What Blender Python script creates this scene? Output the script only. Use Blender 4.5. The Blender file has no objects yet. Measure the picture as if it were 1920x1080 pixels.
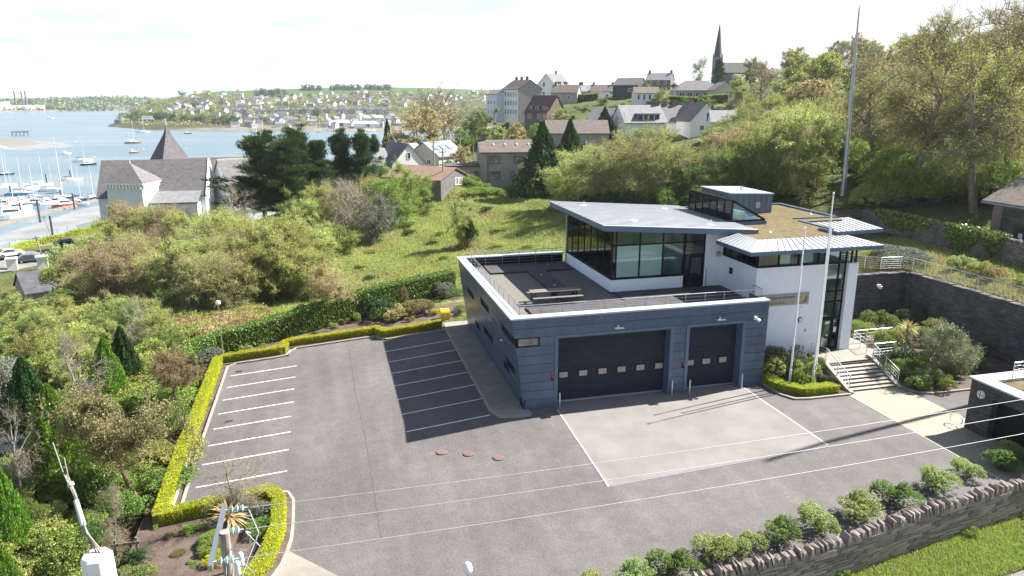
import bpy, math, random
import numpy as np
from mathutils import Vector, Matrix

# ------------------------------------------------------------------ camera, sky, sun, exposure
scene = bpy.context.scene
col = scene.collection
R = math.radians
FPX, CAMH = 1364.0, 18.5
TILT = math.atan(355.0 / FPX)
YAW = R(14.328)
cam_d = bpy.data.cameras.new("camera")
cam = bpy.data.objects.new("camera", cam_d)
col.objects.link(cam)
cam.location = (0, 0, CAMH)
cam.rotation_euler = (R(90) - TILT, 0, -YAW)
cam_d.sensor_width = 36.0
cam_d.lens = 36.0 * FPX / 1920.0
cam_d.clip_start = 0.1
cam_d.clip_end = 12000
scene.camera = cam

SUN_AZ, SUN_EL = R(10.0), R(45.0)          # azimuth from +X towards +Y
world = bpy.data.worlds.new("World")
scene.world = world
world.use_nodes = True
wn, wl = world.node_tree.nodes, world.node_tree.links
wn.clear()
w_out = wn.new("ShaderNodeOutputWorld")
w_bg = wn.new("ShaderNodeBackground")
w_bg.inputs["Strength"].default_value = 0.05
w_sky = wn.new("ShaderNodeTexSky")
w_sky.sky_type = "NISHITA"
w_sky.sun_disc = False
w_sky.sun_elevation = SUN_EL
w_sky.sun_rotation = R(90) - SUN_AZ
w_sky.altitude = 20
w_sky.air_density = 1.0
w_sky.dust_density = 1.0
w_sky.ozone_density = 1.0
# thin cloud over the whole sky, whitening towards the horizon with the haze of the air
w_tc = wn.new("ShaderNodeTexCoord")
w_sep = wn.new("ShaderNodeSeparateXYZ")
w_abs = wn.new("ShaderNodeMath"); w_abs.operation = "ABSOLUTE"
w_add = wn.new("ShaderNodeMath"); w_add.operation = "ADD"; w_add.inputs[1].default_value = 0.12
w_dx = wn.new("ShaderNodeMath"); w_dx.operation = "DIVIDE"
w_dy = wn.new("ShaderNodeMath"); w_dy.operation = "DIVIDE"
w_cmb = wn.new("ShaderNodeCombineXYZ")
w_noise = wn.new("ShaderNodeTexNoise")
w_noise.inputs["Scale"].default_value = 0.9
w_noise.inputs["Detail"].default_value = 7
w_noise.inputs["Roughness"].default_value = 0.6
w_ramp = wn.new("ShaderNodeMapRange")
w_ramp.inputs["From Min"].default_value = 0.42
w_ramp.inputs["From Max"].default_value = 0.68
w_ramp.inputs["To Min"].default_value = 0.0
w_ramp.inputs["To Max"].default_value = 0.3
w_hz = wn.new("ShaderNodeMapRange")
w_hz.interpolation_type = "SMOOTHSTEP"
w_hz.inputs["From Min"].default_value = 0.0
w_hz.inputs["From Max"].default_value = 0.34
w_hz.inputs["To Min"].default_value = 0.92
w_hz.inputs["To Max"].default_value = 0.0
w_max = wn.new("ShaderNodeMath"); w_max.operation = "ADD"; w_max.use_clamp = True
w_mix = wn.new("ShaderNodeMixRGB")
w_cl = wn.new("ShaderNodeMixRGB")
w_cl.inputs["Color1"].default_value = (4.7, 5.25, 5.7, 1)
w_cl.inputs["Color2"].default_value = (6.4, 6.6, 6.7, 1)
w_cf = wn.new("ShaderNodeMapRange")
w_cf.inputs["From Min"].default_value = 0.36
w_cf.inputs["From Max"].default_value = 0.52
wl.new(w_noise.outputs["Fac"], w_cf.inputs["Value"])
wl.new(w_cf.outputs[0], w_cl.inputs["Fac"])
wl.new(w_cl.outputs[0], w_mix.inputs["Color2"])
wl.new(w_tc.outputs["Generated"], w_sep.inputs[0])
wl.new(w_sep.outputs["Z"], w_abs.inputs[0]); wl.new(w_abs.outputs[0], w_add.inputs[0])
wl.new(w_sep.outputs["X"], w_dx.inputs[0]); wl.new(w_add.outputs[0], w_dx.inputs[1])
wl.new(w_sep.outputs["Y"], w_dy.inputs[0]); wl.new(w_add.outputs[0], w_dy.inputs[1])
wl.new(w_dx.outputs[0], w_cmb.inputs["X"]); wl.new(w_dy.outputs[0], w_cmb.inputs["Y"])
wl.new(w_cmb.outputs[0], w_noise.inputs["Vector"])
wl.new(w_noise.outputs["Fac"], w_ramp.inputs["Value"])
wl.new(w_abs.outputs[0], w_hz.inputs["Value"])
wl.new(w_ramp.outputs[0], w_max.inputs[0]); wl.new(w_hz.outputs[0], w_max.inputs[1])
wl.new(w_max.outputs[0], w_mix.inputs["Fac"])
wl.new(w_sky.outputs["Color"], w_mix.inputs["Color1"])
wl.new(w_mix.outputs["Color"], w_bg.inputs["Color"])
wl.new(w_bg.outputs["Background"], w_out.inputs["Surface"])

sun_d = bpy.data.lights.new("sun", "SUN")
sun_d.energy = 4.5
sun_d.angle = R(0.55)
sun_d.color = (1.0, 0.955, 0.89)
sun = bpy.data.objects.new("sun", sun_d)
col.objects.link(sun)
sdir = Vector((math.cos(SUN_EL) * math.cos(SUN_AZ), math.cos(SUN_EL) * math.sin(SUN_AZ), math.sin(SUN_EL)))
sun.rotation_euler = sdir.to_track_quat("Z", "Y").to_euler()
sun.location = (60, 10, 80)

scene.render.engine = "CYCLES"
scene.view_settings.view_transform = "Standard"
scene.view_settings.look = "None"
scene.view_settings.exposure = 1.9
scene.view_settings.gamma = 1.0
scene.view_settings.use_curve_mapping = False
scene.cycles.max_bounces = 6
scene.cycles.diffuse_bounces = 3
scene.cycles.glossy_bounces = 3
scene.cycles.transmission_bounces = 5
scene.cycles.transparent_max_bounces = 8
scene.cycles.volume_bounces = 0
scene.cycles.caustics_reflective = False
scene.cycles.caustics_refractive = False
scene.cycles.use_denoising = True
scene.cycles.denoiser = "OPENIMAGEDENOISE"
scene.cycles.denoising_input_passes = "RGB_ALBEDO_NORMAL"
scene.cycles.denoising_prefilter = "NONE"

random.seed(7)
RNG = np.random.default_rng(11)

# ------------------------------------------------------------------ surveying: pixel column + distance -> point of the place
_ct, _st, _cy, _sy = math.cos(TILT), math.sin(TILT), math.cos(-YAW), math.sin(-YAW)

def ray(u, v):
    r, up, w = (u - 960) / FPX, (540 - v) / FPX, 1.0
    x, y, z = r, w * _ct + up * _st, -w * _st + up * _ct
    return np.array([x * _cy - y * _sy, x * _sy + y * _cy, z])

def at(u, v, z=0.0):
    d = ray(u, v)
    return d * ((z - CAMH) / d[2]) + np.array([0, 0, CAMH])

def far(u, v, r):
    d = ray(u, v)
    return d * (r / math.hypot(d[0], d[1])) + np.array([0, 0, CAMH])

def colxy(u, r, v=250):
    p = far(u, v, r)
    return float(p[0]), float(p[1])

def sstep(a, b, x):
    t = np.clip((x - a) / (b - a), 0, 1)
    return t * t * (3 - 2 * t)

SEA = -19.5

# ------------------------------------------------------------------ tags
def tag(o, label=None, cat=None, group=None, kind=None):
    if label: o["label"] = label
    if cat: o["category"] = cat
    if group: o["group"] = group
    if kind: o["kind"] = kind
    return o

def empty(name, loc=(0, 0, 0), rz=0.0, parent=None):
    o = bpy.data.objects.new(name, None)
    o.empty_display_size = 0.2
    col.objects.link(o)
    o.location = loc
    o.rotation_euler = (0, 0, rz)
    if parent: o.parent = parent
    return o

def thing(name, label, cat, loc=(0, 0, 0), rz=0.0, group=None):
    return tag(empty(name, loc, rz), label, cat, group)

def copy_tree(o, parent=None):
    c = o.copy()
    col.objects.link(c)
    c.parent = parent
    for ch in o.children:
        copy_tree(ch, c)
    return c

# ------------------------------------------------------------------ materials
def new_mat(name):
    m = bpy.data.materials.new(name)
    m.use_nodes = True
    nt = m.node_tree
    b = nt.nodes["Principled BSDF"]
    return m, nt.nodes, nt.links, b

def mat(name, c, rough=0.7, c2=None, scale=3.0, detail=5, metal=0.0, spec=0.4, bump=0.0, bscale=None, obvar=0.0, lo=0.35, hi=0.65, stretch=None):
    m, n, l, b = new_mat(name)
    b.inputs["Roughness"].default_value = rough
    b.inputs["Metallic"].default_value = metal
    b.inputs["Specular IOR Level"].default_value = spec
    b.inputs["Base Color"].default_value = (*c, 1)
    tc = None
    def vec():
        nonlocal tc
        if tc is None:
            tc = n.new("ShaderNodeTexCoord")
            if stretch:
                mp = n.new("ShaderNodeMapping")
                mp.inputs["Scale"].default_value = stretch
                l.new(tc.outputs["Object"], mp.inputs["Vector"])
                tc = mp
        return tc.outputs["Object"] if "Object" in tc.outputs else tc.outputs["Vector"]
    src = None
    if c2 is not None:
        no = n.new("ShaderNodeTexNoise")
        no.inputs["Scale"].default_value = scale
        no.inputs["Detail"].default_value = detail
        no.inputs["Roughness"].default_value = 0.62
        l.new(vec(), no.inputs["Vector"])
        ra = n.new("ShaderNodeValToRGB")
        ra.color_ramp.elements[0].position = lo
        ra.color_ramp.elements[1].position = hi
        ra.color_ramp.elements[0].color = (*c, 1)
        ra.color_ramp.elements[1].color = (*c2, 1)
        l.new(no.outputs["Fac"], ra.inputs["Fac"])
        src = ra.outputs["Color"]
        l.new(src, b.inputs["Base Color"])
    if obvar:
        oi = n.new("ShaderNodeObjectInfo")
        hs = n.new("ShaderNodeHueSaturation")
        mr = n.new("ShaderNodeMapRange")
        mr.inputs["To Min"].default_value = 1 - obvar
        mr.inputs["To Max"].default_value = 1 + obvar
        l.new(oi.outputs["Random"], mr.inputs["Value"])
        l.new(mr.outputs["Result"], hs.inputs["Value"])
        if src is not None: l.new(src, hs.inputs["Color"])
        else: hs.inputs["Color"].default_value = (*c, 1)
        l.new(hs.outputs["Color"], b.inputs["Base Color"])
    if bump:
        nb = n.new("ShaderNodeTexNoise")
        nb.inputs["Scale"].default_value = bscale or scale * 4
        nb.inputs["Detail"].default_value = 4
        l.new(vec(), nb.inputs["Vector"])
        bu = n.new("ShaderNodeBump")
        bu.inputs["Strength"].default_value = bump
        bu.inputs["Distance"].default_value = 0.05
        l.new(nb.outputs["Fac"], bu.inputs["Height"])
        l.new(bu.outputs["Normal"], b.inputs["Normal"])
    return m

def leaf_mat(name, c1, c2, trans=0.3, var=0.18, rough=0.55, hue=0.02, patch=0.0):
    m, n, l, b = new_mat(name)
    ge = n.new("ShaderNodeNewGeometry")
    ra = n.new("ShaderNodeValToRGB")
    ra.color_ramp.elements[0].color = (*c1, 1)
    ra.color_ramp.elements[1].color = (*c2, 1)
    l.new(ge.outputs["Random Per Island"], ra.inputs["Fac"])
    oi = n.new("ShaderNodeObjectInfo")
    hs = n.new("ShaderNodeHueSaturation")
    mr = n.new("ShaderNodeMapRange")
    mr.inputs["To Min"].default_value = 1 - var
    mr.inputs["To Max"].default_value = 1 + var
    mh = n.new("ShaderNodeMapRange")
    mh.inputs["To Min"].default_value = 0.5 - hue
    mh.inputs["To Max"].default_value = 0.5 + hue
    l.new(oi.outputs["Random"], mr.inputs["Value"])
    l.new(oi.outputs["Random"], mh.inputs["Value"])
    l.new(mh.outputs["Result"], hs.inputs["Hue"])
    l.new(ra.outputs["Color"], hs.inputs["Color"])
    if patch:      # whole sprays differ in age and tint
        tc = n.new("ShaderNodeTexCoord")
        no = n.new("ShaderNodeTexNoise")
        no.inputs["Scale"].default_value = 0.9
        no.inputs["Detail"].default_value = 2
        l.new(tc.outputs["Object"], no.inputs["Vector"])
        mp = n.new("ShaderNodeMapRange")
        mp.inputs["From Min"].default_value = 0.3
        mp.inputs["From Max"].default_value = 0.7
        mp.inputs["To Min"].default_value = 1 - patch
        mp.inputs["To Max"].default_value = 1 + patch
        l.new(no.outputs["Fac"], mp.inputs["Value"])
        mu = n.new("ShaderNodeMath"); mu.operation = "MULTIPLY"
        l.new(mp.outputs["Result"], mu.inputs[0])
        l.new(mr.outputs["Result"], mu.inputs[1])
        l.new(mu.outputs["Value"], hs.inputs["Value"])
    else:
        l.new(mr.outputs["Result"], hs.inputs["Value"])
    l.new(hs.outputs["Color"], b.inputs["Base Color"])
    b.inputs["Roughness"].default_value = rough
    b.inputs["Specular IOR Level"].default_value = 0.25
    tr = n.new("ShaderNodeBsdfTranslucent")
    l.new(hs.outputs["Color"], tr.inputs["Color"])
    mx = n.new("ShaderNodeMixShader")
    mx.inputs["Fac"].default_value = trans
    l.new(b.outputs["BSDF"], mx.inputs[1])
    l.new(tr.outputs["BSDF"], mx.inputs[2])
    l.new(mx.outputs["Shader"], n["Material Output"].inputs["Surface"])
    return m

def glass_mat(name, tint=(0.88, 0.97, 0.95), mixf=0.75, rough=0.02):
    m, n, l, b = new_mat(name)
    n.remove(b)
    gl = n.new("ShaderNodeBsdfGlossy")
    gl.inputs["Roughness"].default_value = rough
    gl.inputs["Color"].default_value = (0.9, 0.95, 0.95, 1)
    tp = n.new("ShaderNodeBsdfTransparent")
    tp.inputs["Color"].default_value = (*tint, 1)
    fr = n.new("ShaderNodeFresnel")
    fr.inputs["IOR"].default_value = 1.5
    mx = n.new("ShaderNodeMixShader")
    l.new(fr.outputs["Fac"], mx.inputs["Fac"])
    l.new(tp.outputs["BSDF"], mx.inputs[1])
    l.new(gl.outputs["BSDF"], mx.inputs[2])
    l.new(mx.outputs["Shader"], n["Material Output"].inputs["Surface"])
    return m

M = {}
# paving
def asphalt_material():
    m, n, l, b = new_mat("asphalt")
    tc = n.new("ShaderNodeTexCoord")
    def nz(sc, de, f0, f1, t0, t1):
        no = n.new("ShaderNodeTexNoise"); no.inputs["Scale"].default_value = sc; no.inputs["Detail"].default_value = de
        mr = n.new("ShaderNodeMapRange"); mr.inputs["From Min"].default_value = f0; mr.inputs["From Max"].default_value = f1; mr.inputs["To Min"].default_value = t0; mr.inputs["To Max"].default_value = t1
        l.new(tc.outputs["Object"], no.inputs["Vector"]); l.new(no.outputs["Fac"], mr.inputs["Value"])
        return mr.outputs[0], no
    a, _ = nz(0.16, 8, 0.3, 0.7, 0.86, 1.14)
    c, _ = nz(1.4, 10, 0.35, 0.65, 0.93, 1.07)
    g, gn = nz(11, 3, 0.3, 0.72, 0.84, 1.2)
    mp = n.new("ShaderNodeMapping"); mp.inputs["Scale"].default_value = (.9, .12, 1); mp.inputs["Rotation"].default_value = (0, 0, .25); l.new(tc.outputs["Object"], mp.inputs["Vector"])
    tk, tn = nz(1.0, 5, 0.38, 0.66, 0.92, 1.07); l.new(mp.outputs[0], tn.inputs["Vector"])
    m0 = n.new("ShaderNodeMath"); m0.operation = "MULTIPLY"; l.new(a, m0.inputs[0]); l.new(tk, m0.inputs[1])
    m1 = n.new("ShaderNodeMath"); m1.operation = "MULTIPLY"; l.new(m0.outputs[0], m1.inputs[0]); l.new(c, m1.inputs[1])
    m2 = n.new("ShaderNodeMath"); m2.operation = "MULTIPLY"; l.new(m1.outputs[0], m2.inputs[0]); l.new(g, m2.inputs[1])
    hs = n.new("ShaderNodeHueSaturation"); hs.inputs["Color"].default_value = (0.112, 0.103, 0.1, 1); l.new(m2.outputs[0], hs.inputs["Value"])
    l.new(hs.outputs[0], b.inputs["Base Color"])
    b.inputs["Roughness"].default_value = 0.9; b.inputs["Specular IOR Level"].default_value = 0.2
    bu = n.new("ShaderNodeBump"); bu.inputs["Strength"].default_value = 0.6; bu.inputs["Distance"].default_value = 0.03
    l.new(gn.outputs["Fac"], bu.inputs["Height"]); l.new(bu.outputs["Normal"], b.inputs["Normal"])
    return m
M["asphalt"] = asphalt_material()
M["concrete"] = mat("concrete", (0.14, 0.129, 0.121), 0.85, (0.215, 0.2, 0.188), 0.4, 12, spec=0.25, bump=0.12, bscale=20, lo=0.25, hi=0.75)
M["path"] = mat("path_concrete", (0.203, 0.185, 0.158), 0.85, (0.262, 0.241, 0.203), 0.9, 8, spec=0.2, bump=0.1, bscale=18)
M["kerb"] = mat("kerb_concrete", (0.252, 0.234, 0.204), 0.85, (0.312, 0.294, 0.258), 2.5, 6, spec=0.2)
M["white_line"] = mat("road_paint", (0.74, 0.74, 0.73), 0.7, (0.5, 0.49, 0.48), 5.0, 10, lo=0.5, hi=0.8)
M["worn_line"] = mat("worn_road_paint", (0.330, 0.330, 0.324), 0.7, (0.216, 0.204, 0.198), 5.0, 8, lo=0.4, hi=0.8)
M["paver_border"] = mat("paver_border", (0.300, 0.264, 0.198), 0.85, (0.348, 0.312, 0.246), 3)
M["road"] = mat("road_asphalt", (0.140, 0.133, 0.130), 0.9, (0.189, 0.182, 0.175), 0.6, 8, bump=0.3, bscale=24)
M["rust"] = mat("rusty_iron", (0.11, 0.074, 0.061), 0.85, (0.155, 0.105, 0.088), 6, 6, bump=0.3, bscale=30)
M["soil"] = mat("bed_soil", (0.064, 0.044, 0.034), 0.95, (0.120, 0.086, 0.068), 1.3, 10, bump=0.8, bscale=9)
M["gravel"] = mat("roof_gravel", (0.091, 0.081, 0.070), 0.95, (0.189, 0.171, 0.150), 9, 8, bump=0.9, bscale=16)
M["sedum"] = mat("sedum_roof", (0.07, 0.055, 0.022), 0.95, (0.16, 0.115, 0.05), 2.2, 14, bump=1.0, bscale=7, lo=0.32, hi=0.7)
# buildings
M["zinc"] = mat("blue_grey_zinc", (0.066, 0.098, 0.16), 0.36, (0.104, 0.142, 0.215), 0.9, 10, metal=0.3, spec=0.5, obvar=0.12, bump=0.04, bscale=2.5, stretch=(1.6, 1.6, .7), lo=.3, hi=.75)
M["zinc_trim"] = mat("zinc_trim", (0.1, 0.145, 0.225), 0.42, (0.125, 0.17, 0.255), 2, 5, metal=0.3, obvar=0.05)
M["coping"] = mat("zinc_coping", (0.400, 0.432, 0.480), 0.38, (0.464, 0.496, 0.544), 2.5, 5, metal=0.25)
M["roof_metal"] = mat("standing_seam_roof", (0.27, 0.282, 0.3), 0.5, (0.325, 0.337, 0.355), 1.2, 6, metal=0.2, obvar=0.05)
M["roof_metal_light"] = mat("pale_seam_roof", (0.347, 0.360, 0.378), 0.4, (0.391, 0.403, 0.422), 1.2, 6, metal=0.3, obvar=0.03)
M["seam"] = mat("roof_seam", (0.13, 0.145, 0.165), 0.5)
M["render_white"] = mat("white_render", (0.74, 0.77, 0.82), 0.85, (0.8, 0.83, 0.87), 1.3, 7, spec=0.2)
M["door_navy"] = mat("navy_sectional_door", (0.013, 0.017, 0.032), 0.55, (0.018, 0.023, 0.042), 2, 5, spec=0.25, obvar=0.08)
M["black_frame"] = mat("black_aluminium", (0.008, 0.009, 0.013), 0.5, spec=0.15)
M["brown_pane"] = mat("door_pane", (0.3, 0.26, 0.22), 0.25, (0.4, 0.36, 0.3), 3, 4, spec=0.6)
M["blind"] = mat("window_blind", (0.8, 0.87, 0.85), 0.8, (0.86, 0.91, 0.89), 1.5, 3)
M["interior"] = mat("interior_wall", (0.3, 0.34, 0.34), 0.9, (0.2, 0.23, 0.24), 0.7, 3)
M["interior_floor"] = mat("interior_floor", (0.05, 0.05, 0.06), 0.7, (0.08, 0.08, 0.09), 1.0, 3)
M["deck_dark"] = mat("deck_paving_dark", (0.047, 0.044, 0.047), 0.85, (0.066, 0.063, 0.066), 1.5, 7, obvar=0.1)
M["steel"] = mat("stainless_steel", (0.5, 0.51, 0.52), 0.28, metal=0.9, c2=(0.58, 0.59, 0.6), scale=4)
M["steel_dark"] = mat("galvanised_steel", (0.33, 0.35, 0.38), 0.45, (0.4, 0.42, 0.45), 3, 5, metal=0.6)
M["white_paint"] = mat("white_gloss_paint", (0.78, 0.78, 0.78), 0.35, (0.72, 0.72, 0.72), 2, 4)
M["glass"] = glass_mat("window_glass")
M["red_lamp"] = mat("red_lens", (0.75, 0.03, 0.03), 0.25, (0.6, 0.02, 0.02), 9)
M["sign_plate"] = mat("sign_plate", (0.36, 0.32, 0.27), 0.35, (0.44, 0.39, 0.33), 1.2, 4, metal=0.35)
M["sign_letter"] = mat("sign_letter_dark", (0.07, 0.08, 0.1), 0.5)
M["sign_letter_grey"] = mat("sign_letter_grey", (0.2, 0.21, 0.2), 0.5)
M["gold"] = mat("emblem_gold", (0.55, 0.38, 0.1), 0.4)
M["blue"] = mat("emblem_blue", (0.02, 0.03, 0.1), 0.4)
M["yellow"] = mat("yellow_plastic", (0.78, 0.55, 0.02), 0.4, (0.7, 0.48, 0.02), 3)
M["slate_clad"] = None
M["wood_grey"] = mat("weathered_timber", (0.132, 0.114, 0.096), 0.85, (0.192, 0.168, 0.144), 3, 8, stretch=(3.600, 3.600, 0.360))
M["timber_pole"] = mat("timber_pole", (0.2, 0.17, 0.14), 0.85, (0.32, 0.29, 0.26), 5, 8, stretch=(5, 5, 0.5))
M["porcelain"] = mat("glass_insulator", (0.32, 0.45, 0.46), 0.15, (0.4, 0.52, 0.52), 3, spec=0.7)
M["wire"] = mat("aluminium_wire", (0.36, 0.37, 0.38), 0.5, metal=0.3)
M["lead_roof"] = mat("slate_roof", (0.085, 0.08, 0.082), 0.8, (0.155, 0.145, 0.142), 1.6, 9, bump=0.4, bscale=5, stretch=(1, 1, 3))
M["purple_slate"] = mat("purple_slate", (0.075, 0.068, 0.075), 0.75, (0.125, 0.112, 0.122), 1.8, 9, bump=0.4, bscale=5)
M["brown_roof"] = mat("brown_tile_roof", (0.091, 0.073, 0.063), 0.85, (0.140, 0.115, 0.098), 1.4, 9, bump=0.5, bscale=5)
M["red_roof"] = mat("red_sheet_roof", (0.175, 0.105, 0.077), 0.85, (0.231, 0.154, 0.112), 1.1, 9, bump=0.4, bscale=4)
M["wine_roof"] = mat("wine_tile_roof", (0.090, 0.049, 0.041), 0.85, (0.128, 0.075, 0.064), 1.3, 8, bump=0.4, bscale=5)
M["grey_roof"] = mat("pale_grey_roof", (0.147, 0.147, 0.154), 0.8, (0.203, 0.203, 0.210), 1.2, 8, bump=0.3, bscale=5)
M["dark_roof"] = mat("dark_slate_roof", (0.05, 0.05, 0.056), 0.75, (0.085, 0.085, 0.09), 1.2, 8, bump=0.3, bscale=5)
M["cream_wall"] = mat("cream_render", (0.465, 0.427, 0.345), 0.9, (0.510, 0.473, 0.390), 1.2, 6)
M["white_wall"] = mat("white_house_render", (0.7, 0.7, 0.69), 0.9, (0.77, 0.77, 0.76), 1.2, 6, obvar=0.04)
M["hotel_wall"] = mat("pale_blue_render", (0.58, 0.63, 0.65), 0.9, (0.65, 0.7, 0.72), 1.0, 6)
M["grey_wall"] = mat("grey_pebbledash", (0.27, 0.26, 0.24), 0.95, (0.34, 0.325, 0.3), 2.2, 8, bump=0.5, bscale=20)
M["dark_wall"] = mat("dark_block_wall", (0.13, 0.125, 0.12), 0.95, (0.18, 0.172, 0.165), 1.6, 8, bump=0.3)
M["brown_wall"] = mat("brown_brick_wall", (0.140, 0.105, 0.087), 0.9, (0.189, 0.147, 0.122), 3.2, 8)
M["navy_wall"] = mat("navy_slate_hanging", (0.05, 0.055, 0.07), 0.8, (0.075, 0.08, 0.095), 2, 6)
M["stone_wall"] = mat("rubble_stone", (0.17, 0.15, 0.14), 0.95, (0.27, 0.24, 0.22), 2.5, 9, bump=0.6, bscale=6)
M["church_stone"] = mat("church_limestone", (0.16, 0.16, 0.175), 0.9, (0.22, 0.22, 0.235), 0.8, 8, bump=0.3)
M["brick_chimney"] = mat("brick_chimney", (0.13, 0.1, 0.09), 0.9, (0.19, 0.14, 0.12), 4, 7)
M["dark_pane"] = mat("dark_window_pane", (0.03, 0.035, 0.04), 0.08, (0.06, 0.07, 0.075), 0.8, 3, spec=0.7)
M["white_trim"] = mat("white_window_trim", (0.8, 0.8, 0.79), 0.6)
M["brown_trim"] = mat("brown_window_trim", (0.1, 0.06, 0.045), 0.6)
M["net_pane"] = mat("net_curtain_pane", (0.34, 0.34, 0.3), 0.2, (0.1, 0.1, 0.1), 0.9, 3, spec=0.6)
M["solar"] = mat("roof_light_glass", (0.18, 0.3, 0.42), 0.12, (0.22, 0.36, 0.48), 1, spec=0.8)
M["sand"] = mat("sandbank", (0.13, 0.12, 0.105), 0.95, (0.185, 0.168, 0.145), 0.05, 9)
M["mud"] = mat("tidal_mud", (0.15, 0.155, 0.16), 0.75, (0.24, 0.245, 0.25), 0.09, 9, spec=0.15)
M["boat_white"] = mat("boat_white", (0.82, 0.82, 0.81), 0.3, (0.76, 0.76, 0.75), 1)
M["boat_blue"] = mat("boat_blue", (0.05, 0.25, 0.45), 0.3, (0.06, 0.28, 0.5), 1)
M["boat_navy"] = mat("boat_navy", (0.02, 0.035, 0.08), 0.3, (0.03, 0.05, 0.1), 1)
M["boat_red"] = mat("boat_orange_red", (0.5, 0.12, 0.06), 0.4, (0.55, 0.16, 0.08), 1)
M["boat_wood"] = mat("boat_varnish", (0.28, 0.15, 0.07), 0.4, (0.34, 0.19, 0.09), 2)
M["boat_window"] = mat("boat_window", (0.03, 0.04, 0.05), 0.1, (0.05, 0.06, 0.07), 2)
M["pontoon"] = mat("pontoon_deck", (0.16, 0.145, 0.125), 0.85, (0.22, 0.2, 0.17), 0.9, 8)
M["pile"] = mat("mooring_pile", (0.06, 0.045, 0.04), 0.8, (0.1, 0.075, 0.065), 2)
M["tyre"] = mat("tyre_rubber", (0.015, 0.015, 0.016), 0.85)
M["fence_blue"] = mat("blue_grey_fence", (0.17, 0.21, 0.26), 0.6, (0.22, 0.26, 0.31), 1.5)
# leaves
L = {}
L["scrub"] = leaf_mat("willow_leaf", (0.282, 0.328, 0.090), (0.475, 0.508, 0.169), 0.4, 0.14, patch=0.2)
L["bud"] = leaf_mat("budding_leaf", (0.316, 0.254, 0.119), (0.486, 0.401, 0.203), 0.4, 0.14, patch=0.2)
L["olive"] = leaf_mat("olive_leaf", (0.226, 0.254, 0.068), (0.395, 0.407, 0.113), 0.4, 0.14, patch=0.2)
L["spring"] = leaf_mat("spring_leaf", (0.260, 0.282, 0.056), (0.452, 0.463, 0.102), 0.4, 0.12, patch=0.2)
L["green"] = leaf_mat("green_leaf", (0.107, 0.175, 0.036), (0.215, 0.299, 0.066), 0.4, 0.16, patch=0.2)
L["bright"] = leaf_mat("bright_green_leaf", (0.169, 0.243, 0.045), (0.294, 0.384, 0.073), 0.4, 0.12, patch=0.2)
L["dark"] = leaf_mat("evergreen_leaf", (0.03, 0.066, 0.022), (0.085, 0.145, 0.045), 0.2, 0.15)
L["conifer"] = leaf_mat("conifer_leaf", (0.085, 0.19, 0.022), (0.22, 0.37, 0.055), 0.25, 0.15)
L["laurel"] = leaf_mat("laurel_leaf", (0.055, 0.1, 0.022), (0.26, 0.34, 0.07), 0.2, 0.1, rough=0.35)
L["privet"] = leaf_mat("golden_privet_leaf", (0.32, 0.36, 0.012), (0.56, 0.58, 0.025), 0.35, 0.04, patch=0.12)
L["silver"] = leaf_mat("silver_leaf", (0.135, 0.155, 0.115), (0.24, 0.26, 0.195), 0.25, 0.12)
L["griselinia"] = leaf_mat("griselinia_leaf", (0.203, 0.271, 0.068), (0.429, 0.508, 0.181), 0.4, 0.12, rough=0.4)
L["cream"] = leaf_mat("variegated_leaf", (0.310, 0.260, 0.099), (0.446, 0.391, 0.186), 0.25, 0.05)
L["russet"] = leaf_mat("russet_leaf", (0.19, 0.14, 0.065), (0.31, 0.24, 0.12), 0.4, 0.12)
L["bronze"] = leaf_mat("bronze_leaf", (0.15, 0.13, 0.055), (0.27, 0.235, 0.105), 0.35, 0.1, patch=0.2)
L["silverolive"] = leaf_mat("silver_olive_leaf", (0.13, 0.155, 0.07), (0.3, 0.33, 0.19), 0.25, 0.08, rough=0.4)
L["grass"] = leaf_mat("grass_blade", (0.226, 0.282, 0.056), (0.418, 0.441, 0.136), 0.4, 0.1)
L["lush"] = leaf_mat("lush_grass_blade", (0.192, 0.328, 0.028), (0.373, 0.520, 0.068), 0.4, 0.1)
L["straw"] = leaf_mat("dry_grass_blade", (0.27, 0.23, 0.1), (0.4, 0.34, 0.17), 0.3, 0.1)
M["bark"] = mat("bark", (0.13, 0.105, 0.085), 0.9, (0.21, 0.175, 0.145), 4, 7, bump=0.5, bscale=12)
M["bark_pale"] = mat("pale_bark", (0.34, 0.3, 0.26), 0.9, (0.17, 0.14, 0.115), 3, 7, lo=0.45, hi=0.7)
M["twig"] = mat("olive_twig", (0.2, 0.17, 0.1), .9, (0.29, 0.25, 0.16), 3)
M["bark_brown"] = mat("brown_bark", (0.16, 0.1, 0.075), 0.9, (0.23, 0.155, 0.12), 4, 7)

# ------------------------------------------------------------------ mesh helpers
def mesh_np(name, V, F, mats, fm=None, smooth=False):
    me = bpy.data.meshes.new(name)
    V = np.asarray(V, dtype=np.float32)
    Fs = F if isinstance(F, list) else [F]
    Fs = [np.asarray(f, dtype=np.int32) for f in Fs if len(f)]
    loops = np.concatenate([f.ravel() for f in Fs])
    sizes = np.concatenate([np.full(len(f), f.shape[1], dtype=np.int32) for f in Fs])
    starts = np.concatenate([[0], np.cumsum(sizes)[:-1]]).astype(np.int32)
    me.vertices.add(len(V)); me.vertices.foreach_set("co", V.ravel())
    me.loops.add(len(loops)); me.loops.foreach_set("vertex_index", loops)
    me.polygons.add(len(sizes)); me.polygons.foreach_set("loop_start", starts)
    me.polygons.foreach_set("loop_total", sizes)
    if fm is not None:
        me.polygons.foreach_set("material_index", np.asarray(fm, dtype=np.int32))
    me.polygons.foreach_set("use_smooth", np.full(len(sizes), bool(smooth)))
    for m in (mats if isinstance(mats, (list, tuple)) else [mats]):
        me.materials.append(m)
    me.update(calc_edges=True)
    me.validate()
    return me

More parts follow.
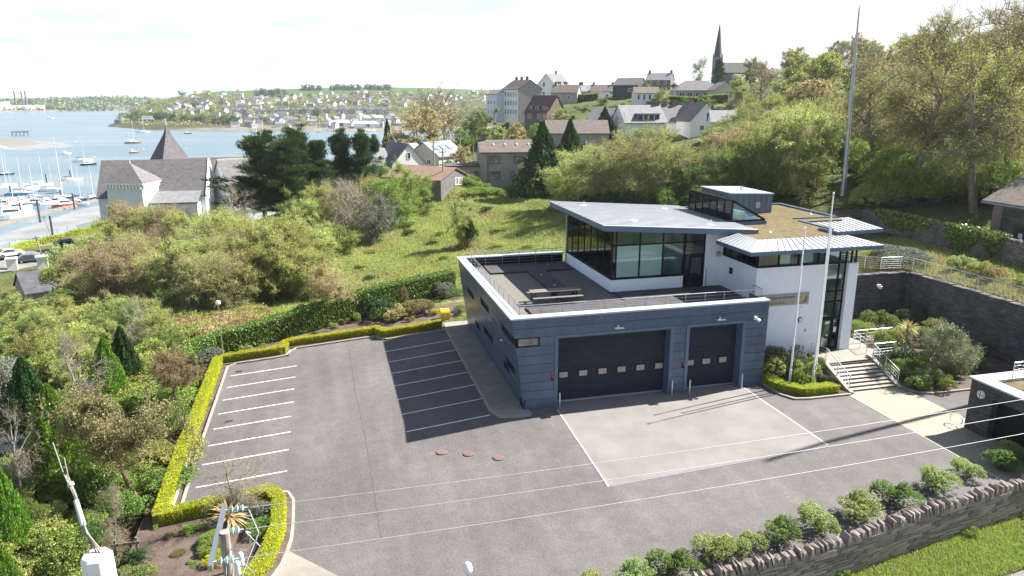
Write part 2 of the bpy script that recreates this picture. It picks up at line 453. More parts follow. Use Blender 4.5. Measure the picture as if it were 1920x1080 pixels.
def obj(name, me, parent=None, loc=None, rz=None):
    o = bpy.data.objects.new(name, me)
    col.objects.link(o)
    if parent: o.parent = parent
    if loc is not None: o.location = loc
    if rz is not None: o.rotation_euler = (0, 0, rz)
    return o

class MB:
    """collects shapes, links them as one mesh object"""
    def __init__(s):
        s.V, s.F, s.m, s.sm = [], [], [], []
        s.cur = 0
    def poly(s, pts, faces, sm=False):
        k = len(s.V)
        s.V += [tuple(float(c) for c in p) for p in pts]
        for f in faces:
            s.F.append([k + i for i in f]); s.m.append(s.cur); s.sm.append(sm)
        return s
    def box(s, x0, x1, y0, y1, z0, z1):
        if x0 > x1: x0, x1 = x1, x0
        if y0 > y1: y0, y1 = y1, y0
        if z0 > z1: z0, z1 = z1, z0
        return s.poly([(x0, y0, z0), (x1, y0, z0), (x1, y1, z0), (x0, y1, z0), (x0, y0, z1), (x1, y0, z1), (x1, y1, z1), (x0, y1, z1)],
                      [(0, 3, 2, 1), (4, 5, 6, 7), (0, 1, 5, 4), (1, 2, 6, 5), (2, 3, 7, 6), (3, 0, 4, 7)])
    def hexa(s, b, t):     # bottom quad, top quad (counter-clockwise from above)
        return s.poly(list(b) + list(t), [(0, 3, 2, 1), (4, 5, 6, 7), (0, 1, 5, 4), (1, 2, 6, 5), (2, 3, 7, 6), (3, 0, 4, 7)])
    def slab(s, pts, th):  # sheet of any outline with thickness downwards
        n = len(pts)
        lo = [(p[0], p[1], p[2] - th) for p in pts]
        return s.poly(list(pts) + lo, [tuple(range(n)), tuple(range(2 * n - 1, n - 1, -1))] + [(i, n + i, n + (i + 1) % n, (i + 1) % n) for i in range(n)])
    def prism(s, prof, a, b, axis="y"):   # profile (p,q) extruded along axis
        n = len(prof)
        def pt(p, q, t): return {"y": (p, t, q), "x": (t, p, q), "z": (p, q, t)}[axis]
        pts = [pt(p, q, a) for p, q in prof] + [pt(p, q, b) for p, q in prof]
        return s.poly(pts, [tuple(range(n)), tuple(range(2 * n - 1, n - 1, -1))] + [(i, n + i, n + (i + 1) % n, (i + 1) % n) for i in range(n)])
    def tube(s, p0, p1, r0, r1=None, n=8, sm=True, caps=True):
        r1 = r0 if r1 is None else r1
        p0, p1 = Vector(p0), Vector(p1)
        d = (p1 - p0).normalized()
        a = d.orthogonal().normalized(); b = d.cross(a)
        k = len(s.V); 
        pts = []
        for p, r in ((p0, r0), (p1, r1)):
            for i in range(n):
                t = 2 * math.pi * i / n
                pts.append(p + a * (r * math.cos(t)) + b * (r * math.sin(t)))
        s.poly(pts, [(i, (i + 1) % n, n + (i + 1) % n, n + i) for i in range(n)], sm)
        if caps:
            s.poly(pts[:n], [tuple(range(n - 1, -1, -1))])
            s.poly(pts[n:], [tuple(range(n))])
        return s
    def path(s, pts, r, n=6):
        for i in range(len(pts) - 1): s.tube(pts[i], pts[i + 1], r, r, n, caps=True)
        return s
    def lathe(s, prof, n=12, c=(0, 0, 0), sm=True):   # prof = [(r,z)...]
        pts = []
        for r, z in prof:
            for i in range(n):
                t = 2 * math.pi * (i + 0.5) / n
                pts.append((c[0] + r * math.cos(t), c[1] + r * math.sin(t), c[2] + z))
        fs = []
        for j in range(len(prof) - 1):
            for i in range(n):
                fs.append((j * n + i, j * n + (i + 1) % n, (j + 1) * n + (i + 1) % n, (j + 1) * n + i))
        s.poly(pts, fs, sm)
        m = len(prof)
        s.poly(pts[:n], [tuple(range(n - 1, -1, -1))]); s.poly(pts[(m - 1) * n:], [tuple(range(n))])
        return s
    def mesh(s, name, mats):
        me = bpy.data.meshes.new(name)
        me.from_pydata(s.V, [], s.F)
        for m in (mats if isinstance(mats, (list, tuple)) else [mats]): me.materials.append(m)
        me.polygons.foreach_set("material_index", s.m)
        me.polygons.foreach_set("use_smooth", s.sm)
        me.update()
        return me
    def build(s, name, mats, parent=None, loc=None, rz=None):
        return obj(name, s.mesh(name, mats), parent, loc, rz)

def box(name, m, parent, *b):
    return MB().box(*b).build(name, m, parent)
# ------------------------------------------------------------------ terrain
def cp(x, y):
    """height of the car park, which falls to the left and to the front"""
    x = np.asarray(x, float); y = np.asarray(y, float)
    zb = np.interp(x, [-30, -8.3, 3.0, 8.9, 9.6, 11, 60], [-3.1, -1.57, -0.72, -0.12, -0.06, 0, 0])
    zf = np.interp(x, [-30, -8.3, 13.0, 26, 60], [-3.6, -2.1, -0.6, 0, 0])
    s = np.clip((41 - y) / 10, 0, 1)
    return zb * (1 - s) + zf * s

def cpz(x, y): return float(cp(x, y))

CTRL = [  # (column, row, distance) seen ground, or (x, y, z) when three values and a flag
    (700, 480, 93), (850, 420, 107), (960, 350, 131), (880, 360, 128), (780, 380, 118), (1000, 345, 140),
    (640, 560, 78), (560, 470, 95), (1050, 330, 150), (1150, 310, 165),
    (60, 880, 46), (150, 780, 55), (150, 650, 74), (60, 640, 84), (45, 590, 108), (250, 560, 92),
    (5, 720, 70), (0, 1000, 38), (300, 600, 82),
    (45, 545, 124), (120, 520, 130), (55, 498, 152), (127, 466, 178), (0, 520, 140), (20, 480, 160),
    (310, 440, 160), (400, 430, 160), (470, 420, 130), (560, 400, 135), (640, 420, 150),
    (745, 330, 150), (820, 318, 160), (960, 338, 133), (860, 345, 125), (790, 352, 122),
    (970, 220, 270), (1040, 200, 300), (1025, 226, 230), (1200, 250, 185), (1300, 246, 190), (1180, 182, 280), (1235, 172, 330),
    (1310, 186, 260), (1345, 156, 380), (1400, 160, 350), (1080, 262, 170), (1400, 246, 170), (1110, 185, 300), (850, 262, 330),
    (760, 300, 260), (900, 262, 280), (700, 335, 190),
    (1500, 235, 200), (1600, 200, 200), (1750, 165, 200), (1900, 140, 200), (1560, 290, 130), (1700, 275, 130), (1850, 255, 130),
    (1900, 340, 100), (1750, 350, 95), (1600, 350, 95), (1450, 350, 95), (1300, 360, 100), (1890, 452, 72),
    (1650, 120, 330), (1850, 80, 330), (1500, 150, 420), (1250, 165, 450),
]
CXYZ = [(-82, 211, -19.6), (-74, 242, -19.6), (-100, 180, -18.6), (-62, 228, -18.0), (-95, 240, -24), (-110, 300, -27), (-70, 290, -22), (-30, 300, -21.5), (20, 330, -22), (40, 250, -18), (-10, 210, -14), (-45, 190, -15), (70, 400, -21),
        (110, 520, -20.5), (-150, 150, -19.5), (-170, 190, -24), (-60, 400, -30), (0, 600, -30), (-200, 300, -30), (-150, 500, -30), (200, 700, -8), (-40, 262, -17), (0, 280, -16),
        (11, 62, 0.2), (20, 66, 0.6), (30, 66, 1.5), (40, 66, 3.0), (48, 62, 4.6), (50, 50, 4.7), (50, 40, 4.7), (50, 30, 4.7), (57, 55, 5.2), (57, 40, 5.2), (60, 20, 4.5),
        (-12, 50, -2.4), (-12, 38, -2.9), (-10, 25, -3.0), (-20, 50, -5.0), (-20, 32, -5.0), (-18, 15, -5), (-30, 30, -7), (-35, 8, -8), (-6, 64, -1.2), (3, 68, -0.6), (0, 0, -1.5), (30, -5, 0), (70, 0, 4), (90, 60, 8), (130, 90, 15), (-60, 0, -13), (-60, 60, -11), (-120, 60, -17)]
_pts = [tuple(far(*c)) for c in CTRL] + CXYZ
_P = np.array([(p[0], p[1]) for p in _pts]); _Z = np.array([p[2] for p in _pts])
_D = np.hypot(_P[:, None, 0] - _P[None, :, 0], _P[:, None, 1] - _P[None, :, 1])
_n = len(_P)
_A = np.zeros((_n + 1, _n + 1)); _A[:_n, :_n] = -_D + np.eye(_n) * -4.0 * 0; _A[:_n, _n] = 1; _A[_n, :_n] = 1
_A[:_n, :_n] -= np.eye(_n) * 1.5
_W = np.linalg.solve(_A, np.concatenate([_Z, [0]]))

def rbf(x, y):
    x = np.asarray(x, float); y = np.asarray(y, float)
    sh = x.shape
    X, Y = x.ravel(), y.ravel()
    out = np.zeros(len(X))
    for i in range(0, len(X), 20000):
        d = np.hypot(X[i:i + 20000, None] - _P[None, :, 0], Y[i:i + 20000, None] - _P[None, :, 1])
        out[i:i + 20000] = -d @ _W[:_n] + _W[_n]
    return out.reshape(sh)

PX0, PX1, PY0, PY1 = -9.2, 46.6, 6.0, 60.0
def ground_z(x, y):
    x = np.asarray(x, float); y = np.asarray(y, float)
    dx = np.maximum(np.maximum(PX0 - x, x - PX1), 0); dy = np.maximum(np.maximum(PY0 - y, y - PY1), 0)
    w = 1 - sstep(0.0, 1.0, np.hypot(dx, dy) / np.where(x > PX1, 0.8, 6.0))
    zz = rbf(x, y)
    n = 0.35 * np.sin(x * 0.31 + 1.3) * np.sin(y * 0.27 + 0.4) + 0.2 * np.sin(x * 0.83 + y * 0.4)
    zz = zz + n * sstep(60, 110, np.hypot(x, y))
    zz = zz * (1 - w) + (cp(x, y) - 0.3) * w
    wl_ = sstep(3, 5, x) * (1 - sstep(-.3, .1, y - np.interp(x, [2, 8.6, 17.8, 31.4, 40, 60], [21.2, 21.75, 22.1, 23.9, 25.0, 27]))) * (x < 46.6)
    zz = zz - 0.75 * wl_                       # the lane beyond the roadside wall lies lower
    bk = sstep(46.6, 47.2, x) * (1 - sstep(56.5, 62, x)) * sstep(10, 16, y) * (1 - sstep(62, 70, y))   # level bank behind the retaining wall
    return zz * (1 - bk) + (4.5 + 0.07 * (x - 47)) * bk

def gz(x, y): return float(ground_z(np.array([x]), np.array([y]))[0])

def grid_mesh(name, xs, ys, zf, mats, smooth=True):
    X, Y = np.meshgrid(xs, ys)
    Z = zf(X, Y)
    V = np.stack([X, Y, Z], -1).reshape(-1, 3)
    nx, ny = len(xs), len(ys)
    i = np.arange(nx - 1)[None, :] + np.arange(ny - 1)[:, None] * nx
    F = np.stack([i, i + 1, i + nx + 1, i + nx], -1).reshape(-1, 4)
    return mesh_np(name, V, F, mats, smooth=smooth)

def axis(segs):
    out = []
    for a, b, st in segs: out += list(np.arange(a, b, st))
    return np.array(out + [segs[-1][1]])

M["terrain"] = None
def terrain_material():
    m, n, l, b = new_mat("terrain_grass_and_scrub")
    tc = n.new("ShaderNodeTexCoord")
    at_ = n.new("ShaderNodeAttribute"); at_.attribute_name = "ground_cover"
    no = n.new("ShaderNodeTexNoise"); no.inputs["Scale"].default_value = 0.22; no.inputs["Detail"].default_value = 10; no.inputs["Roughness"].default_value = 0.7
    l.new(tc.outputs["Object"], no.inputs["Vector"])
    mr = n.new("ShaderNodeMapRange"); mr.inputs["From Min"].default_value = 0.3; mr.inputs["From Max"].default_value = 0.7
    mr.inputs["To Min"].default_value = 0.36; mr.inputs["To Max"].default_value = 0.9
    l.new(no.outputs["Fac"], mr.inputs["Value"])
    hs = n.new("ShaderNodeHueSaturation")
    l.new(at_.outputs["Color"], hs.inputs["Color"]); l.new(mr.outputs["Result"], hs.inputs["Value"])
    n2 = n.new("ShaderNodeTexNoise"); n2.inputs["Scale"].default_value = 0.09; n2.inputs["Detail"].default_value = 6
    l.new(tc.outputs["Object"], n2.inputs["Vector"])
    m2 = n.new("ShaderNodeMapRange"); m2.inputs["From Min"].default_value = 0.35; m2.inputs["From Max"].default_value = 0.65
    m2.inputs["To Min"].default_value = 0.475; m2.inputs["To Max"].default_value = 0.525
    l.new(n2.outputs["Fac"], m2.inputs["Value"]); l.new(m2.outputs["Result"], hs.inputs["Hue"])
    l.new(hs.outputs["Color"], b.inputs["Base Color"])
    b.inputs["Roughness"].default_value = 0.95; b.inputs["Specular IOR Level"].default_value = 0.1
    nb = n.new("ShaderNodeTexNoise"); nb.inputs["Scale"].default_value = 2.2; nb.inputs["Detail"].default_value = 6
    l.new(tc.outputs["Object"], nb.inputs["Vector"])
    bu = n.new("ShaderNodeBump"); bu.inputs["Strength"].default_value = 1.0; bu.inputs["Distance"].default_value = 0.35
    l.new(nb.outputs["Fac"], bu.inputs["Height"]); l.new(bu.outputs["Normal"], b.inputs["Normal"])
    return m
M["terrain"] = terrain_material()

def cover_colours(me, fn):
    n = len(me.vertices)
    co = np.empty(n * 3, dtype=np.float32); me.vertices.foreach_get("co", co); co = co.reshape(-1, 3)
    c = np.ones((n, 4), dtype=np.float32); c[:, :3] = fn(co)
    a = me.color_attributes.new("ground_cover", "FLOAT_COLOR", "POINT")
    a.data.foreach_set("color", c.ravel())

def near_cover(co):
    x, y, z = co[:, 0], co[:, 1], co[:, 2]
    c = np.tile(np.array([0.13, 0.15, 0.05]), (len(x), 1))
    def lay(w, colr):
        nonlocal c
        c = c * (1 - w[:, None]) + np.array(colr) * w[:, None]
    meadow = sstep(-16, -6, x) * sstep(60, 66, y) * (1 - sstep(128, 142, y)) * (1 - sstep(30, 44, x - (y - 66) * 0.15))
    lay(meadow, (0.2, 0.235, 0.07))
    lay(meadow * sstep(0.1, 0.6, np.sin(x * 0.35 + y * 0.12) * np.sin(y * 0.21 - x * 0.1)), (0.24, 0.215, 0.095))
    garden = sstep(-13.5, -11.5, x) * (1 - sstep(-9, -8, x)) * (1 - sstep(58, 60, y))
    lay(garden, (0.12, 0.085, 0.065))
    lay(sstep(-22, -14, x) * (1 - sstep(-8.5, -8, x)) * (1 - sstep(38, 44, y)) * 0.8, (0.11, 0.085, 0.06))
    bank = sstep(46, 47, x) * (1 - sstep(57, 60, x)) * (1 - sstep(56, 60, y))
    lay(bank, (0.21, 0.17, 0.075))
    lay(1 - sstep(-19.2, -18.0, z), (0.33, 0.31, 0.28))
    return c

xs = axis([(-260, -60, 6), (-60, 75, 1.5), (75, 200, 4), (200, 520, 10)])
ys = axis([(-30, 5, 4), (5, 150, 1.5), (150, 300, 4), (300, 640, 10)])
me = grid_mesh("ground", xs, ys, ground_z, M["terrain"])
cover_colours(me, near_cover)
tag(obj("ground", me), kind="structure")

# ------------------------------------------------------------------ water
def water_material():
    m, n, l, b = new_mat("estuary_water")
    tc = n.new("ShaderNodeTexCoord")
    mp = n.new("ShaderNodeMapping"); mp.inputs["Scale"].default_value = (.6, 2.2, 1)
    l.new(tc.outputs["Object"], mp.inputs["Vector"])
    no = n.new("ShaderNodeTexNoise"); no.inputs["Scale"].default_value = 0.008; no.inputs["Detail"].default_value = 9
    l.new(mp.outputs["Vector"], no.inputs["Vector"])
    ra = n.new("ShaderNodeValToRGB")
    ra.color_ramp.elements[0].position = 0.3; ra.color_ramp.elements[1].position = 0.7
    ra.color_ramp.elements[0].color = (0.085, 0.137, 0.168, 1); ra.color_ramp.elements[1].color = (0.15, 0.194, 0.212, 1)
    l.new(no.outputs["Fac"], ra.inputs["Fac"]); l.new(ra.outputs["Color"], b.inputs["Base Color"])
    b.inputs["Roughness"].default_value = 0.3; b.inputs["IOR"].default_value = 1.33
    b.inputs["Specular IOR Level"].default_value = 0.3
    nb = n.new("ShaderNodeTexNoise"); nb.inputs["Scale"].default_value = 0.6; nb.inputs["Detail"].default_value = 5
    l.new(tc.outputs["Object"], nb.inputs["Vector"])
    bu = n.new("ShaderNodeBump"); bu.inputs["Strength"].default_value = 0.6; bu.inputs["Distance"].default_value = 0.4
    l.new(nb.outputs["Fac"], bu.inputs["Height"]); l.new(bu.outputs["Normal"], b.inputs["Normal"])
    return m
M["water"] = water_material()
tag(obj("water", grid_mesh("water", np.linspace(-4200, 3600, 40), np.linspace(60, 5200, 40), lambda X, Y: X * 0 + SEA, M["water"])), kind="structure")

# mud flat at the near shore, sandbank in the bay
def sheet(name, poly, m, z=None, th=0.3, kind="structure", zoff=0.0):
    pts = [(p[0], p[1], (z if z is not None else cpz(p[0], p[1]) + zoff)) for p in poly]
    return tag(MB().slab(pts, th).build(name, m), kind=kind)

mud = [at(u, v, SEA + 0.1) for u, v in [(-60, 500), (0, 474), (60, 455), (142, 432), (190, 412), (190, 385), (150, 392), (90, 413), (0, 440), (-60, 455)]]
sheet("mudflat", mud[::-1], M["mud"], SEA + 0.12, 0.5)
def mound(name, cu, cv, ru, rv, h, m):
    n = 40; V = [(0, 0, 0)]; F = []
    c = at(cu, cv, SEA)
    for j in range(1, 7):
        for i in range(n):
            t = 2 * math.pi * i / n; k = j / 6
            q = at(cu + ru * k * math.cos(t) * (1 + 0.12 * math.sin(3 * t + 1)), cv + rv * k * math.sin(t) * (1 + 0.1 * math.sin(5 * t)), SEA)
            V.append((q[0] - c[0], q[1] - c[1], h * (1 - k * k) - (0.6 if j == 6 else 0)))
    V[0] = (0, 0, h)
    F3 = [(0, 1 + i, 1 + (i + 1) % n) for i in range(n)]
    F4 = [(1 + (j - 1) * n + i, 1 + j * n + i, 1 + j * n + (i + 1) % n, 1 + (j - 1) * n + (i + 1) % n) for j in range(1, 6) for i in range(n)]
    return tag(obj(name, mesh_np(name, V, [np.array(F3), np.array(F4)], m, smooth=True), loc=c), kind="structure")
mound("sandbank", -45, 268, 130, 12, 0.6, M["sand"])
mound("mudbank", 40, 272, 105, 10, 0.2, M["mud"])

# ------------------------------------------------------------------ far hills
def polar_hill(name, us, shore_r, top_r, end_r, v_top, cover, prof=0.85, nr=46, dz=0.0):
    """hill on the far shore: for every bearing it rises from the shore to its crest and on"""
    V = []; ncol = len(us)
    ts = np.concatenate([np.linspace(-0.03, 1, nr), [1.25, 1.8]])
    for u in us:
        rs, rt = shore_r(u), top_r(u)
        zt = far(u, v_top(u), rt)[2]
        for t in ts:
            r = rs + (rt - rs) * t
            x, y = colxy(u, r)
            if t <= 1:
                z = SEA - 0.6 + (zt - SEA + 0.6) * (max(t, 0) ** prof if t > 0 else t * 2)
            else:
                z = zt - (t - 1) * 6
            z += (1.6 * math.sin(x * 0.021) * math.sin(y * 0.017)) * min(1, max(0, t * 4)) * min(1, max(0.0, (1.0 - t) * 5))
            V.append((x, y, z + dz))
    V = np.array(V); k = len(ts)
    i = (np.arange(ncol - 1)[:, None] * k + np.arange(k - 1)[None, :])
    F = np.stack([i, i + k, i + k + 1, i + 1], -1).reshape(-1, 4)
    me = mesh_np(name, V, F, M["terrain_far"], smooth=True)
    cover_colours(me, cover)
    return tag(obj(name, me), kind="structure"), V.reshape(ncol, k, 3)

def far_terrain_material():
    m, n, l, b = new_mat("far_hillside")
    tc = n.new("ShaderNodeTexCoord")
    at_ = n.new("ShaderNodeAttribute"); at_.attribute_name = "ground_cover"
    no = n.new("ShaderNodeTexNoise"); no.inputs["Scale"].default_value = 0.035; no.inputs["Detail"].default_value = 10; no.inputs["Roughness"].default_value = 0.75
    l.new(tc.outputs["Object"], no.inputs["Vector"])
    mr = n.new("ShaderNodeMapRange"); mr.inputs["From Min"].default_value = 0.3; mr.inputs["From Max"].default_value = 0.7
    mr.inputs["To Min"].default_value = 0.36; mr.inputs["To Max"].default_value = 0.85
    l.new(no.outputs["Fac"], mr.inputs["Value"])
    hs = n.new("ShaderNodeHueSaturation")
    l.new(at_.outputs["Color"], hs.inputs["Color"]); l.new(mr.outputs["Result"], hs.inputs["Value"])
    l.new(hs.outputs["Color"], b.inputs["Base Color"])
    b.inputs["Roughness"].default_value = 0.95; b.inputs["Specular IOR Level"].default_value = 0.05
    return m
M["terrain_far"] = far_terrain_material()

T_SHORE = lambda u: float(np.interp(u, [200, 222, 240, 300, 450, 600, 800, 1300], [1170, 1130, 1080, 1020, 990, 930, 900, 900]))
T_TOP = lambda u: float(np.interp(u, [200, 225, 260, 330, 450, 800, 1300], [1230, 1300, 1450, 1600, 1750, 1800, 1800]))
T_V = lambda u: float(np.interp(u, [200, 225, 245, 262, 290, 330, 360, 420, 500, 600, 700, 800, 950, 1150, 1300], [236, 229, 222, 208, 196, 184, 177, 171, 169, 165, 163, 165, 170, 176, 182]))
def town_cover(co):
    r = np.hypot(co[:, 0], co[:, 1])
    c = np.tile(np.array([0.105, 0.11, 0.05]), (len(r), 1))
    w = sstep(1500, 1560, r)[:, None]
    c = c * (1 - w) + np.array([0.1, 0.17, 0.05]) * w
    s = (1 - sstep(1015, 1035, r + 0 * r))[:, None] * (co[:, 2] < -16)[:, None]
    c = c * (1 - s) + np.array([0.3, 0.25, 0.19]) * s
    ang = np.arctan2(co[:, 0], co[:, 1])
    # a sloping pale field left of the middle
    f = ((r > 1330) & (r < 1500) & (ang > colang(500)) & (ang < colang(575)))[:, None]
    c = np.where(f, np.array([0.2, 0.23, 0.06]), c)
    return c
def colang(u):
    x, y = colxy(u, 1000); return math.atan2(x, y)
hill_town, TOWN = polar_hill("hills", np.linspace(205, 1320, 120), T_SHORE, T_TOP, 2600, T_V, town_cover)
US_TOWN = np.linspace(205, 1320, 120)

def town_point(u, v):
    """the point of the far hillside seen in column u at row v"""
    rs, rt = T_SHORE(u), T_TOP(u); zt = far(u, T_V(u), rt)[2]
    for t in np.linspace(0.01, 1.0, 160):
        r = rs + (rt - rs) * t
        z = SEA - 0.6 + (zt - SEA + 0.6) * t ** 0.85
        if far(u, v, r)[2] <= z: break
    x, y = colxy(u, r)
    z += (1.6 * math.sin(x * 0.021) * math.sin(y * 0.017)) * min(1, max(0, t * 4)) * min(1, max(0.0, (1.0 - t) * 5))
    return x, y, z, r

H_SHORE = lambda u: 2650.0 + 0.4 * (u - 0)
H_V = lambda u: float(np.interp(u, [-400, 0, 100, 160, 200, 260, 320, 400, 600], [190, 188, 187, 184, 182.5, 184, 186, 184, 184]))
def headland_cover(co):
    r = np.hypot(co[:, 0], co[:, 1])
    c = np.tile(np.array([0.075, 0.085, 0.06]), (len(r), 1))
    s = (co[:, 2] < -15)[:, None]
    return np.where(s, np.array([0.34, 0.28, 0.22]), c)
polar_hill("hills", np.linspace(-420, 620, 60), H_SHORE, lambda u: 3400.0, 4200, H_V, headland_cover, prof=0.6, nr=20)

# ------------------------------------------------------------------ car park, apron, paths
def rect_grid(name, rects, zoff, m, step=0.75):
    Vs, Fs, k = [], [], 0
    for x0, x1, y0, y1 in rects:
        X, Y = np.meshgrid(np.linspace(x0, x1, max(2, int((x1 - x0) / step) + 1)), np.linspace(y0, y1, max(2, int((y1 - y0) / step) + 1)))
        Z = cp(X, Y) + zoff
        nx, ny = X.shape[1], X.shape[0]
        i = np.arange(nx - 1)[None, :] + np.arange(ny - 1)[:, None] * nx + k
        Vs.append(np.stack([X, Y, Z], -1).reshape(-1, 3)); Fs.append(np.stack([i, i + 1, i + nx + 1, i + nx], -1).reshape(-1, 4))
        k += nx * ny
    return mesh_np(name, np.concatenate(Vs), np.concatenate(Fs), m, smooth=True)

car_park = tag(obj("car_park", rect_grid("car_park", [(-8.2, 9.0, 34.5, 58.8), (-8.2, 3.0, 8.0, 34.5), (9.0, 46.4, 34.5, 40.6)] + [(3.0 + .868 * k, 3.868 + .868 * k, float(np.interp(3.434 + .868 * k, [2, 8.6, 17.8, 31.4, 40, 60], [21.2, 21.75, 22.1, 23.9, 25.0, 27])), 34.5) for k in range(50)], 0.0, M["asphalt"])), kind="structure")

def ribbon(pts, w, h, zf, n_up=0.0):
    """strip along a polyline in plan, with height h over zf"""
    pts = [Vector((p[0], p[1])) for p in pts]
    V, F = [], []
    for i, p in enumerate(pts):
        a = pts[max(0, i - 1)]; b = pts[min(len(pts) - 1, i + 1)]
        d = (b - a).normalized(); nrm = Vector((-d.y, d.x))
        if 0 < i < len(pts) - 1:
            d1 = (p - a).normalized(); n1 = Vector((-d1.y, d1.x)); k = 1 / max(0.5, nrm.dot(n1))
        else: k = 1
        for s in (-1, 1):
            q = p + nrm * (s * w / 2 * k); z = zf(q.x, q.y)
            V += [(q.x, q.y, z - 0.15), (q.x, q.y, z + h)]
    for i in range(len(pts) - 1):
        a, b = i * 4, i * 4 + 4
        F += [(a + 1, a + 3, b + 3, b + 1), (a + 0, a + 1, b + 1, b + 0), (a + 3, a + 2, b + 2, b + 3)]
    F += [(0, 2, 3, 1), (len(V) - 4, len(V) - 3, len(V) - 1, len(V) - 2)]
    return V, F

def dense(pts, step=0.8):
    out = []
    for i in range(len(pts) - 1):
        a, b = Vector(pts[i][:2]), Vector(pts[i + 1][:2]); n = max(1, int((b - a).length / step))
        out += [tuple(a.lerp(b, j / n)) for j in range(n)]
    return out + [tuple(pts[-1][:2])]

def strip(name, pts, w, h, m, label=None, cat=None, group=None, kind=None, zf=cpz, parent=None, step=0.8):
    V, F = ribbon(dense(pts, step), w, h, zf)
    o = MB().poly(V, F).build(name, m, parent)
    return tag(o, label, cat, group, kind)

def arc(c, r, a0, a1, n=10):
    return [(c[0] + r * math.cos(R(a0 + (a1 - a0) * i / n)), c[1] + r * math.sin(R(a0 + (a1 - a0) * i / n))) for i in range(n + 1)]

# kerbs are laid from single kerb stones
def kerb_stones(parent, pts, w=0.14, h=0.12, L0=0.92, m=None):
    pts = dense(pts, 0.15)
    acc, cur, n = 0.0, [pts[0]], 0
    for i in range(1, len(pts)):
        acc += math.dist(pts[i], pts[i - 1]); cur.append(pts[i])
        if acc >= L0 or i == len(pts) - 1:
            if len(cur) > 1:
                a, b = Vector(cur[0]), Vector(cur[-1]); d = (b - a)
                if d.length > 0.1:
                    d.normalize(); a2 = a + d * 0.006; b2 = b - d * 0.006
                    V, F = ribbon([a2, b2], w, h + random.uniform(-0.004, 0.004), cpz)
                    MB().poly(V, F).build("kerb_stone", m or M["kerb"], parent)
            acc, cur = 0.0, [pts[i]]
def kerb(name, pts, **k):
    r = tag(empty(name), kind="structure")
    kerb_stones(r, pts, **k)
    return r
kerb("kerb", [(-8.2, 36.6), (-8.2, 57.0), (-4.2, 57.0)] + arc((-4.2, 57.6), 0.6, -90, 0, 5) + [(-3.6, 58.6), (3.6, 58.6), (3.6, 57.9)] + arc((4.2, 57.9), 0.6, 180, 270, 5) + [(8.9, 57.3)])
kerb("kerb", [(8.95, 57.5), (8.95, 40.5)] + arc((10.2, 40.5), 1.25, 180, 270, 8) + [(11.2, 39.25)])
kerb("kerb", [(-8.0, 35.9), (-3.6, 36.2)] + arc((-3.6, 35.2), 1.0, 90, 0, 6) + [(-2.55, 32.2), (-2.9, 30.2), (-3.8, 28.0), (-5.2, 26.0)])
# footpath along the building's side
path = rect_grid("footpath", [(9.02, 11.3, 40.4, 59.2)], 0.0, M["path"])
obj_path = MB()
px = [(9.02, 59.2), (9.02, 40.5)] + arc((10.2, 40.5), 1.18, 180, 270, 8) + [(11.3, 39.32), (11.3, 59.2)]
obj_path.slab([(p[0], p[1], 0.012 + cpz(9.6, 50)) for p in px][::1], 0.25)
fp = tag(obj_path.build("footpath", M["path"]), kind="structure")
for k in range(6):
    y = 41.5 + 3.0 * k
    box("paving_joint", M["deck_dark"], fp, 9.1, 11.0, y, y + 0.02, -0.045, -0.0455 + 0.002)

# white bay lines: every line is a painted mark of the car park
def line(x0, x1, y0, y1, m=None, name="bay_line", dz=0.006):
    me = rect_grid(name, [(x0, x1, y0, y1)], dz, m or M["white_line"], 0.5)
    return obj(name, me, car_park)
for k in range(8):
    y = 54.5 - 2.335 * k
    line(-7.75, -3.0 + random.uniform(-0.05, 0.05), y - 0.042, y + 0.042)
for k in range(7):
    y = 54.55 - 2.41 * k
    line(3.75, 8.85, y - 0.042, y + 0.042)
# concrete apron with drain and painted edges
ap = tag(obj("apron", rect_grid("apron", [(13.05, 25.9, 31.1, 40.8)], 0.012, M["concrete"])), kind="structure")
for (x0, x1, y0, y1, nm) in [(12.93, 13.05, 31.0, 39.6, "drain_channel"), (25.9, 26.02, 31.2, 39.9, "drain_channel")]:
    obj(nm, rect_grid(nm, [(x0, x1, y0, y1)], 0.018, M["worn_line"]), ap)
obj("edge_joint", rect_grid("edge_joint", [(13.05, 25.9, 31.0, 31.06)], 0.02, M["steel_dark"]), ap)
for x in (19.6,):
    obj("slab_joint", rect_grid("slab_joint", [(x, x + 0.025, 31.1, 39.9)], 0.0145, M["path"]), ap)
# tar seam across the car park
for i, (x0, y0, x1, y1) in enumerate([(1.0, 56.5, 1.5, 30.0)]):
    strip("tar_seam", [(1.0, 56.5), (1.1, 47), (1.35, 40), (1.5, 30.5)], 0.035, 0.005, mat("tar", (0.07, 0.065, 0.065), 0.9), parent=car_park)

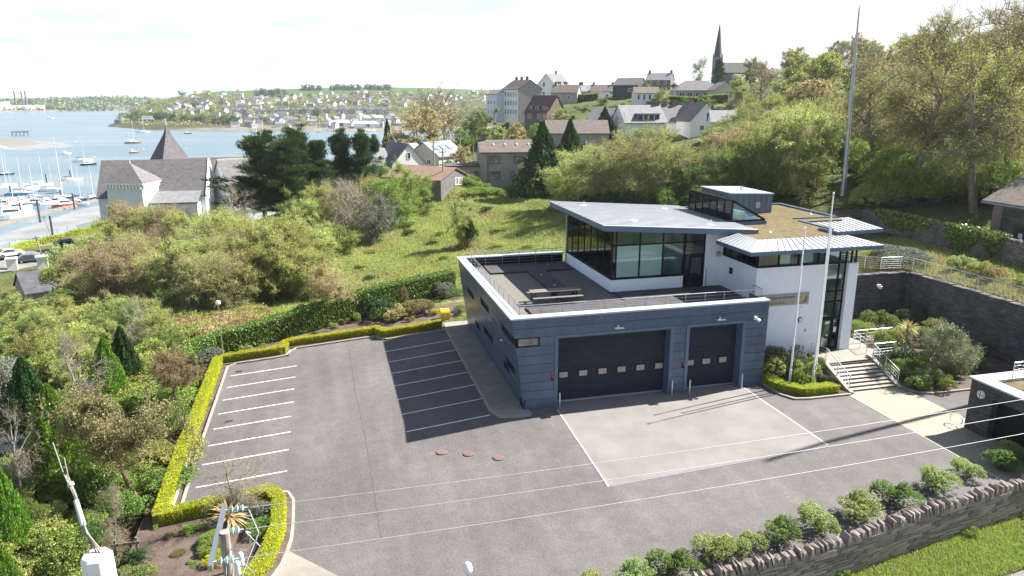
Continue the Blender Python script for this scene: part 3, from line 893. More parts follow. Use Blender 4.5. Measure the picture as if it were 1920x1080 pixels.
# manhole covers
for k, (u, v) in enumerate([(830, 843), (880, 848), (936, 857)]):
    p = at(u, v, -0.6)
    z = cpz(p[0], p[1])
    t = thing("manhole_cover", ["rusty round manhole cover farthest from the garage doors", "rusty round manhole cover in the middle of the three", "rusty round manhole cover nearest the concrete apron"][k], "manhole cover", (p[0], p[1], z), group="manhole covers in the car park")
    MB().lathe([(0.36, -0.05), (0.36, 0.012), (0.3, 0.016)], 24, sm=False).build("frame", M["rust"], t)
    MB().lathe([(0.28, 0.0), (0.28, 0.02), (0.1, 0.022)], 24, sm=False).build("lid", M["rust"], t)
for k, p in enumerate([(-7.2, 55.2), (-6.9, 46.0)]):
    z = cpz(*p)
    t = thing("drain_grate", ["dark drain grate in the far corner beside the hedge", "dark drain grate halfway along the left parking bays"][k], "drain", (p[0], p[1], z))
    MB().box(-0.3, 0.3, -0.2, 0.2, -0.02, 0.01).build("frame", M["rust"], t)
    for i in range(5): box("bar", M["black_frame"], t, -0.26, 0.26, -0.16 + i * 0.075, -0.13 + i * 0.075, 0.01, 0.018)

# block paving before the steps
def paver_material():
    m, n, l, b = new_mat("block_paving")
    tc = n.new("ShaderNodeTexCoord")
    br = n.new("ShaderNodeTexBrick")
    br.inputs["Scale"].default_value = 1.0; br.inputs["Brick Width"].default_value = 0.4; br.inputs["Row Height"].default_value = 0.2
    br.inputs["Mortar Size"].default_value = 0.012; br.inputs["Color1"].default_value = (0.25, 0.222, 0.165, 1); br.inputs["Color2"].default_value = (0.3, 0.265, 0.2, 1)
    br.inputs["Mortar"].default_value = (0.13, 0.115, 0.09, 1)
    l.new(tc.outputs["Object"], br.inputs["Vector"]); l.new(br.outputs["Color"], b.inputs["Base Color"])
    b.inputs["Roughness"].default_value = 0.9
    bu = n.new("ShaderNodeBump"); bu.inputs["Strength"].default_value = 0.4; bu.inputs["Distance"].default_value = 0.01
    l.new(br.outputs["Fac"], bu.inputs["Height"]); bu.invert = True; l.new(bu.outputs["Normal"], b.inputs["Normal"])
    return m
M["pavers"] = paver_material()
pv = tag(obj("pavement", rect_grid("pavement", [(32.0, 35.95, 22.0, 37.35), (35.95, 39.0, 22.0, 31.0)], 0.01, M["pavers"])), kind="structure")
for (x0, x1, y0, y1) in [(31.8, 32.0, 22.0, 37.3), (35.95, 36.1, 31.0, 36.4)]:
    n_ = int((y1 - y0) / 0.6)
    for i in range(n_):
        a = y0 + (y1 - y0) * i / n_; b_ = y0 + (y1 - y0) * (i + 1) / n_ - 0.012
        obj("edging_stone", rect_grid("edging_stone", [(x0, x1, a, b_)], 0.016, M["paver_border"]), pv)
# ------------------------------------------------------------------ the station building
ST = thing("rescue_station", "modern station building of blue-grey zinc and white render with two garage doors", "building", (0, 0, 0))
PITCH = 0.575
def lx(z): return 10.98 - 0.76 * z / 5.85      # the zinc side wall leans outward
FX1, FY, BY = 27.5, 40.0, 58.2

# core of the garage block
core = MB()
core.hexa([(lx(0) + .2, 40.9, -.6), (FX1 - .06, 40.9, -.6), (FX1 - .06, BY, -.6), (lx(0) + .2, BY, -.6)],
          [(lx(5) + .2, 40.9, 5.0), (FX1 - .06, 40.9, 5.0), (FX1 - .06, BY, 5.0), (lx(5) + .2, BY, 5.0)])
core.hexa([(lx(0) + .06, 40.06, -.6), (13.0, 40.06, -.6), (13.0, 40.9, -.6), (lx(0) + .06, 40.9, -.6)],
          [(lx(5.7) + .06, 40.06, 5.7), (13.0, 40.06, 5.7), (13.0, 40.9, 5.7), (lx(5.7) + .06, 40.9, 5.7)])
core.box(20.65, 21.83, 40.06, 40.9, -.6, 5.7)
core.box(25.8, FX1 - .06, 40.06, 40.9, -.6, 5.7)
core.box(13.0, 20.65, 40.06, 40.9, 4.45, 5.7)
core.box(21.83, 25.8, 40.06, 40.9, 4.45, 5.7)
# parapet behind the coping
core.hexa([(lx(5) + .06, 40.9, 5.0), (lx(5) + .5, 40.9, 5.0), (lx(5) + .5, BY, 5.0), (lx(5) + .06, BY, 5.0)],
          [(lx(5.7) + .06, 40.9, 5.7), (lx(5.7) + .5, 40.9, 5.7), (lx(5.7) + .5, BY, 5.7), (lx(5.7) + .06, BY, 5.7)])
core.box(10.7, 19.2, BY - .45, BY, 5.0, 5.7)
garage = core.build("garage_wall", M["black_frame"], ST)

def intervals(x0, x1, cuts):
    segs = [(x0, x1)]
    for a, b in cuts:
        nx = []
        for s, e in segs:
            if b <= s or a >= e: nx.append((s, e)); continue
            if a > s: nx.append((s, a))
            if b < e: nx.append((b, e))
        segs = nx
    return segs

DOORS = [(12.9, 20.8), (21.68, 25.92)]
SIDEWIN = {6: [(52.9, 55.6)], 7: [(47.3, 50.1), (40.0, 43.6)], 3: [(47.4, 50.6), (41.1, 43.5)], 2: [(52.2, 53.9), (42.9, 44.5)]}
for i in range(10):
    z0, z1 = i * PITCH - (0.6 if i == 0 else 0), (i + 1) * PITCH - 0.022
    cuts = list(DOORS) if (i + 1) * PITCH <= 4.61 else []
    if i == 7: cuts.append((0, 11.95))
    for a, b in intervals(lx(z0) if i != 7 else 11.95, FX1, cuts):
        # joints at 2.9 m, staggered row by row
        js = [a] + [j for j in np.arange(9.5 + (i % 3) * 0.97, 28, 2.9) if a + 0.5 < j < b - 0.5] + [b]
        for p, q in zip(js[:-1], js[1:]):
            m_ = MB(); d = random.uniform(0, 0.012)
            l0 = lx(z0) if p == a and p < 11 else p; l1 = lx(z1) if p == a and p < 11 else p
            m_.hexa([(l0 + .004, FY - d, z0), (q - .004, FY - d, z0), (q - .004, FY + .06, z0), (l0 + .004, FY + .06, z0)],
                    [(l1 + .004, FY - d, z1), (q - .004, FY - d, z1), (q - .004, FY + .06, z1), (l1 + .004, FY + .06, z1)])
            m_.build("cladding_panel", M["zinc"], garage)
    for a, b in intervals(FY + 0.004, BY, SIDEWIN.get(i, [])):
        js = [a] + [j for j in np.arange(40.5 + (i % 3) * 0.9, 59, 2.7) if a + 0.5 < j < b - 0.5] + [b]
        for p, q in zip(js[:-1], js[1:]):
            d = random.uniform(0, 0.012); m_ = MB()
            m_.hexa([(lx(z0) - d, p + .004, z0), (lx(z0) + .06, p + .004, z0), (lx(z0) + .06, q - .004, z0), (lx(z0) - d, q - .004, z0)],
                    [(lx(z1) - d, p + .004, z1), (lx(z1) + .06, p + .004, z1), (lx(z1) + .06, q - .004, z1), (lx(z1) - d, q - .004, z1)])
            m_.build("cladding_panel", M["zinc"], garage)
    # right hand return, shorter
    z0_ = z0
    for p, q in ((40.0, 42.3),):
        MB().box(FX1 - .05, FX1 + .005, p + .065, q, z0_, z1).build("cladding_panel", M["zinc"], garage)
# slit windows set back in the side wall
for i, ws in SIDEWIN.items():
    for a, b in ws:
        z0, z1 = i * PITCH, (i + 1) * PITCH - .012
        w = empty("slit_window", parent=ST)
        g = 0.12
        MB().hexa([(lx(z0) + g - .02, a, z0), (lx(z0) + g + .01, a, z0), (lx(z0) + g + .01, b, z0), (lx(z0) + g - .02, b, z0)],
                  [(lx(z1) + g - .02, a, z1), (lx(z1) + g + .01, a, z1), (lx(z1) + g + .01, b, z1), (lx(z1) + g - .02, b, z1)]).build("pane", M["black_frame"], w)
        for zz in (z0, z1 - .05):
            MB().hexa([(lx(zz) + .06, a + .005, zz), (lx(zz) + .1, a + .005, zz), (lx(zz) + .1, b - .005, zz), (lx(zz) + .06, b - .005, zz)],
                      [(lx(zz) + .06, a + .005, zz + .05), (lx(zz) + .1, a + .005, zz + .05), (lx(zz) + .1, b - .005, zz + .05), (lx(zz) + .06, b - .005, zz + .05)]).build("frame", M["black_frame"], w)
w = empty("corner_window", parent=ST)
box("pane", M["net_pane"], w, 10.62, 11.86, 40.035, 40.05, 4.08, 4.53)
for a, b, c, d in [(10.5, 11.95, 4.03, 4.08), (10.5, 11.95, 4.53, 4.585), (11.87, 11.945, 4.08, 4.53), (10.52, 10.6, 4.08, 4.53)]:
    box("frame", M["black_frame"], w, a, b, 40.01, 40.055, c, d)

# coping, in lengths
for k in range(6):
    a, b = 10.12 + k * 2.905, 10.12 + (k + 1) * 2.905 - .01
    MB().box(a, b, 39.93, 40.62, 5.75, 5.85).build("coping", M["coping"], garage)
for k in range(6):
    a, b = 40.63 + k * 2.94, 40.63 + (k + 1) * 2.94 - .01
    MB().box(10.12, 10.78, a, b, 5.75, 5.85).build("coping", M["coping"], garage)
for k in range(3):
    a, b = 10.79 + k * 2.85, 10.79 + (k + 1) * 2.85 - .01
    MB().box(a, b, 57.62, 58.27, 5.752, 5.852).build("coping", M["coping"], garage)

# garage doors
for di, (a, b) in enumerate(DOORS):
    a2, b2, top = a + .22, b - .22, 4.42
    t = MB()
    t.box(a, a2, 39.95, 40.95, -.5, 4.6); t.box(b2, b, 39.95, 40.95, -.5, 4.6); t.box(a2, b2, 39.95, 40.95, top, 4.6)
    t.build("door_surround", M["zinc_trim"], ST)
    d = empty("garage_door", parent=ST)
    n = 8; hh = top / n
    for k in range(n):
        MB().box(a2, b2, 40.7, 40.76, k * hh - (.4 if k == 0 else 0), (k + 1) * hh - .008).build("door_section", M["door_navy"], d)
    box("backing", M["black_frame"], d, a2, b2, 40.765, 40.8, -.4, top)
    npane = 6 if di == 0 else 3
    xs_ = [13.45 + 1.3 * k for k in range(6)] if di == 0 else [22.15 + 1.2 * k for k in range(3)]
    for x in xs_:
        f = MB(); f.box(x - .06, x + .6, 40.66, 40.70, 1.5, 1.98)
        f.build("pane_frame", M["black_frame"], d)
        box("pane", M["brown_pane"], d, x, x + .54, 40.645, 40.66, 1.56, 1.92)
    box("threshold", M["coping"], d, a2, b2, 40.55, 40.7, -.3, .03)
    # flood light over the door
    cx = (16.93, 23.9)[di]
    fl = MB(); fl.tube((cx, 40.0, 4.86), (cx, 39.84, 4.88), .03); fl.box(cx - .3, cx + .3, 39.55, 39.83, 4.83, 4.88); fl.box(cx - .06, cx + .06, 39.83, 39.95, 4.84, 5.0)
    fl.build("flood_light", M["steel"], ST)
    rx = (12.76, 21.56)[di]
    box("signal_box", M["black_frame"], ST, rx - .06, rx + .06, 39.9, 39.99, 1.72, 1.96)
    MB().lathe([(.02, 0), (.085, .03), (.085, .1), (.03, .14)], 12, (0, 0, 0)).build("signal_lamp", M["red_lamp"], ST).matrix_local = Matrix.Translation((rx, 39.9, 1.98)) @ Matrix.Rotation(R(70), 4, "X")
# twin flood light on the right of the facade and lamps on the side wall
fl = MB(); fl.tube((26.5, 40, 4.7), (26.5, 39.8, 4.72), .025)
fl.build("lamp_bracket", M["white_paint"], ST)
for dx in (-.09, .09):
    MB().lathe([(.03, 0), (.1, .05), (.12, .22)], 12).build("lamp_head", M["white_paint"], ST).matrix_local = Matrix.Translation((26.5 + dx, 39.8, 4.78 - dx)) @ Matrix.Rotation(R(125), 4, "X") @ Matrix.Rotation(R(dx * 160), 4, "Y")
for (y, z) in [(57.0, 3.85), (46.2, 3.95)]:
    x = lx(z); s = MB(); s.tube((x, y, z), (x - .18, y, z + .03), .03); s.box(x - .26, x - .14, y - .32, y + .32, z, z + .06)
    s.build("side_lamp", M["steel"], ST)
box("vent_cap", M["white_paint"], ST, lx(3.2) - .1, lx(3.2), 43.9, 44.1, 3.15, 3.25)

# ---- roof deck
box("roof_gravel", M["gravel"], ST, lx(5.0) + .5, 28.0, 40.9, 57.75, 5.0, 5.02)
def deck_strip(x0, x1, y0, y1, nx, ny):
    w = empty("deck_walkway", parent=ST)
    for i in range(nx):
        for j in range(ny):
            a, b = x0 + (x1 - x0) * i / nx, x0 + (x1 - x0) * (i + 1) / nx
            c, d = y0 + (y1 - y0) * j / ny, y0 + (y1 - y0) * (j + 1) / ny
            box("deck_board", M["deck_dark"], w, a + .006, b - .006, c + .006, d - .006, 5.02, 5.16 + random.uniform(0, .004))
deck_strip(12.3, 27.7, 41.3, 44.6, 10, 6)
deck_strip(12.2, 19.0, 54.6, 57.3, 4, 5)
deck_strip(15.2, 16.7, 44.62, 54.58, 2, 6)
deck_strip(19.4, 27.8, 44.62, 46.7, 5, 3)
for (x, y) in [(13.2, 42.0), (15.9, 46.5), (15.9, 49.6), (15.9, 53.0), (17.5, 56.4), (21, 42.3)]:
    MB().lathe([(.07, 0), (.06, .04)], 10, (x, y, 5.165)).build("deck_light", M["white_paint"], ST)
# railing
def railing(name, pts, zb, h, wires, parent, m_post, spacing=1.35, rail_r=.028, post_r=.02):
    r = empty(name, parent=parent) if parent else name
    for i in range(len(pts) - 1):
        a, b = Vector(pts[i]), Vector(pts[i + 1]); n = max(1, round((b - a).length / spacing))
        up = Vector((0, 0, h))
        MB().tube(a + up, b + up, rail_r, n=8).build("handrail", M["steel"], r)
        for w in range(wires):
            z = h * (w + .6) / (wires + .4)
            MB().tube(a + Vector((0, 0, z)), b + Vector((0, 0, z)), .008, n=4).build("rail_wire", M["steel"], r)
        for k in range(n + (1 if i == len(pts) - 2 else 0)):
            p = a.lerp(b, k / n)
            MB().tube(p, p + up, post_r, n=6).build("post", m_post, r)
    return r
railing("deck_railing", [(21.0, 57.35, 5.02), (10.95, 57.35, 5.02), (10.95, 41.0, 5.02), (27.55, 41.0, 5.02), (27.62, 42.2, 5.02)], 5, 1.3, 5, ST, M["steel_dark"])

# ---- upper storey: white plinth wall, glazing, sloping roof
GX0, GX1, GY0, GY1 = 19.2, 28.2, 46.8, 57.0
SILL, MID = 6.08, 8.5
def roof_z(x): return 10.12 - .068 * (x - 18.3)
up = MB()
up.box(GX0, 24.85, GY0, GY0 + .25, 5.0, SILL)
up.box(GX0, GX0 + .25, GY0 + .25, GY1, 5.0, SILL)
up.build("plinth_wall", M["render_white"], ST)
up = MB()
up.box(26.45, 28.2, GY0, GY0 + .25, 5.0, 9.3)
up.build("deck_wall", M["render_white"], ST)
box("back_wall", M["interior"], ST, GX0, 36, GY1 - .25, GY1, 5.0, 9.2)
box("inner_wall", M["interior"], ST, 25.6, 25.8, GY0 + 2.2, GY1 - .25, 5.0, 9.2)
box("inner_floor", M["interior_floor"], ST, GX0 + .25, 28, GY0 + .25, GY1 - .25, 5.02, 5.15)
box("skirting", M["zinc_trim"], ST, GX0 - .03, GX0 - .004, GY0 - .03, GY1, 5.02, 5.17)
box("skirting", M["zinc_trim"], ST, GX0 - .03, 24.85, GY0 - .03, GY0 - .004, 5.02, 5.17)
glz = empty("upper_glazing", parent=ST)
def bar(*b): box("mullion", M["black_frame"], glz, *b)
head = lambda x: roof_z(x) - .42
# front glazing: bars
fx = [19.2, 21.35, 23.15, 24.85]
for x in [19.2, 19.55, 21.35, 23.15]:
    bar(x - .04, x + .04, GY0 + .02, GY0 + .12, SILL, head(x))
bar(24.8, 24.9, GY0 + .0, GY0 + .12, 5.16, head(24.85)); bar(26.38, 26.46, GY0, GY0 + .12, 5.16, head(26.4))
bar(19.2, 24.8, GY0 - .02, GY0 + .14, SILL - .05, SILL + .09)
bar(19.24, 26.4, GY0 + .01, GY0 + .11, MID - .05, MID + .05)
MB().hexa([(19.2, GY0, head(19.2) - .12), (26.46, GY0, head(26.4) - .12), (26.46, GY0 + .13, head(26.4) - .12), (19.2, GY0 + .13, head(19.2) - .12)],
          [(19.2, GY0, head(19.2)), (26.46, GY0, head(26.4)), (26.46, GY0 + .13, head(26.4)), (19.2, GY0 + .13, head(19.2))]).build("head_bar", M["black_frame"], glz)
for p, q in zip([19.24, 19.59, 21.39, 23.19, 24.9], [19.51, 21.31, 23.11, 24.8, 26.38]):
    box("glass_pane", M["glass"], glz, p, q, GY0 + .06, GY0 + .07, SILL + .09 if p < 24 else 7.55, MID - .05)
    MB().hexa([(p, GY0 + .06, MID + .05), (q, GY0 + .06, MID + .05), (q, GY0 + .07, MID + .05), (p, GY0 + .07, MID + .05)],
              [(p, GY0 + .06, head(p) - .12), (q, GY0 + .06, head(q) - .12), (q, GY0 + .07, head(q) - .12), (p, GY0 + .07, head(p) - .12)]).build("glass_pane", M["glass"], glz)
for p, q in ((19.62, 21.29), (21.41, 23.09)):
    box("roller_blind", M["blind"], glz, p, q, GY0 + .1, GY0 + .115, SILL + .1, MID - .06)
# balcony door
bd = empty("deck_door", parent=ST)
for b in [(24.9, 25.0, GY0 + .01, GY0 + .1, 5.17, 7.5), (25.28, 25.4, GY0 - .01, GY0 + .1, 5.17, 7.5), (26.26, 26.38, GY0 - .01, GY0 + .1, 5.17, 7.5), (25.4, 26.26, GY0 - .01, GY0 + .1, 7.36, 7.5), (25.4, 26.26, GY0 - .01, GY0 + .1, 5.17, 5.42), (24.9, 26.38, GY0 + .012, GY0 + .11, 7.5, 7.6)]:
    box("frame", M["black_frame"], bd, *b)
box("pane", M["glass"], bd, 25.4, 26.26, GY0 + .04, GY0 + .05, 5.42, 7.36); box("pane", M["glass"], bd, 25.0, 25.28, GY0 + .04, GY0 + .05, 5.17, 7.5)
box("handle", M["steel"], bd, 25.33, 25.5, GY0 - .07, GY0 - .03, 6.25, 6.3)
# left glazing: six bays to the back
ys_ = np.linspace(GY0 + .1, GY1 - .1, 8)
for y in ys_:
    bar(GX0 + .02, GX0 + .12, y - .035, y + .035, SILL, head(GX0))
bar(GX0 - .02, GX0 + .14, GY0 + .14, GY1, SILL - .05, SILL + .09); bar(GX0 + .01, GX0 + .11, GY0 + .12, GY1, MID - .05, MID + .05)
bar(GX0, GX0 + .13, GY0 + .13, GY1, head(GX0) - .12, head(GX0))
for p, q in zip(ys_[:-1], ys_[1:]):
    box("glass_pane", M["glass"], glz, GX0 + .06, GX0 + .07, p + .035, q - .035, SILL + .09, MID - .05)
    box("glass_pane", M["glass"], glz, GX0 + .06, GX0 + .07, p + .035, q - .035, MID + .05, head(GX0) - .12)
# furniture glimpsed inside
tb = MB(); tb.box(20.6, 24.2, 49.2, 50.6, 5.86, 5.92)
for x, y in ((20.8, 49.4), (24, 49.4), (20.8, 50.4), (24, 50.4)): tb.box(x - .04, x + .04, y - .04, y + .04, 5.15, 5.86)
tag(tb.build("meeting_table", M["wood_grey"]), "long meeting table inside the glazed upper room", "table")

# main roof
rf = empty("main_roof", parent=ST)
RX0, RX1, RY0, RY1 = 18.25, 30.2, 46.0, 58.6
npan = 22
MB().hexa([(RX0, RY0, roof_z(RX0) - .4), (RX1, RY0, roof_z(RX1) - .4), (RX1, RY1, roof_z(RX1) - .4), (RX0, RY1, roof_z(RX0) - .4)],
          [(RX0, RY0, roof_z(RX0) - .03), (RX1, RY0, roof_z(RX1) - .03), (RX1, RY1, roof_z(RX1) - .03), (RX0, RY1, roof_z(RX0) - .03)]).build("fascia", M["zinc_trim"], rf)
for k in range(npan):
    y0 = RY0 - .04 + (RY1 - RY0 + .08) * k / npan; y1 = RY0 - .04 + (RY1 - RY0 + .08) * (k + 1) / npan
    a, b = RX0 - .05, RX1 + .04
    y0 += .016
    MB().hexa([(a, y0, roof_z(a) - .03), (b, y0, roof_z(b) - .03), (b, y1 - .03, roof_z(b) - .03), (a, y1 - .03, roof_z(a) - .03)],
              [(a, y0, roof_z(a)), (b, y0, roof_z(b)), (b, y1 - .03, roof_z(b)), (a, y1 - .03, roof_z(a))]).build("roof_panel", M["roof_metal"], rf)
    MB().hexa([(a, y1 - .03, roof_z(a) - .03), (b, y1 - .03, roof_z(b) - .03), (b, y1 + .015, roof_z(b) - .03), (a, y1 + .015, roof_z(a) - .03)],
              [(a, y1 - .03, roof_z(a) + .03), (b, y1 - .03, roof_z(b) + .03), (b, y1 + .015, roof_z(b) + .03), (a, y1 + .015, roof_z(a) + .03)]).build("seam", M["seam"], rf)
for (x, y) in [(20.4, 56.2), (21.6, 48.6), (27.6, 56.0), (27.2, 47.6)]:
    z = roof_z(x)
    s = MB(); s.lathe([(.3, .03), (.26, .05)], 12, (x, y, z)); s.tube((x, y, z + .04), (x + .05, y, z + .4), .035)
    s.build("safety_anchor", M["white_paint"], rf)

# ---- tower with the entrance
TX0, TX1, TY, TZ = 27.9, 35.75, 42.3, 7.4
tw = MB()
tw.box(TX0, 33.3, TY, TY + .3, -.3, TZ); tw.box(TX0, TX0 + .3, TY + .3, 46.8, -.3, TZ)
tw.box(34.95, TX1, TY - .25, TY + .3, -.3, TZ); tw.box(TX1 - .3, TX1, TY + .3, 50, -.3, TZ)
tower = tw.build("tower_wall", M["render_white"], ST)
box("rear_block", M["render_white"], ST, 28.2, 40.6, 50.0, 59.0, 0, 8.5)
box("rear_block", M["render_white"], ST, 28.3, 35.4, 46.85, 49.98, 0, 8.5)
box("lobby_wall", M["interior"], ST, 28.3, 35.4, 46.6, 46.8, 0, 8.6)
box("lobby_floor", M["interior_floor"], ST, 28.25, 35.4, 42.65, 46.6, 1.0, 1.1)
box("upper_lobby_floor", M["interior_floor"], ST, 28.25, 33.2, 42.65, 46.6, 5.0, 5.2)
sw = empty("strip_window", parent=ST)
SZ0, SZ1 = 7.4, 8.5
for b in [(TX0 - .02, 33.3, TY - .02, TY + .14, SZ0, SZ0 + .14), (TX0 - .02, 33.3, TY - .02, TY + .14, SZ1 - .1, SZ1), (TX0 - .02, TX0 + .14, TY + .14, 46.8, SZ0, SZ0 + .14), (TX0 - .02, TX0 + .14, TY + .14, 46.8, SZ1 - .1, SZ1)]:
    box("frame", M["black_frame"], sw, *b)
for x in (27.95, 29.55, 31.1, 32.65, 33.25): box("frame", M["black_frame"], sw, x - .05, x + .05, TY, TY + .12, SZ0 + .14, SZ1 - .1)
for y in (43.6, 44.7, 45.8, 46.7): box("frame", M["black_frame"], sw, TX0, TX0 + .12, y - .05, y + .05, SZ0 + .14, SZ1 - .1)
box("pane", M["glass"], sw, TX0 + .1, 33.2, TY + .05, TY + .06, SZ0 + .14, SZ1 - .1)
box("pane", M["glass"], sw, TX0 + .05, TX0 + .06, TY + .1, 46.7, SZ0 + .14, SZ1 - .1)
for x, w_ in ((29.7, .9), (30.9, .25), (31.6, .8)):
    box("roller_blind", M["blind"] if w_ > .5 else M["wood_grey"], sw, x, x + w_, TY + .3, TY + .33, SZ0 + .14, SZ1 - .1)
# entrance glazing
eg = empty("entrance_glazing", parent=ST)
E0, E1, LZ = 33.3, 34.95, 1.08
for b in [(E0, E0 + .09, TY - .02, TY + .12, LZ, 8.5), (E1 - .06, E1, TY - .0, TY + .12, LZ, 8.5), (34.35, 34.43, TY, TY + .12, LZ, 8.5),
          (E0 + .09, E1 - .06, TY + .005, TY + .11, 3.42, 3.52), (E0 + .09, E1 - .06, TY + .005, TY + .11, 4.6, 4.7), (E0 + .09, E1 - .06, TY + .005, TY + .11, 5.35, 5.45), (E0 + .09, E1 - .06, TY + .005, TY + .11, 7.35, 7.5), (E0, TX1, TY + .0, TY + .12, 8.4, 8.5)]:
    box("mullion", M["black_frame"], eg, *b)
for z0, z1 in ((LZ, 3.42), (3.52, 4.6), (4.7, 5.35), (5.45, 7.35), (7.5, 8.4)):
    for x0, x1 in ((E0 + .09, 34.35), (34.43, E1 - .06)): box("glass_pane", M["glass"], eg, x0, x1, TY + .05, TY + .06, z0, z1)
box("glass_pane", M["glass"], eg, E1, TX1 - .06, TY + .05, TY + .06, 7.5, 8.4)
for x in (35.35, TX1 - .04): box("mullion", M["black_frame"], eg, x - .04, x + .04, TY, TY + .12, 7.4, 8.4)
ed = empty("entrance_door", parent=ST)
for b in [(33.42, 33.52, TY - .03, TY + .045, LZ + .02, 3.4), (34.24, 34.34, TY - .03, TY + .045, LZ + .02, 3.4), (33.52, 34.24, TY - .03, TY + .045, 3.28, 3.4), (33.52, 34.24, TY - .03, TY + .045, LZ + .02, LZ + .16)]:
    box("frame", M["black_frame"], ed, *b)
box("handle", M["steel"], ed, 33.56, 33.6, TY - .1, TY - .06, 1.9, 2.4)
box("notice", M["white_paint"], ed, 34.5, 34.72, TY + .035, TY + .045, 2.35, 2.75); box("notice", M["white_paint"], ed, 33.75, 34.05, TY + .035, TY + .045, 3.0, 3.08)

# sign with lettering
sg = empty("name_sign", parent=ST)
SX0, SX1, SZA, SZB = 28.15, 32.15, 4.66, 5.5
box("sign_plate", M["sign_plate"], sg, SX0, SX1, TY - .05, TY - .005, SZA, SZB)
def text(s, x, z, size, m, parent, y, name="lettering", rot=None):
    cu = bpy.data.curves.new(name, "FONT"); cu.body = s; cu.size = size; cu.extrude = .008
    cu.materials.append(m)
    tmp = bpy.data.objects.new(name, cu); col.objects.link(tmp)
    bpy.context.view_layer.update()
    me = bpy.data.meshes.new_from_object(tmp.evaluated_get(bpy.context.evaluated_depsgraph_get()))
    bpy.data.objects.remove(tmp); bpy.data.curves.remove(cu)
    me.materials.clear(); me.materials.append(m)
    o = obj(name, me, parent); o.location = (x, y, z); o.rotation_euler = rot or (R(90), 0, 0)
    return o
text("Garda C\u00f3sta na h\u00c9ireann", SX0 + .1, 5.16, .27, M["sign_letter"], sg, TY - .06)
text("Irish Coast Guard", SX0 + .1, 4.78, .27, M["sign_letter_grey"], sg, TY - .06)
def emblem(x, z):
    a = [(x + .19 * math.cos(R(t)), z + .27 * math.sin(R(t))) for t in range(60, 261, 20)] + [(x - .02, z - .05), (x + .1, z + .18)]
    MB().prism(a, TY - .062, TY - .052).build("emblem", M["gold"], sg)
    b = [(x + .16 * math.cos(R(t)) + .05, z + .25 * math.sin(R(t)) - .03) for t in range(55, -100, -20)] + [(x - .16, z - .3), (x + .02, z - .19)] + [(x + .1 * math.cos(R(t)) + .05, z + .2 * math.sin(R(t)) - .02) for t in range(-60, 56, 20)]
    MB().prism(b, TY - .075, TY - .063).build("emblem", M["blue"], sg)
emblem(31.75, 5.1)
MB().lathe([(.19, 0), (.19, .06), (.14, .09)], 18).build("round_lamp", M["black_frame"], ST).matrix_local = Matrix.Translation((31.65, TY, 3.5)) @ Matrix.Rotation(R(90), 4, "X")
MB().lathe([(.15, .085), (.15, .1), (.06, .13)], 18).build("lamp_lens", M["white_paint"], ST).matrix_local = Matrix.Translation((31.65, TY, 3.5)) @ Matrix.Rotation(R(90), 4, "X")
MB().lathe([(.06, 0), (.06, .06), (.03, .1)], 12).build("door_camera", M["white_paint"], ST).matrix_local = Matrix.Translation((31.65, TY, 4.42)) @ Matrix.Rotation(R(90), 4, "X")
box("intercom", M["steel"], ST, 32.1, 32.22, TY - .05, TY, 2.6, 2.8)
# bits on the deck wall
box("wall_lamp", M["steel"], ST, 27.35, 27.62, GY0 - .14, GY0, 7.35, 7.72); box("alarm_box", M["white_paint"], ST, 27.5, 27.85, GY0 - .1, GY0, 8.35, 8.52)
box("louvre_box", M["black_frame"], ST, TX0 - .08, TX0, 45.3, 45.65, 6.3, 6.75); box("post_box", M["red_lamp"], ST, 27.72, 27.8, GY0 - .06, GY0, 8.12, 8.2)
box("downpipe", M["steel_dark"], ST, 26.62, 26.67, GY0 - .06, GY0, 5.1, 6.5)
MB().box(GX0 - .1, GX0, 49.6, 49.85, 5.62, 5.74).build("socket_box", M["white_paint"], ST)

# skirt canopy round the tower
def seam_roof(name, quads, m, fascia, thick=.28, pitch=.52):
    """each quad: eave a->b, ridge c->d (a-c and b-d are its sides); panels run from eave to ridge"""
    r = empty(name, parent=ST)
    for a, b, c, d in quads:
        a, b, c, d = map(Vector, (a, b, c, d)); n = max(1, round((b - a).length / pitch))
        for k in range(n):
            p, q = k / n, (k + 1) / n
            e0, e1 = a.lerp(b, p), a.lerp(b, q); r0, r1 = c.lerp(d, p), c.lerp(d, q)
            dn = Vector((0, 0, -.03))
            MB().hexa([e0 + dn, e1 + dn, r1 + dn, r0 + dn], [e0, e1, r1, r0]).build("roof_panel", m, r)
            if k:
                w = (b - a).normalized() * .014; u_ = Vector((0, 0, .035))
                MB().hexa([e0 - w, e0 + w, r0 + w, r0 - w], [e0 - w + u_, e0 + w + u_, r0 + w + u_, r0 - w + u_]).build("seam", M["seam"], r)
        ov = Vector((0, 0, -thick)); z3 = Vector((0, 0, -.031))
        MB().hexa([a + ov, b + ov, d + ov * 1.6, c + ov * 1.6], [a + z3, b + z3, d + z3, c + z3]).build("fascia", fascia, r)
    return r
ez, iz = 8.8, 9.22
CA, CB, CCn, CD = (26.6, 41.15, ez), (36.85, 41.15, ez), (35.3, 43.0, iz), (28.3, 43.0, iz)
seam_roof("skirt_canopy", [(CA, CB, CD, CCn), ((26.6, 45.6, ez), CA, (28.3, 45.6, iz), CD), (CB, (36.85, 46.2, ez), CCn, (35.3, 46.2, iz))], M["roof_metal_light"], M["zinc_trim"])
seam_roof("rear_canopy", [((36.75, 46.5, 8.75), (41.7, 46.9, 8.75), (36.75, 51.0, 8.95), (42.0, 51.3, 8.95))], M["roof_metal_light"], M["zinc_trim"])
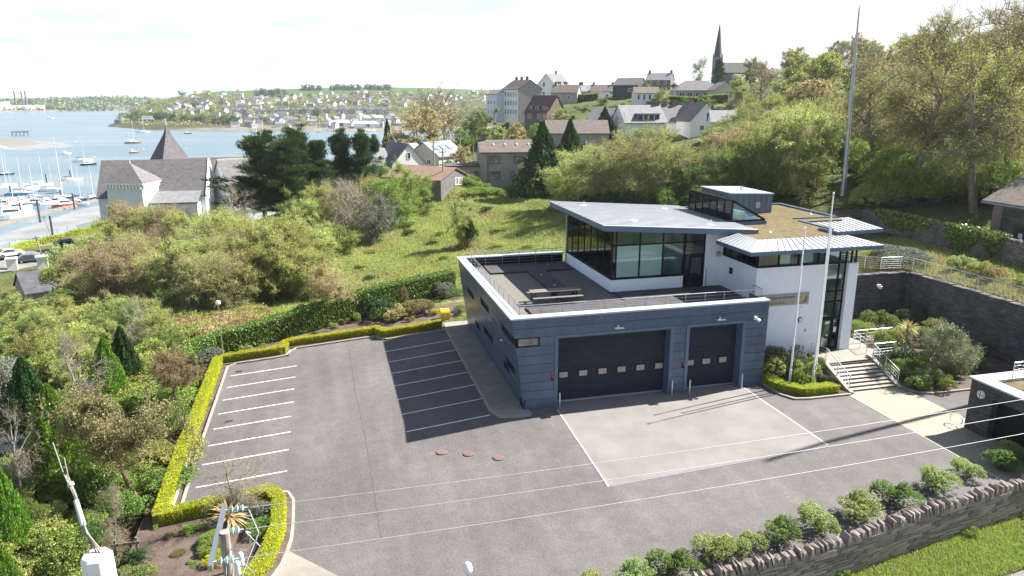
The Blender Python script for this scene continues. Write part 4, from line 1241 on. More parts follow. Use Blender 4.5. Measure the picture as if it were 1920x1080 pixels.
# sedum roof with its parapet
box("roof_slab", M["zinc_trim"], ST, 28.3, 35.3, 43.02, 46.85, 8.5, 8.95); 
box("sedum", M["sedum"], ST, 28.35, 35.28, 43.1, 50.0, 8.955, 9.03); box("sedum", M["sedum"], ST, 35.3, 36.38, 46.3, 50.0, 8.6, 9.02)
box("sedum", M["sedum"], ST, 30.4, 40.4, 50.02, 58.7, 8.86, 9.02)
for b in [(28.2, 40.8, 58.7, 59.1, 8.4, 9.15), (40.4, 40.8, 51.35, 58.7, 8.4, 9.15), (36.4, 36.7, 46.25, 50.2, 8.4, 9.1), (36.7, 40.8, 51.05, 51.32, 8.4, 9.12)]:
    box("roof_parapet", M["zinc"], ST, *b)
for (x0, y0, x1, y1) in [(31.3, 46.3, 34.6, 46.9), (33.5, 52.0, 39.6, 53.0)]:
    MB().tube((x0, y0, 9.2), (x1, y1, 9.2), .01, n=5).build("fall_line", M["seam"], ST)
    for (x, y) in ((x0, y0), (x1, y1)): MB().lathe([(.16, 0), (.14, .03), (.04, .05), (.04, .18)], 10, (x, y, 9.03)).build("safety_anchor", M["white_paint"], ST)
# raised roof lantern
ln = empty("roof_lantern", parent=ST)
LX0, LX1, LY0, LY1, LB, LT = 30.1, 33.0, 49.6, 56.6, 9.3, 10.85
box("upstand", M["zinc"], ln, LX0 - .15, LX1 + .1, LY0 - .15, LY1, 8.5, LB)
for k, y in enumerate(np.linspace(LY0 + .06, LY1, 7)):
    box("mullion", M["black_frame"], ln, LX0, LX0 + .1, y - .06, y + .06, LB, LT)
box("head_bar", M["black_frame"], ln, LX0 - .03, LX0 + .14, LY0 - .02, LY1, LT, LT + .16); box("sill_bar", M["black_frame"], ln, LX0 - .03, LX0 + .12, LY0 - .02, LY1, LB, LB + .12)
for p, q in zip(np.linspace(LY0 + .06, LY1, 7)[:-1], np.linspace(LY0 + .06, LY1, 7)[1:]):
    box("glass_pane", M["glass"], ln, LX0 + .04, LX0 + .05, p + .06, q - .06, LB + .12, LT)
    for z in np.arange(LB + .2, LT - .3 if True else LT, .16): box("louvre_slat", M["white_paint"], ln, LX0 + .12, LX0 + .2, p + .06, q - .06, z + .35, z + .39)
MB().prism([(LX0 + .12, LB + .12), (LX1 - .35, LB + .12), (LX0 + .12, LT - .05)], LY0 + .04, LY0 + .05).build("glass_pane", M["glass"], ln)
MB().prism([(LX0, LT + .16), (LX0, LT), (LX1, LB), (LX1, LB + .16)], LY0 - .05, LY0 + .12).build("rafter", M["black_frame"], ln)
MB().prism([(LX0, LB), (LX1, LB), (LX1, LB + .12), (LX0, LB + .12)], LY0 - .03, LY0 + .1).build("sill_bar", M["black_frame"], ln)
MB().prism([(LX0 + .05, LT + .17), (LX0 + .05, LT + .12), (LX1, LB + .1), (LX1, LB + .15)], LY0 + .13, LY1).build("lantern_roof", M["glass"], ln)
box("back_lining", M["blind"], ln, LX0 + 1.2, LX0 + 1.25, LY0 + .2, LY1, LB, LB + .7)
# plant room behind the lantern
pl = empty("plant_room", parent=ST)
MB().hexa([(33.3, 54.6, 8.5), (36.9, 54.6, 8.5), (36.9, 59.6, 8.5), (33.3, 59.6, 8.5)], [(33.0, 54.6, 10.75), (36.9, 54.6, 10.62), (36.9, 59.8, 10.62), (33.0, 59.8, 10.75)]).build("plant_wall", M["zinc"], pl)
MB().slab([(32.9, 54.5, 10.84), (37.0, 54.5, 10.7), (37.0, 59.9, 10.7), (32.9, 59.9, 10.84)], .08).build("plant_roof", M["roof_metal"], pl)
for x in np.arange(33.6, 36.9, .55): box("seam", M["seam"], pl, x, x + .03, 54.565, 54.6, 9.0, 10.6)
for y in np.arange(54.9, 59.5, .5):
    MB().hexa([(33.27, y, 8.6), (33.3, y, 8.6), (33.3, y + .03, 8.6), (33.27, y + .03, 8.6)], [(32.97, y, 10.7), (33.0, y, 10.7), (33.0, y + .03, 10.7), (32.97, y + .03, 10.7)]).build("seam", M["seam"], pl)
box("vent_grille", M["steel_dark"], pl, 35.3, 35.75, 54.53, 54.57, 9.5, 10.0)
MB().tube((35.0, 56.5, 10.7), (35.0, 56.5, 11.15), .09).build("flue", M["steel"], pl)
box("roof_hatch", M["zinc"], ST, 33.2, 34.0, 52.6, 53.4, 9.03, 9.25)

# ---- picnic table on the deck
pt = thing("picnic_table", "long slatted picnic table on the roof deck", "table", (14.65, 45.6, 5.17))
for k in range(5): box("tabletop_board", M["wood_grey"], pt, -1.75, 1.75, -.4 + k * .16, -.26 + k * .16, .72, .77)
for s in (-1, 1):
    for k in range(2): box("bench_board", M["wood_grey"], pt, -1.75, 1.75, s * .8 - .15 + k * .16, s * .8 - .01 + k * .16, .43, .475)
for x in (-1.45, -.05, .05, 1.45):
    g = MB()
    for s in (-1, 1): g.prism([(s * .25 - .05, .71), (s * .25 + .05, .71), (s * .72 + .05, 0), (s * .72 - .05, 0)], x - .03, x + .03, "x")
    g.box(x - .03, x + .03, -.95, .95, .37, .43)
    g.build("leg_frame", M["black_frame"], pt)

# ---- landing, steps and ramp
ld = MB()
ld.slab([(32.3, 42.0, LZ), (32.3, 39.85, LZ), (35.9, 39.85, LZ), (35.9, 40.6, LZ), (37.6, 40.6, LZ), (37.6, 46.0, LZ), (35.8, 46.0, LZ), (35.8, 42.0, LZ)][::-1], 1.3)
stp = thing("entrance_steps", "flight of eight concrete steps up to the glazed entrance", "steps")
ld.build("landing", M["path"], stp)
NS = 8
M["tread"] = mat("step_tread", (0.28, 0.255, 0.21), 0.85, (0.34, 0.31, 0.255), 2, 7)
M["riser"] = mat("step_riser", (0.09, 0.085, 0.085), 0.85, (0.12, 0.115, 0.11), 3, 6)
for k in range(NS):
    y0 = 37.3 + (39.85 - 37.3) * k / NS; z1 = LZ * (k + 1) / NS
    if k < NS - 1: box("tread", M["tread"], stp, 32.25, 35.75, y0, y0 + 2.55 / NS + .02, z1 - .04, z1)
    box("riser", M["riser"], stp, 32.25, 35.75, y0 + .01, y0 + .05, -.2, z1 - .041 if k < NS - 1 else z1 - .01)
for x0, x1 in ((32.0, 32.24), (35.76, 36.0)):
    MB().prism([(36.95, -.4), (36.95, .16), (37.4, .25), (39.9, LZ + .18), (40.3, LZ + .18), (40.3, -.4)], x0, x1, "x").build("cheek_wall", M["kerb"], stp)
def hand_rail(name, label, pts, h=.95, rails=4, posts=None):
    r = thing(name, label, "railing", tuple(pts[0]))
    o = Vector(pts[0])
    for i in range(len(pts) - 1):
        a, b = Vector(pts[i]) - o, Vector(pts[i + 1]) - o
        MB().tube(a + Vector((0, 0, h)), b + Vector((0, 0, h)), .03).build("handrail", M["steel"], r)
        for k in range(rails):
            z = h * (k + .7) / (rails + .7)
            MB().tube(a + Vector((0, 0, z)), b + Vector((0, 0, z)), .012, n=6).build("rail", M["steel_dark"], r)
        n = max(1, round((b - a).length / 1.3))
        for k in range(n + (i == len(pts) - 2)):
            p = a.lerp(b, k / n); MB().tube(p, p + Vector((0, 0, h)), .025).build("post", M["steel"], r)
    return r
hand_rail("stair_railing", "steel railing on the left of the entrance steps", [(32.12, 37.3, .2), (32.12, 39.8, LZ + .15), (32.12, 41.4, LZ)])
hand_rail("stair_railing", "steel railing on the right of the entrance steps", [(35.88, 37.3, .2), (35.88, 39.8, LZ + .15), (37.6, 39.8, LZ + .15)])
hand_rail("ramp_railing", "steel railing along the ramp behind the spiky palm", [(36.3, 40.9, LZ), (36.9, 43.0, LZ), (40.2, 43.0, LZ)], rails=3)
# bollards by the garage doors
for k, (x, y, lb) in enumerate([(13.2, 39.75, "steel bollard at the left edge of the wide garage door"), (20.78, 39.75, "steel bollard at the right edge of the wide garage door"), (21.95, 39.6, "steel bollard at the left edge of the narrow garage door"), (25.75, 39.65, "steel bollard at the right edge of the narrow garage door")]):
    t = thing("bollard", lb, "bollard", (x, y, cpz(x, y)), group="bollards before the garage doors")
    MB().lathe([(.055, -.05), (.055, .98), (.045, 1.02)], 12).build("post", M["steel"], t)
    MB().lathe([(.1, .0), (.1, .025)], 12).build("base_plate", M["steel_dark"], t)

# ---- flag poles
for k, (x, y, h, lb) in enumerate([(29.1, 39.3, 10.4, "short white flagpole standing apart on the left"), (30.45, 38.75, 12.6, "tallest white flagpole of the three before the tower"), (30.85, 39.1, 10.4, "short white flagpole close beside the tallest flagpole")]):
    z = .15
    t = thing("flagpole", lb, "flagpole", (x, y, z), group="flagpoles before the tower")
    MB().tube((0, 0, -.3), (0, 0, 1.0), .09, .085, 12).build("base_tube", M["white_paint"], t)
    MB().tube((0, 0, 1.0), (0, 0, h), .062, .035, 12).build("pole", M["white_paint"], t)
    MB().lathe([(.02, 0), (.07, .04), (.07, .1), (.02, .14)], 10, (0, 0, h)).build("finial", M["white_paint"], t)
    MB().box(.06, .1, -.05, .05, 1.1, 1.35).build("cleat", M["steel"], t)
    MB().tube((.085, 0, 1.3), (.055, 0, h - .05), .006, n=4).build("halyard", M["white_paint"], t)
# ------------------------------------------------------------------ stone walls on the right
def coursed_stone(name, c1, c2, mortar, bw=.45, rh=.1, msize=.012, bump=.8, rough=.9):
    m, n, l, b = new_mat(name)
    tc = n.new("ShaderNodeTexCoord"); sx = n.new("ShaderNodeSeparateXYZ"); cx = n.new("ShaderNodeCombineXYZ"); ad = n.new("ShaderNodeMath")
    l.new(tc.outputs["Object"], sx.inputs[0]); l.new(sx.outputs["X"], ad.inputs[0]); l.new(sx.outputs["Y"], ad.inputs[1])
    no0 = n.new("ShaderNodeTexNoise"); no0.inputs["Scale"].default_value = 1.7
    l.new(tc.outputs["Object"], no0.inputs["Vector"])
    ma = n.new("ShaderNodeMath"); ma.operation = "MULTIPLY_ADD"; ma.inputs[1].default_value = .12
    l.new(no0.outputs["Fac"], ma.inputs[0]); l.new(sx.outputs["Z"], ma.inputs[2])
    l.new(ad.outputs[0], cx.inputs["X"]); l.new(ma.outputs[0], cx.inputs["Y"])
    br = n.new("ShaderNodeTexBrick"); l.new(cx.outputs[0], br.inputs["Vector"])
    br.inputs["Scale"].default_value = 1; br.inputs["Brick Width"].default_value = bw; br.inputs["Row Height"].default_value = rh; br.inputs["Mortar Size"].default_value = msize
    br.inputs["Color1"].default_value = (*c1, 1); br.inputs["Color2"].default_value = (*c2, 1); br.inputs["Mortar"].default_value = (*mortar, 1)
    no = n.new("ShaderNodeTexNoise"); no.inputs["Scale"].default_value = 1.3; no.inputs["Detail"].default_value = 8; l.new(tc.outputs["Object"], no.inputs["Vector"])
    mr = n.new("ShaderNodeMapRange"); mr.inputs["From Min"].default_value = .3; mr.inputs["From Max"].default_value = .7; mr.inputs["To Min"].default_value = .65; mr.inputs["To Max"].default_value = 1.5
    l.new(no.outputs["Fac"], mr.inputs["Value"])
    hs = n.new("ShaderNodeHueSaturation"); l.new(br.outputs["Color"], hs.inputs["Color"]); l.new(mr.outputs[0], hs.inputs["Value"]); l.new(hs.outputs[0], b.inputs["Base Color"])
    b.inputs["Roughness"].default_value = rough
    bu = n.new("ShaderNodeBump"); bu.inputs["Strength"].default_value = bump; bu.inputs["Distance"].default_value = .03; bu.invert = True
    l.new(br.outputs["Fac"], bu.inputs["Height"])
    b2 = n.new("ShaderNodeBump"); b2.inputs["Strength"].default_value = .7; b2.inputs["Distance"].default_value = .05
    n3 = n.new("ShaderNodeTexNoise"); n3.inputs["Scale"].default_value = 9; l.new(tc.outputs["Object"], n3.inputs["Vector"])
    l.new(n3.outputs["Fac"], b2.inputs["Height"]); l.new(bu.outputs[0], b2.inputs["Normal"]); l.new(b2.outputs[0], b.inputs["Normal"])
    return m
M["slate_clad"] = coursed_stone("slate_walling", (0.045, 0.045, 0.05), (0.095, 0.09, 0.09), (0.02, 0.02, 0.02))
M["old_stone"] = coursed_stone("old_rubble_wall", (0.1, 0.088, 0.078), (0.17, 0.15, 0.138), (0.07, 0.062, 0.052), .5, .2, .03)

WX, WY, WZ = 46.6, 49.0, 4.5
rw = thing("retaining_wall", "tall dark slate retaining wall bending behind the entrance", "wall", (0, 0, 0))
w1 = MB(); w1.box(36.0, WX + .5, WY, WY + .5, -.3, WZ - .1); w1.build("wall_run", M["slate_clad"], rw)
w1 = MB(); w1.box(WX, WX + .5, 20, WY - .002, -.5, WZ - .1); w1.build("wall_run", M["slate_clad"], rw)
for k in range(46):   # rough capping stones
    y = 20 + k * .63
    MB().box(WX - .06, WX + .52, y + .01, y + .6, WZ - .1, WZ + random.uniform(.0, .07)).build("capping_stone", M["slate_clad"], rw)
for k in range(15):
    x = 37.0 + k * .63
    MB().box(x + .01, x + .6, WY - .06, WY + .52, WZ - .1, WZ + random.uniform(.0, .07)).build("capping_stone", M["slate_clad"], rw)
for k, (x, y) in enumerate([(43.6, WY)]):
    g = MB(); g.tube((x, y, 3.6), (x - .05, y - .25, 3.62), .03); g.lathe([(.05, 0), (.14, .05), (.16, .26)], 12, (x - .02, y - .32, 3.45))
    g.lathe([(.05, 0), (.14, .05), (.16, .24)], 12, (x + .2, y - .25, 3.3))
    tag(g.build("wall_light", M["white_paint"]), "white twin wall light high on the slate retaining wall", "lamp")
box("path_slab", M["coping"], rw, 36.9, 42.0, 49.55, 51.0, 4.3, 4.62)
hand_rail("bank_railing", "long steel railing along the top of the retaining wall", [(40.9, 53.0, WZ + .12), (44.6, 49.9, WZ + .12), (46.4, 49.7, WZ + .12), (47.0, 49.0, WZ + .12), (47.0, 21.0, WZ + .12)], h=1.05, rails=5)
# outbuilding at the right edge
ob = thing("outbuilding", "low flat-roofed slate outbuilding with dark doors at the right edge", "outbuilding")
OX, OY0, OY1, OZ = 35.1, 21.0, 31.2, 3.05
b = MB(); b.box(OX, OX + .5, 29.7, OY1, -.4, OZ); b.box(OX, OX + .5, OY0, 29.7, 2.35, OZ); b.box(OX + .5, 45.5, OY1 - .4, OY1, -.4, OZ); b.box(OX + .0, OX + .5, OY0, 22.5, -.4, 2.35)
b.build("slate_wall", M["slate_clad"], ob)
box("roof", M["coping"], ob, OX + .5, 45.5, OY0, OY1 - .4, 2.8, OZ - .03)
for k in range(5): box("coping", M["coping"], ob, OX - .12 + k * 2.1, OX - .12 + (k + 1) * 2.1 - .01, OY1 - .85, OY1 + .12, OZ, OZ + .1)
for k in range(5): box("coping", M["coping"], ob, OX - .12, OX + .8, OY1 - .87 - (k + 1) * 1.8 + .01, OY1 - .87 - k * 1.8, OZ, OZ + .1)
box("sedum", M["sedum"], ob, OX + .85, 45, OY0 + .1, OY1 - .9, OZ - .025, OZ + .05)
for k in range(4): box("door_leaf", M["black_frame"], ob, OX + .42, OX + .47, 22.5 + k * 1.8 + .01, 22.5 + (k + 1) * 1.8 - .01, -.3, 2.34)
for y in (25.9, 26.35): box("door_handle", M["steel"], ob, OX + .34, OX + .38, y, y + .05, .7, 1.2)
ml = MB().lathe([(.24, 0), (.24, .07), (.19, .1)], 20).build("round_lamp", M["white_paint"], ob); ml.matrix_local = Matrix.Translation((OX, 30.45, 2.35)) @ Matrix.Rotation(R(-90), 4, "Y")
box("lamp_bar", M["black_frame"], ml, -.24, .24, -.015, .015, .1, .112); box("lamp_bar", M["black_frame"], ml, -.015, .015, -.24, .24, .101, .113)
hand_rail("roof_railing", "steel railing on the roof of the slate outbuilding", [(45.0, 30.3, OZ + .1), (36.9, 30.3, OZ + .1), (36.9, 21.5, OZ + .1)], h=1.0, rails=4)
# hose reel on the wall by the outbuilding
hr = MB()
for i in range(24):
    t0, t1 = 2 * math.pi * i / 24, 2 * math.pi * (i + 1) / 24
    hr.tube((34.85 , 31.55 + .42 * math.cos(t0), .42 + .3 * math.sin(t0)), (34.85, 31.55 + .42 * math.cos(t1), .42 + .3 * math.sin(t1)), .03, n=6)
tag(hr.build("bicycle_hoop", M["white_paint"]), "white hoop stand beside the slate outbuilding wall", "stand")

# old garden wall on the bank, with ragged cope stones
ow = thing("old_garden_wall", "old ivy-hung rubble wall along the wooded bank", "wall")
OWX = 55.6
OWH = lambda y: 6.95
g = MB(); g.hexa([(OWX, 18, 3.5), (OWX + .6, 18, 3.5), (OWX + .6, 66, 3.5), (OWX, 66, 3.5)], [(OWX, 18, 6.6), (OWX + .55, 18, 6.6), (OWX + .55, 66, 6.9), (OWX, 66, 6.9)])
g.build("wall_run", M["old_stone"], ow)
stones = []
for k in range(5):
    m_ = MB(); a = .13 + .03 * k; hgt = .26 + .05 * ((k * 7) % 4)
    m_.hexa([(-.3, -a, 0), (.3, -a, 0), (.3, a, 0), (-.3, a, 0)], [(-.26, -a + .07 + .03 * k, hgt), (.27, -a + .1, hgt * .9), (.25, a - .06, hgt), (-.25, a - .03, hgt * .8)])
    stones.append(m_.mesh("cope_stone", M["old_stone"]))
y = 34.0
while y < 66:
    o = obj("cope_stone", stones[random.randrange(5)], ow); o.location = (OWX + .28, y, 6.55 + (y - 18) / 48 * .3); o.rotation_euler = (random.uniform(-.25, .25), 0, random.uniform(-.1, .1)); y += random.uniform(.3, .42)
g = MB(); g.hexa([(40, 66, 2.5), (56.2, 66, 3), (56.2, 66.5, 3), (40, 66.5, 2.5)], [(40, 66, 5.9), (56.2, 66, 6.7), (56.2, 66.5, 6.7), (40, 66.5, 5.9)])
g.build("wall_run", M["old_stone"], ow)
x = 40.3
while x < 55.5:
    o = obj("cope_stone", stones[random.randrange(5)], ow); o.location = (x, 66.25, 5.85 + (x - 40) * .05); o.rotation_euler = (random.uniform(-.25, .25), 0, R(90) + random.uniform(-.1, .1)); x += random.uniform(.3, .42)

# near roadside wall built of single stones, upright stones along its top
nw = thing("roadside_wall", "rubble roadside wall with upright cope stones in the foreground", "wall")
NWP = [(2.0, 20.6), (8.4, 21.9), (12.6, 21.5), (17.8, 22.25), (24.0, 23.3), (31.4, 24.15), (40.0, 25.2)]
def nwxy(s):
    for i in range(len(NWP) - 1):
        a, b_ = Vector(NWP[i]), Vector(NWP[i + 1]); d = (b_ - a).length
        if s <= d or i == len(NWP) - 2:
            return a + (b_ - a) * (s / d), (b_ - a).normalized()
        s -= d
def nwtop(x): return cpz(x, 22) + 1.05
NWP = [(2.0, 21.2), (8.6, 21.75), (17.8, 22.1), (31.4, 23.9), (40.0, 25.0)]
V, F = ribbon(dense(NWP, 1.0), .42, 0, lambda x, y: cpz(x, 22) + .0)
V = [(v[0], v[1], (cpz(v[0], 22) + .98) if i % 2 else cpz(v[0], 22) - 2.2) for i, v in enumerate(V)]
MB().poly(V, F).build("wall_core", M["dark_wall"], nw)
M["wallstone"] = mat("wall_stone", (0.16, 0.13, 0.11), .95, (0.28, 0.24, 0.21), 4, 8, bump=.6, bscale=9, obvar=.35)
M["copestone"] = mat("cope_stone", (0.17, 0.14, 0.125), .95, (0.27, 0.228, 0.205), 4, 8, bump=.6, bscale=9, obvar=.3)
sm = []
for k in range(6):
    m_ = MB(); lx_ = .16 + .06 * k; hz_ = .075 + .02 * (k % 3); j = lambda: random.uniform(-.02, .02)
    m_.hexa([(-lx_ + j(), -.05, -hz_ + j()), (lx_ + j(), -.05, -hz_ + j()), (lx_, .12, -hz_), (-lx_, .12, -hz_)], [(-lx_ + j(), -.05 + j(), hz_ + j()), (lx_ + j(), -.05 + j(), hz_ + j()), (lx_, .12, hz_), (-lx_, .12, hz_)])
    sm.append((m_.mesh("stone", M["wallstone"]), lx_, hz_))
cs = []
for k in range(6):
    m_ = MB(); a = .055 + .018 * k; h_ = .27 + .04 * ((k * 5) % 6); j = lambda: random.uniform(-.035, .035)
    m_.hexa([(-a + j(), -.24, 0), (a + j(), -.24, 0), (a + j(), .24, 0), (-a + j(), .24, 0)], [(-a * .6 + j(), -.21 + j(), h_), (a * .6 + j(), -.19 + j(), h_ * .92), (a * .6 + j(), .18 + j(), h_), (-a * .6 + j(), .2 + j(), h_ * .85)])
    cs.append((m_.mesh("cope_stone", M["copestone"]), a))
s = 8.0; rotn = 0
while s < 39:
    p, d = nwxy(s); k = random.randrange(6)
    o = obj("cope_stone", cs[k][0], nw); o.location = (p.x, p.y, cpz(p.x, 22) + .93); o.rotation_euler = (random.uniform(-.08, .08), random.uniform(-.35, .05), math.atan2(d.y, d.x) + random.uniform(-.1, .1))
    s += cs[k][1] * 2 + random.uniform(.015, .05)
zrow = 0.86; cnt = 0
for row in range(9):
    s = 12.5 + random.uniform(0, .3)
    while s < 37 and cnt < 296:
        p, d = nwxy(s); k = random.randrange(6); me_, l_, h_ = sm[k]
        nrm = Vector((d.y, -d.x))
        o = obj("stone", me_, nw); o.location = (p.x + nrm.x * .19, p.y + nrm.y * .19, cpz(p.x, 22) + zrow + random.uniform(-.01, .01)); o.rotation_euler = (0, random.uniform(-.05, .05), math.atan2(d.y, d.x)); o.scale = (1.5, 1, .82)
        s += l_ * 3.0 + .04; cnt += 1
    zrow -= .165
# lane and its verge in the corner
M["verge"] = mat("verge_grass", (0.11, 0.12, 0.03), .95, (0.17, 0.155, 0.05), 1.2, 9, bump=.8, bscale=6)
lane = MB(); lane.slab([(x, y, cpz(x, 20) - .62) for x, y in [(8, 16.6), (21.6, 19.9), (27.2, 20.4), (40, 21.7), (40, 8), (8, 8)]], .3)
tag(lane.build("road", M["road"]), kind="structure")
vg = MB(); vg.slab([(x, y, cpz(x, 20) - .55) for x, y in [(2, 20.9), (8.6, 21.5), (17.8, 21.85), (31.4, 23.65), (40, 24.7), (40, 21.7), (27.2, 20.45), (21.6, 19.95), (8, 16.7)]][::-1], .3)
tag(vg.build("verge", M["verge"]), kind="structure")

# ------------------------------------------------------------------ mast, poles and wires
mp_ = at(1576, 400, 5.7)
mx, my = mp_[0], mp_[1]
mz = gz(mx, my)
ms = thing("radio_mast", "tall slender grey steel mast behind the station", "mast", (mx, my, mz))
htop = far(1606, 15, math.hypot(mx, my))[2] - mz
MB().lathe([(.4, -.3), (.4, .1)], 12).build("base_plate", M["steel_dark"], ms)
tubes = 4
for k in range(tubes):
    z0, z1 = htop * k / tubes, htop * (k + 1) / tubes
    MB().tube((-.03 * z0, 0, z0), (-.03 * z1, 0, z1), .31 - .06 * k, .255 - .06 * k, 12).build("mast_section", M["steel_dark"], ms)
MB().tube((-.03 * htop, 0, htop), (-.03 * htop + .02, 0, htop + .7), .03).build("antenna", M["steel"], ms)

def insulator(parent, a, d, name="insulator"):
    m_ = MB(); a = Vector(a); d = Vector(d).normalized()
    for k in range(3):
        m_.tube(a + d * (.1 + .13 * k), a + d * (.17 + .13 * k), .05, .1, 10); m_.tube(a + d * (.17 + .13 * k), a + d * (.19 + .13 * k), .1, .04, 10)
    m_.tube(a, a + d * .55, .018, n=6)
    return m_.build(name, M["porcelain"], parent)
PB = (-2.98, 17.3); PZ = 7.9
pz0 = gz(*PB)
up_ = thing("utility_pole", "timber utility pole with steel crossarm and glass insulators in the foreground", "utility pole", (PB[0], PB[1], 0))
MB().tube((0, 0, pz0 - .5), (0, 0, PZ + .15), .16, .12, 14).build("pole", M["timber_pole"], up_)
box("crossarm", M["steel"], up_, -.22, -.12, -1.35, 1.35, PZ - .02, PZ + .14)
box("arm_brace", M["steel"], up_, -.13, -.06, -.09, .09, PZ - .5, PZ + .1)
ends = []
for dy in (1.2, 0.15, -1.1):
    insulator(up_, (-.12, dy, PZ + .06), (1, .03, -.02)); ends.append((PB[0] + .5, PB[1] + dy, PZ + .05))
sw_ = MB(); sw_.path([(.1, -.1, PZ - .3), (.5, -.15, PZ - .35), (.75, -.15, PZ - .1)], .02); sw_.path([(.5, .35, PZ - .7), (.55, .35, PZ - .2), (.45, .35, PZ - .15)], .02)
sw_.build("bracket", M["steel"], up_)
for (x, y) in ((.35, -.2), (.3, -.55)):
    MB().lathe([(.03, 0), (.08, .03), (.045, .1), (.08, .16), (.045, .23), (.08, .3), (.04, .38)], 10, (x, y, PZ - .75)).build("surge_arrester", M["white_paint"], up_)
jw = MB(); jw.path([(.45, 1.2, PZ + .0), (.7, .8, PZ - .5), (.45, .3, PZ - .9), (.3, 0, PZ - 1.2)], .012, 5); jw.path([(.45, .15, PZ), (.8, .0, PZ - .4), (.5, -.2, PZ - .8)], .012, 5); jw.path([(.45, -1.1, PZ), (.7, -.8, PZ - .6), (.3, -.4, PZ - 1.3), (.17, -.1, PZ - 2.2)], .012, 5)
jw.build("jumper_wire", M["wire"], up_)
for (dx, dy) in ((-.25, -3.2), (-.5, 2.6)):
    MB().tube((0, 0, PZ - .4), (dx * 3, dy, pz0), .012, n=5).build("stay_wire", M["wire"], up_)
targets = [at(1920, 735, 8.1), at(1920, 762, 8.1), at(1920, 798, 8.1)]
for k in range(3):
    a = Vector(ends[k]); t_ = Vector(targets[k]); b_ = a + (t_ - a) * 1.95; b_.z = 8.6
    pts = []
    for i in range(25):
        t = i / 24; p = a.lerp(b_, t); sag = .55 * 4 * t * (1 - t) * (1 - .25 * t)
        pts.append((p.x, p.y, p.z - sag))
    wm = MB().path(pts, .0085, 5)
    tag(wm.build("overhead_wire", M["wire"]), ["overhead wire crossing highest over the concrete apron", "middle one of the three overhead wires", "overhead wire crossing lowest and nearest the roadside wall"][k], "wire", "overhead wires")
    if k == 1: pend = b_
tp = thing("utility_pole", "timber utility pole carrying the wires on beyond the outbuilding", "utility pole", (pend.x, pend.y, 0))
MB().tube((0, 0, -1), (0, 0, 9.2), .17, .12, 12).build("pole", M["timber_pole"], tp)
box("crossarm", M["steel"], tp, -.1, 0, -1.4, 1.4, 8.5, 8.62)
tall = thing("utility_pole", "unseen tall steel pole added on the bank above the outbuilding for its shadow", "utility pole", (51.0, 35.9, 4.4))
MB().tube((0, 0, -1), (0, 0, 25), .24, .14, 12).build("pole", M["steel_dark"], tall)  # added out of view, made this high so its shadow reaches across the tarmac

# white canister with bent rods at the lower left
cn = thing("cable_canister", "white eight-sided canister on a post with bent metal rods rising from it", "canister", (-6.5, 19.1, 0))
MB().tube((0, 0, gz(-6.5, 19.1) - .3), (0, 0, 5.3), .14, .12, 12).build("post", M["timber_pole"], cn)
MB().lathe([(.42, 5.0), (.38, 6.75), (.34, 6.8)], 8, sm=False).build("canister_body", M["white_paint"], cn)
def rod(pts, r):
    m_ = MB(); m_.path([Vector(p) + Vector((0, 0, .3)) for p in pts], r, 6); return m_.build("rod", M["timber_pole"], cn)
rod([(-.15, .05, 6.45), (-.35, .35, 7.0), (-.62, .95, 7.75), (-.95, 1.35, 8.35), (-1.12, 1.5, 9.15)], .022)
rod([(.08, .05, 6.45), (-.3, .4, 7.05), (-.6, 1.0, 7.8), (-.82, 1.3, 8.2), (-.86, 1.35, 8.75)], .022)
rod([(.2, 0, 6.45), (-.25, .3, 7.0), (-.55, .9, 7.7), (-.78, 1.2, 8.1)], .022); rod([(-.02, .1, 6.45), (-.32, .45, 7.1), (-.66, 1.05, 7.8), (-.9, 1.4, 8.2)], .022)
MB().tube((-.36, .48, 7.42), (-.58, .88, 7.98), .075, .065, 10).build("binding", M["coping"], cn)
MB().tube((-.72, 1.14, 8.28), (-.76, 1.2, 8.35), .085, .085, 10).build("binding", M["coping"], cn)

# street lamps
def street_lamp(x, y, h, label, hr_=.2):
    z = gz(x, y) if x < -8.2 else cpz(x, y)
    t = thing("street_lamp", label, "street lamp", (x, y, z), group="street lamps")
    MB().tube((0, 0, -.2), (0, 0, 1.2), .075, .07, 10).build("base", M["steel_dark"], t)
    MB().tube((0, 0, 1.2), (0, 0, h), .045, .035, 10).build("column", M["steel"], t)
    MB().lathe([(.05, 0), (hr_ * .9, .08), (hr_, .16), (hr_ * .85, .3), (hr_ * .4, .38)], 14, (0, 0, h)).build("lantern", M["white_paint"], t)
street_lamp(-8.65, 58.2, 4.9, "slim grey street lamp behind the far corner of the hedge")
street_lamp(3.35, 18.4, 6.2, "street lamp topped with a white lantern at the bottom edge", .15)
# yellow grit bin
yb = thing("grit_bin", "yellow plastic bin beside the end of the footpath", "bin", (9.35, 60.2, cpz(9.6, 58) - .05)); yb.scale = (.86, .86, .86)
MB().hexa([(-.38, -.32, 0), (.38, -.32, 0), (.38, .32, 0), (-.38, .32, 0)], [(-.48, -.4, .78), (.48, -.4, .78), (.48, .4, .78), (-.48, .4, .78)]).build("bin_body", M["yellow"], yb)
MB().hexa([(-.52, -.44, .78), (.52, -.44, .78), (.52, .44, .78), (-.52, .44, .78)], [(-.46, -.36, .98), (.46, -.36, .98), (.44, .4, 1.08), (-.44, .4, 1.08)]).build("lid", M["yellow"], yb)
box("label_plate", M["white_paint"], yb, -.12, .12, -.405, -.385, .42, .6)

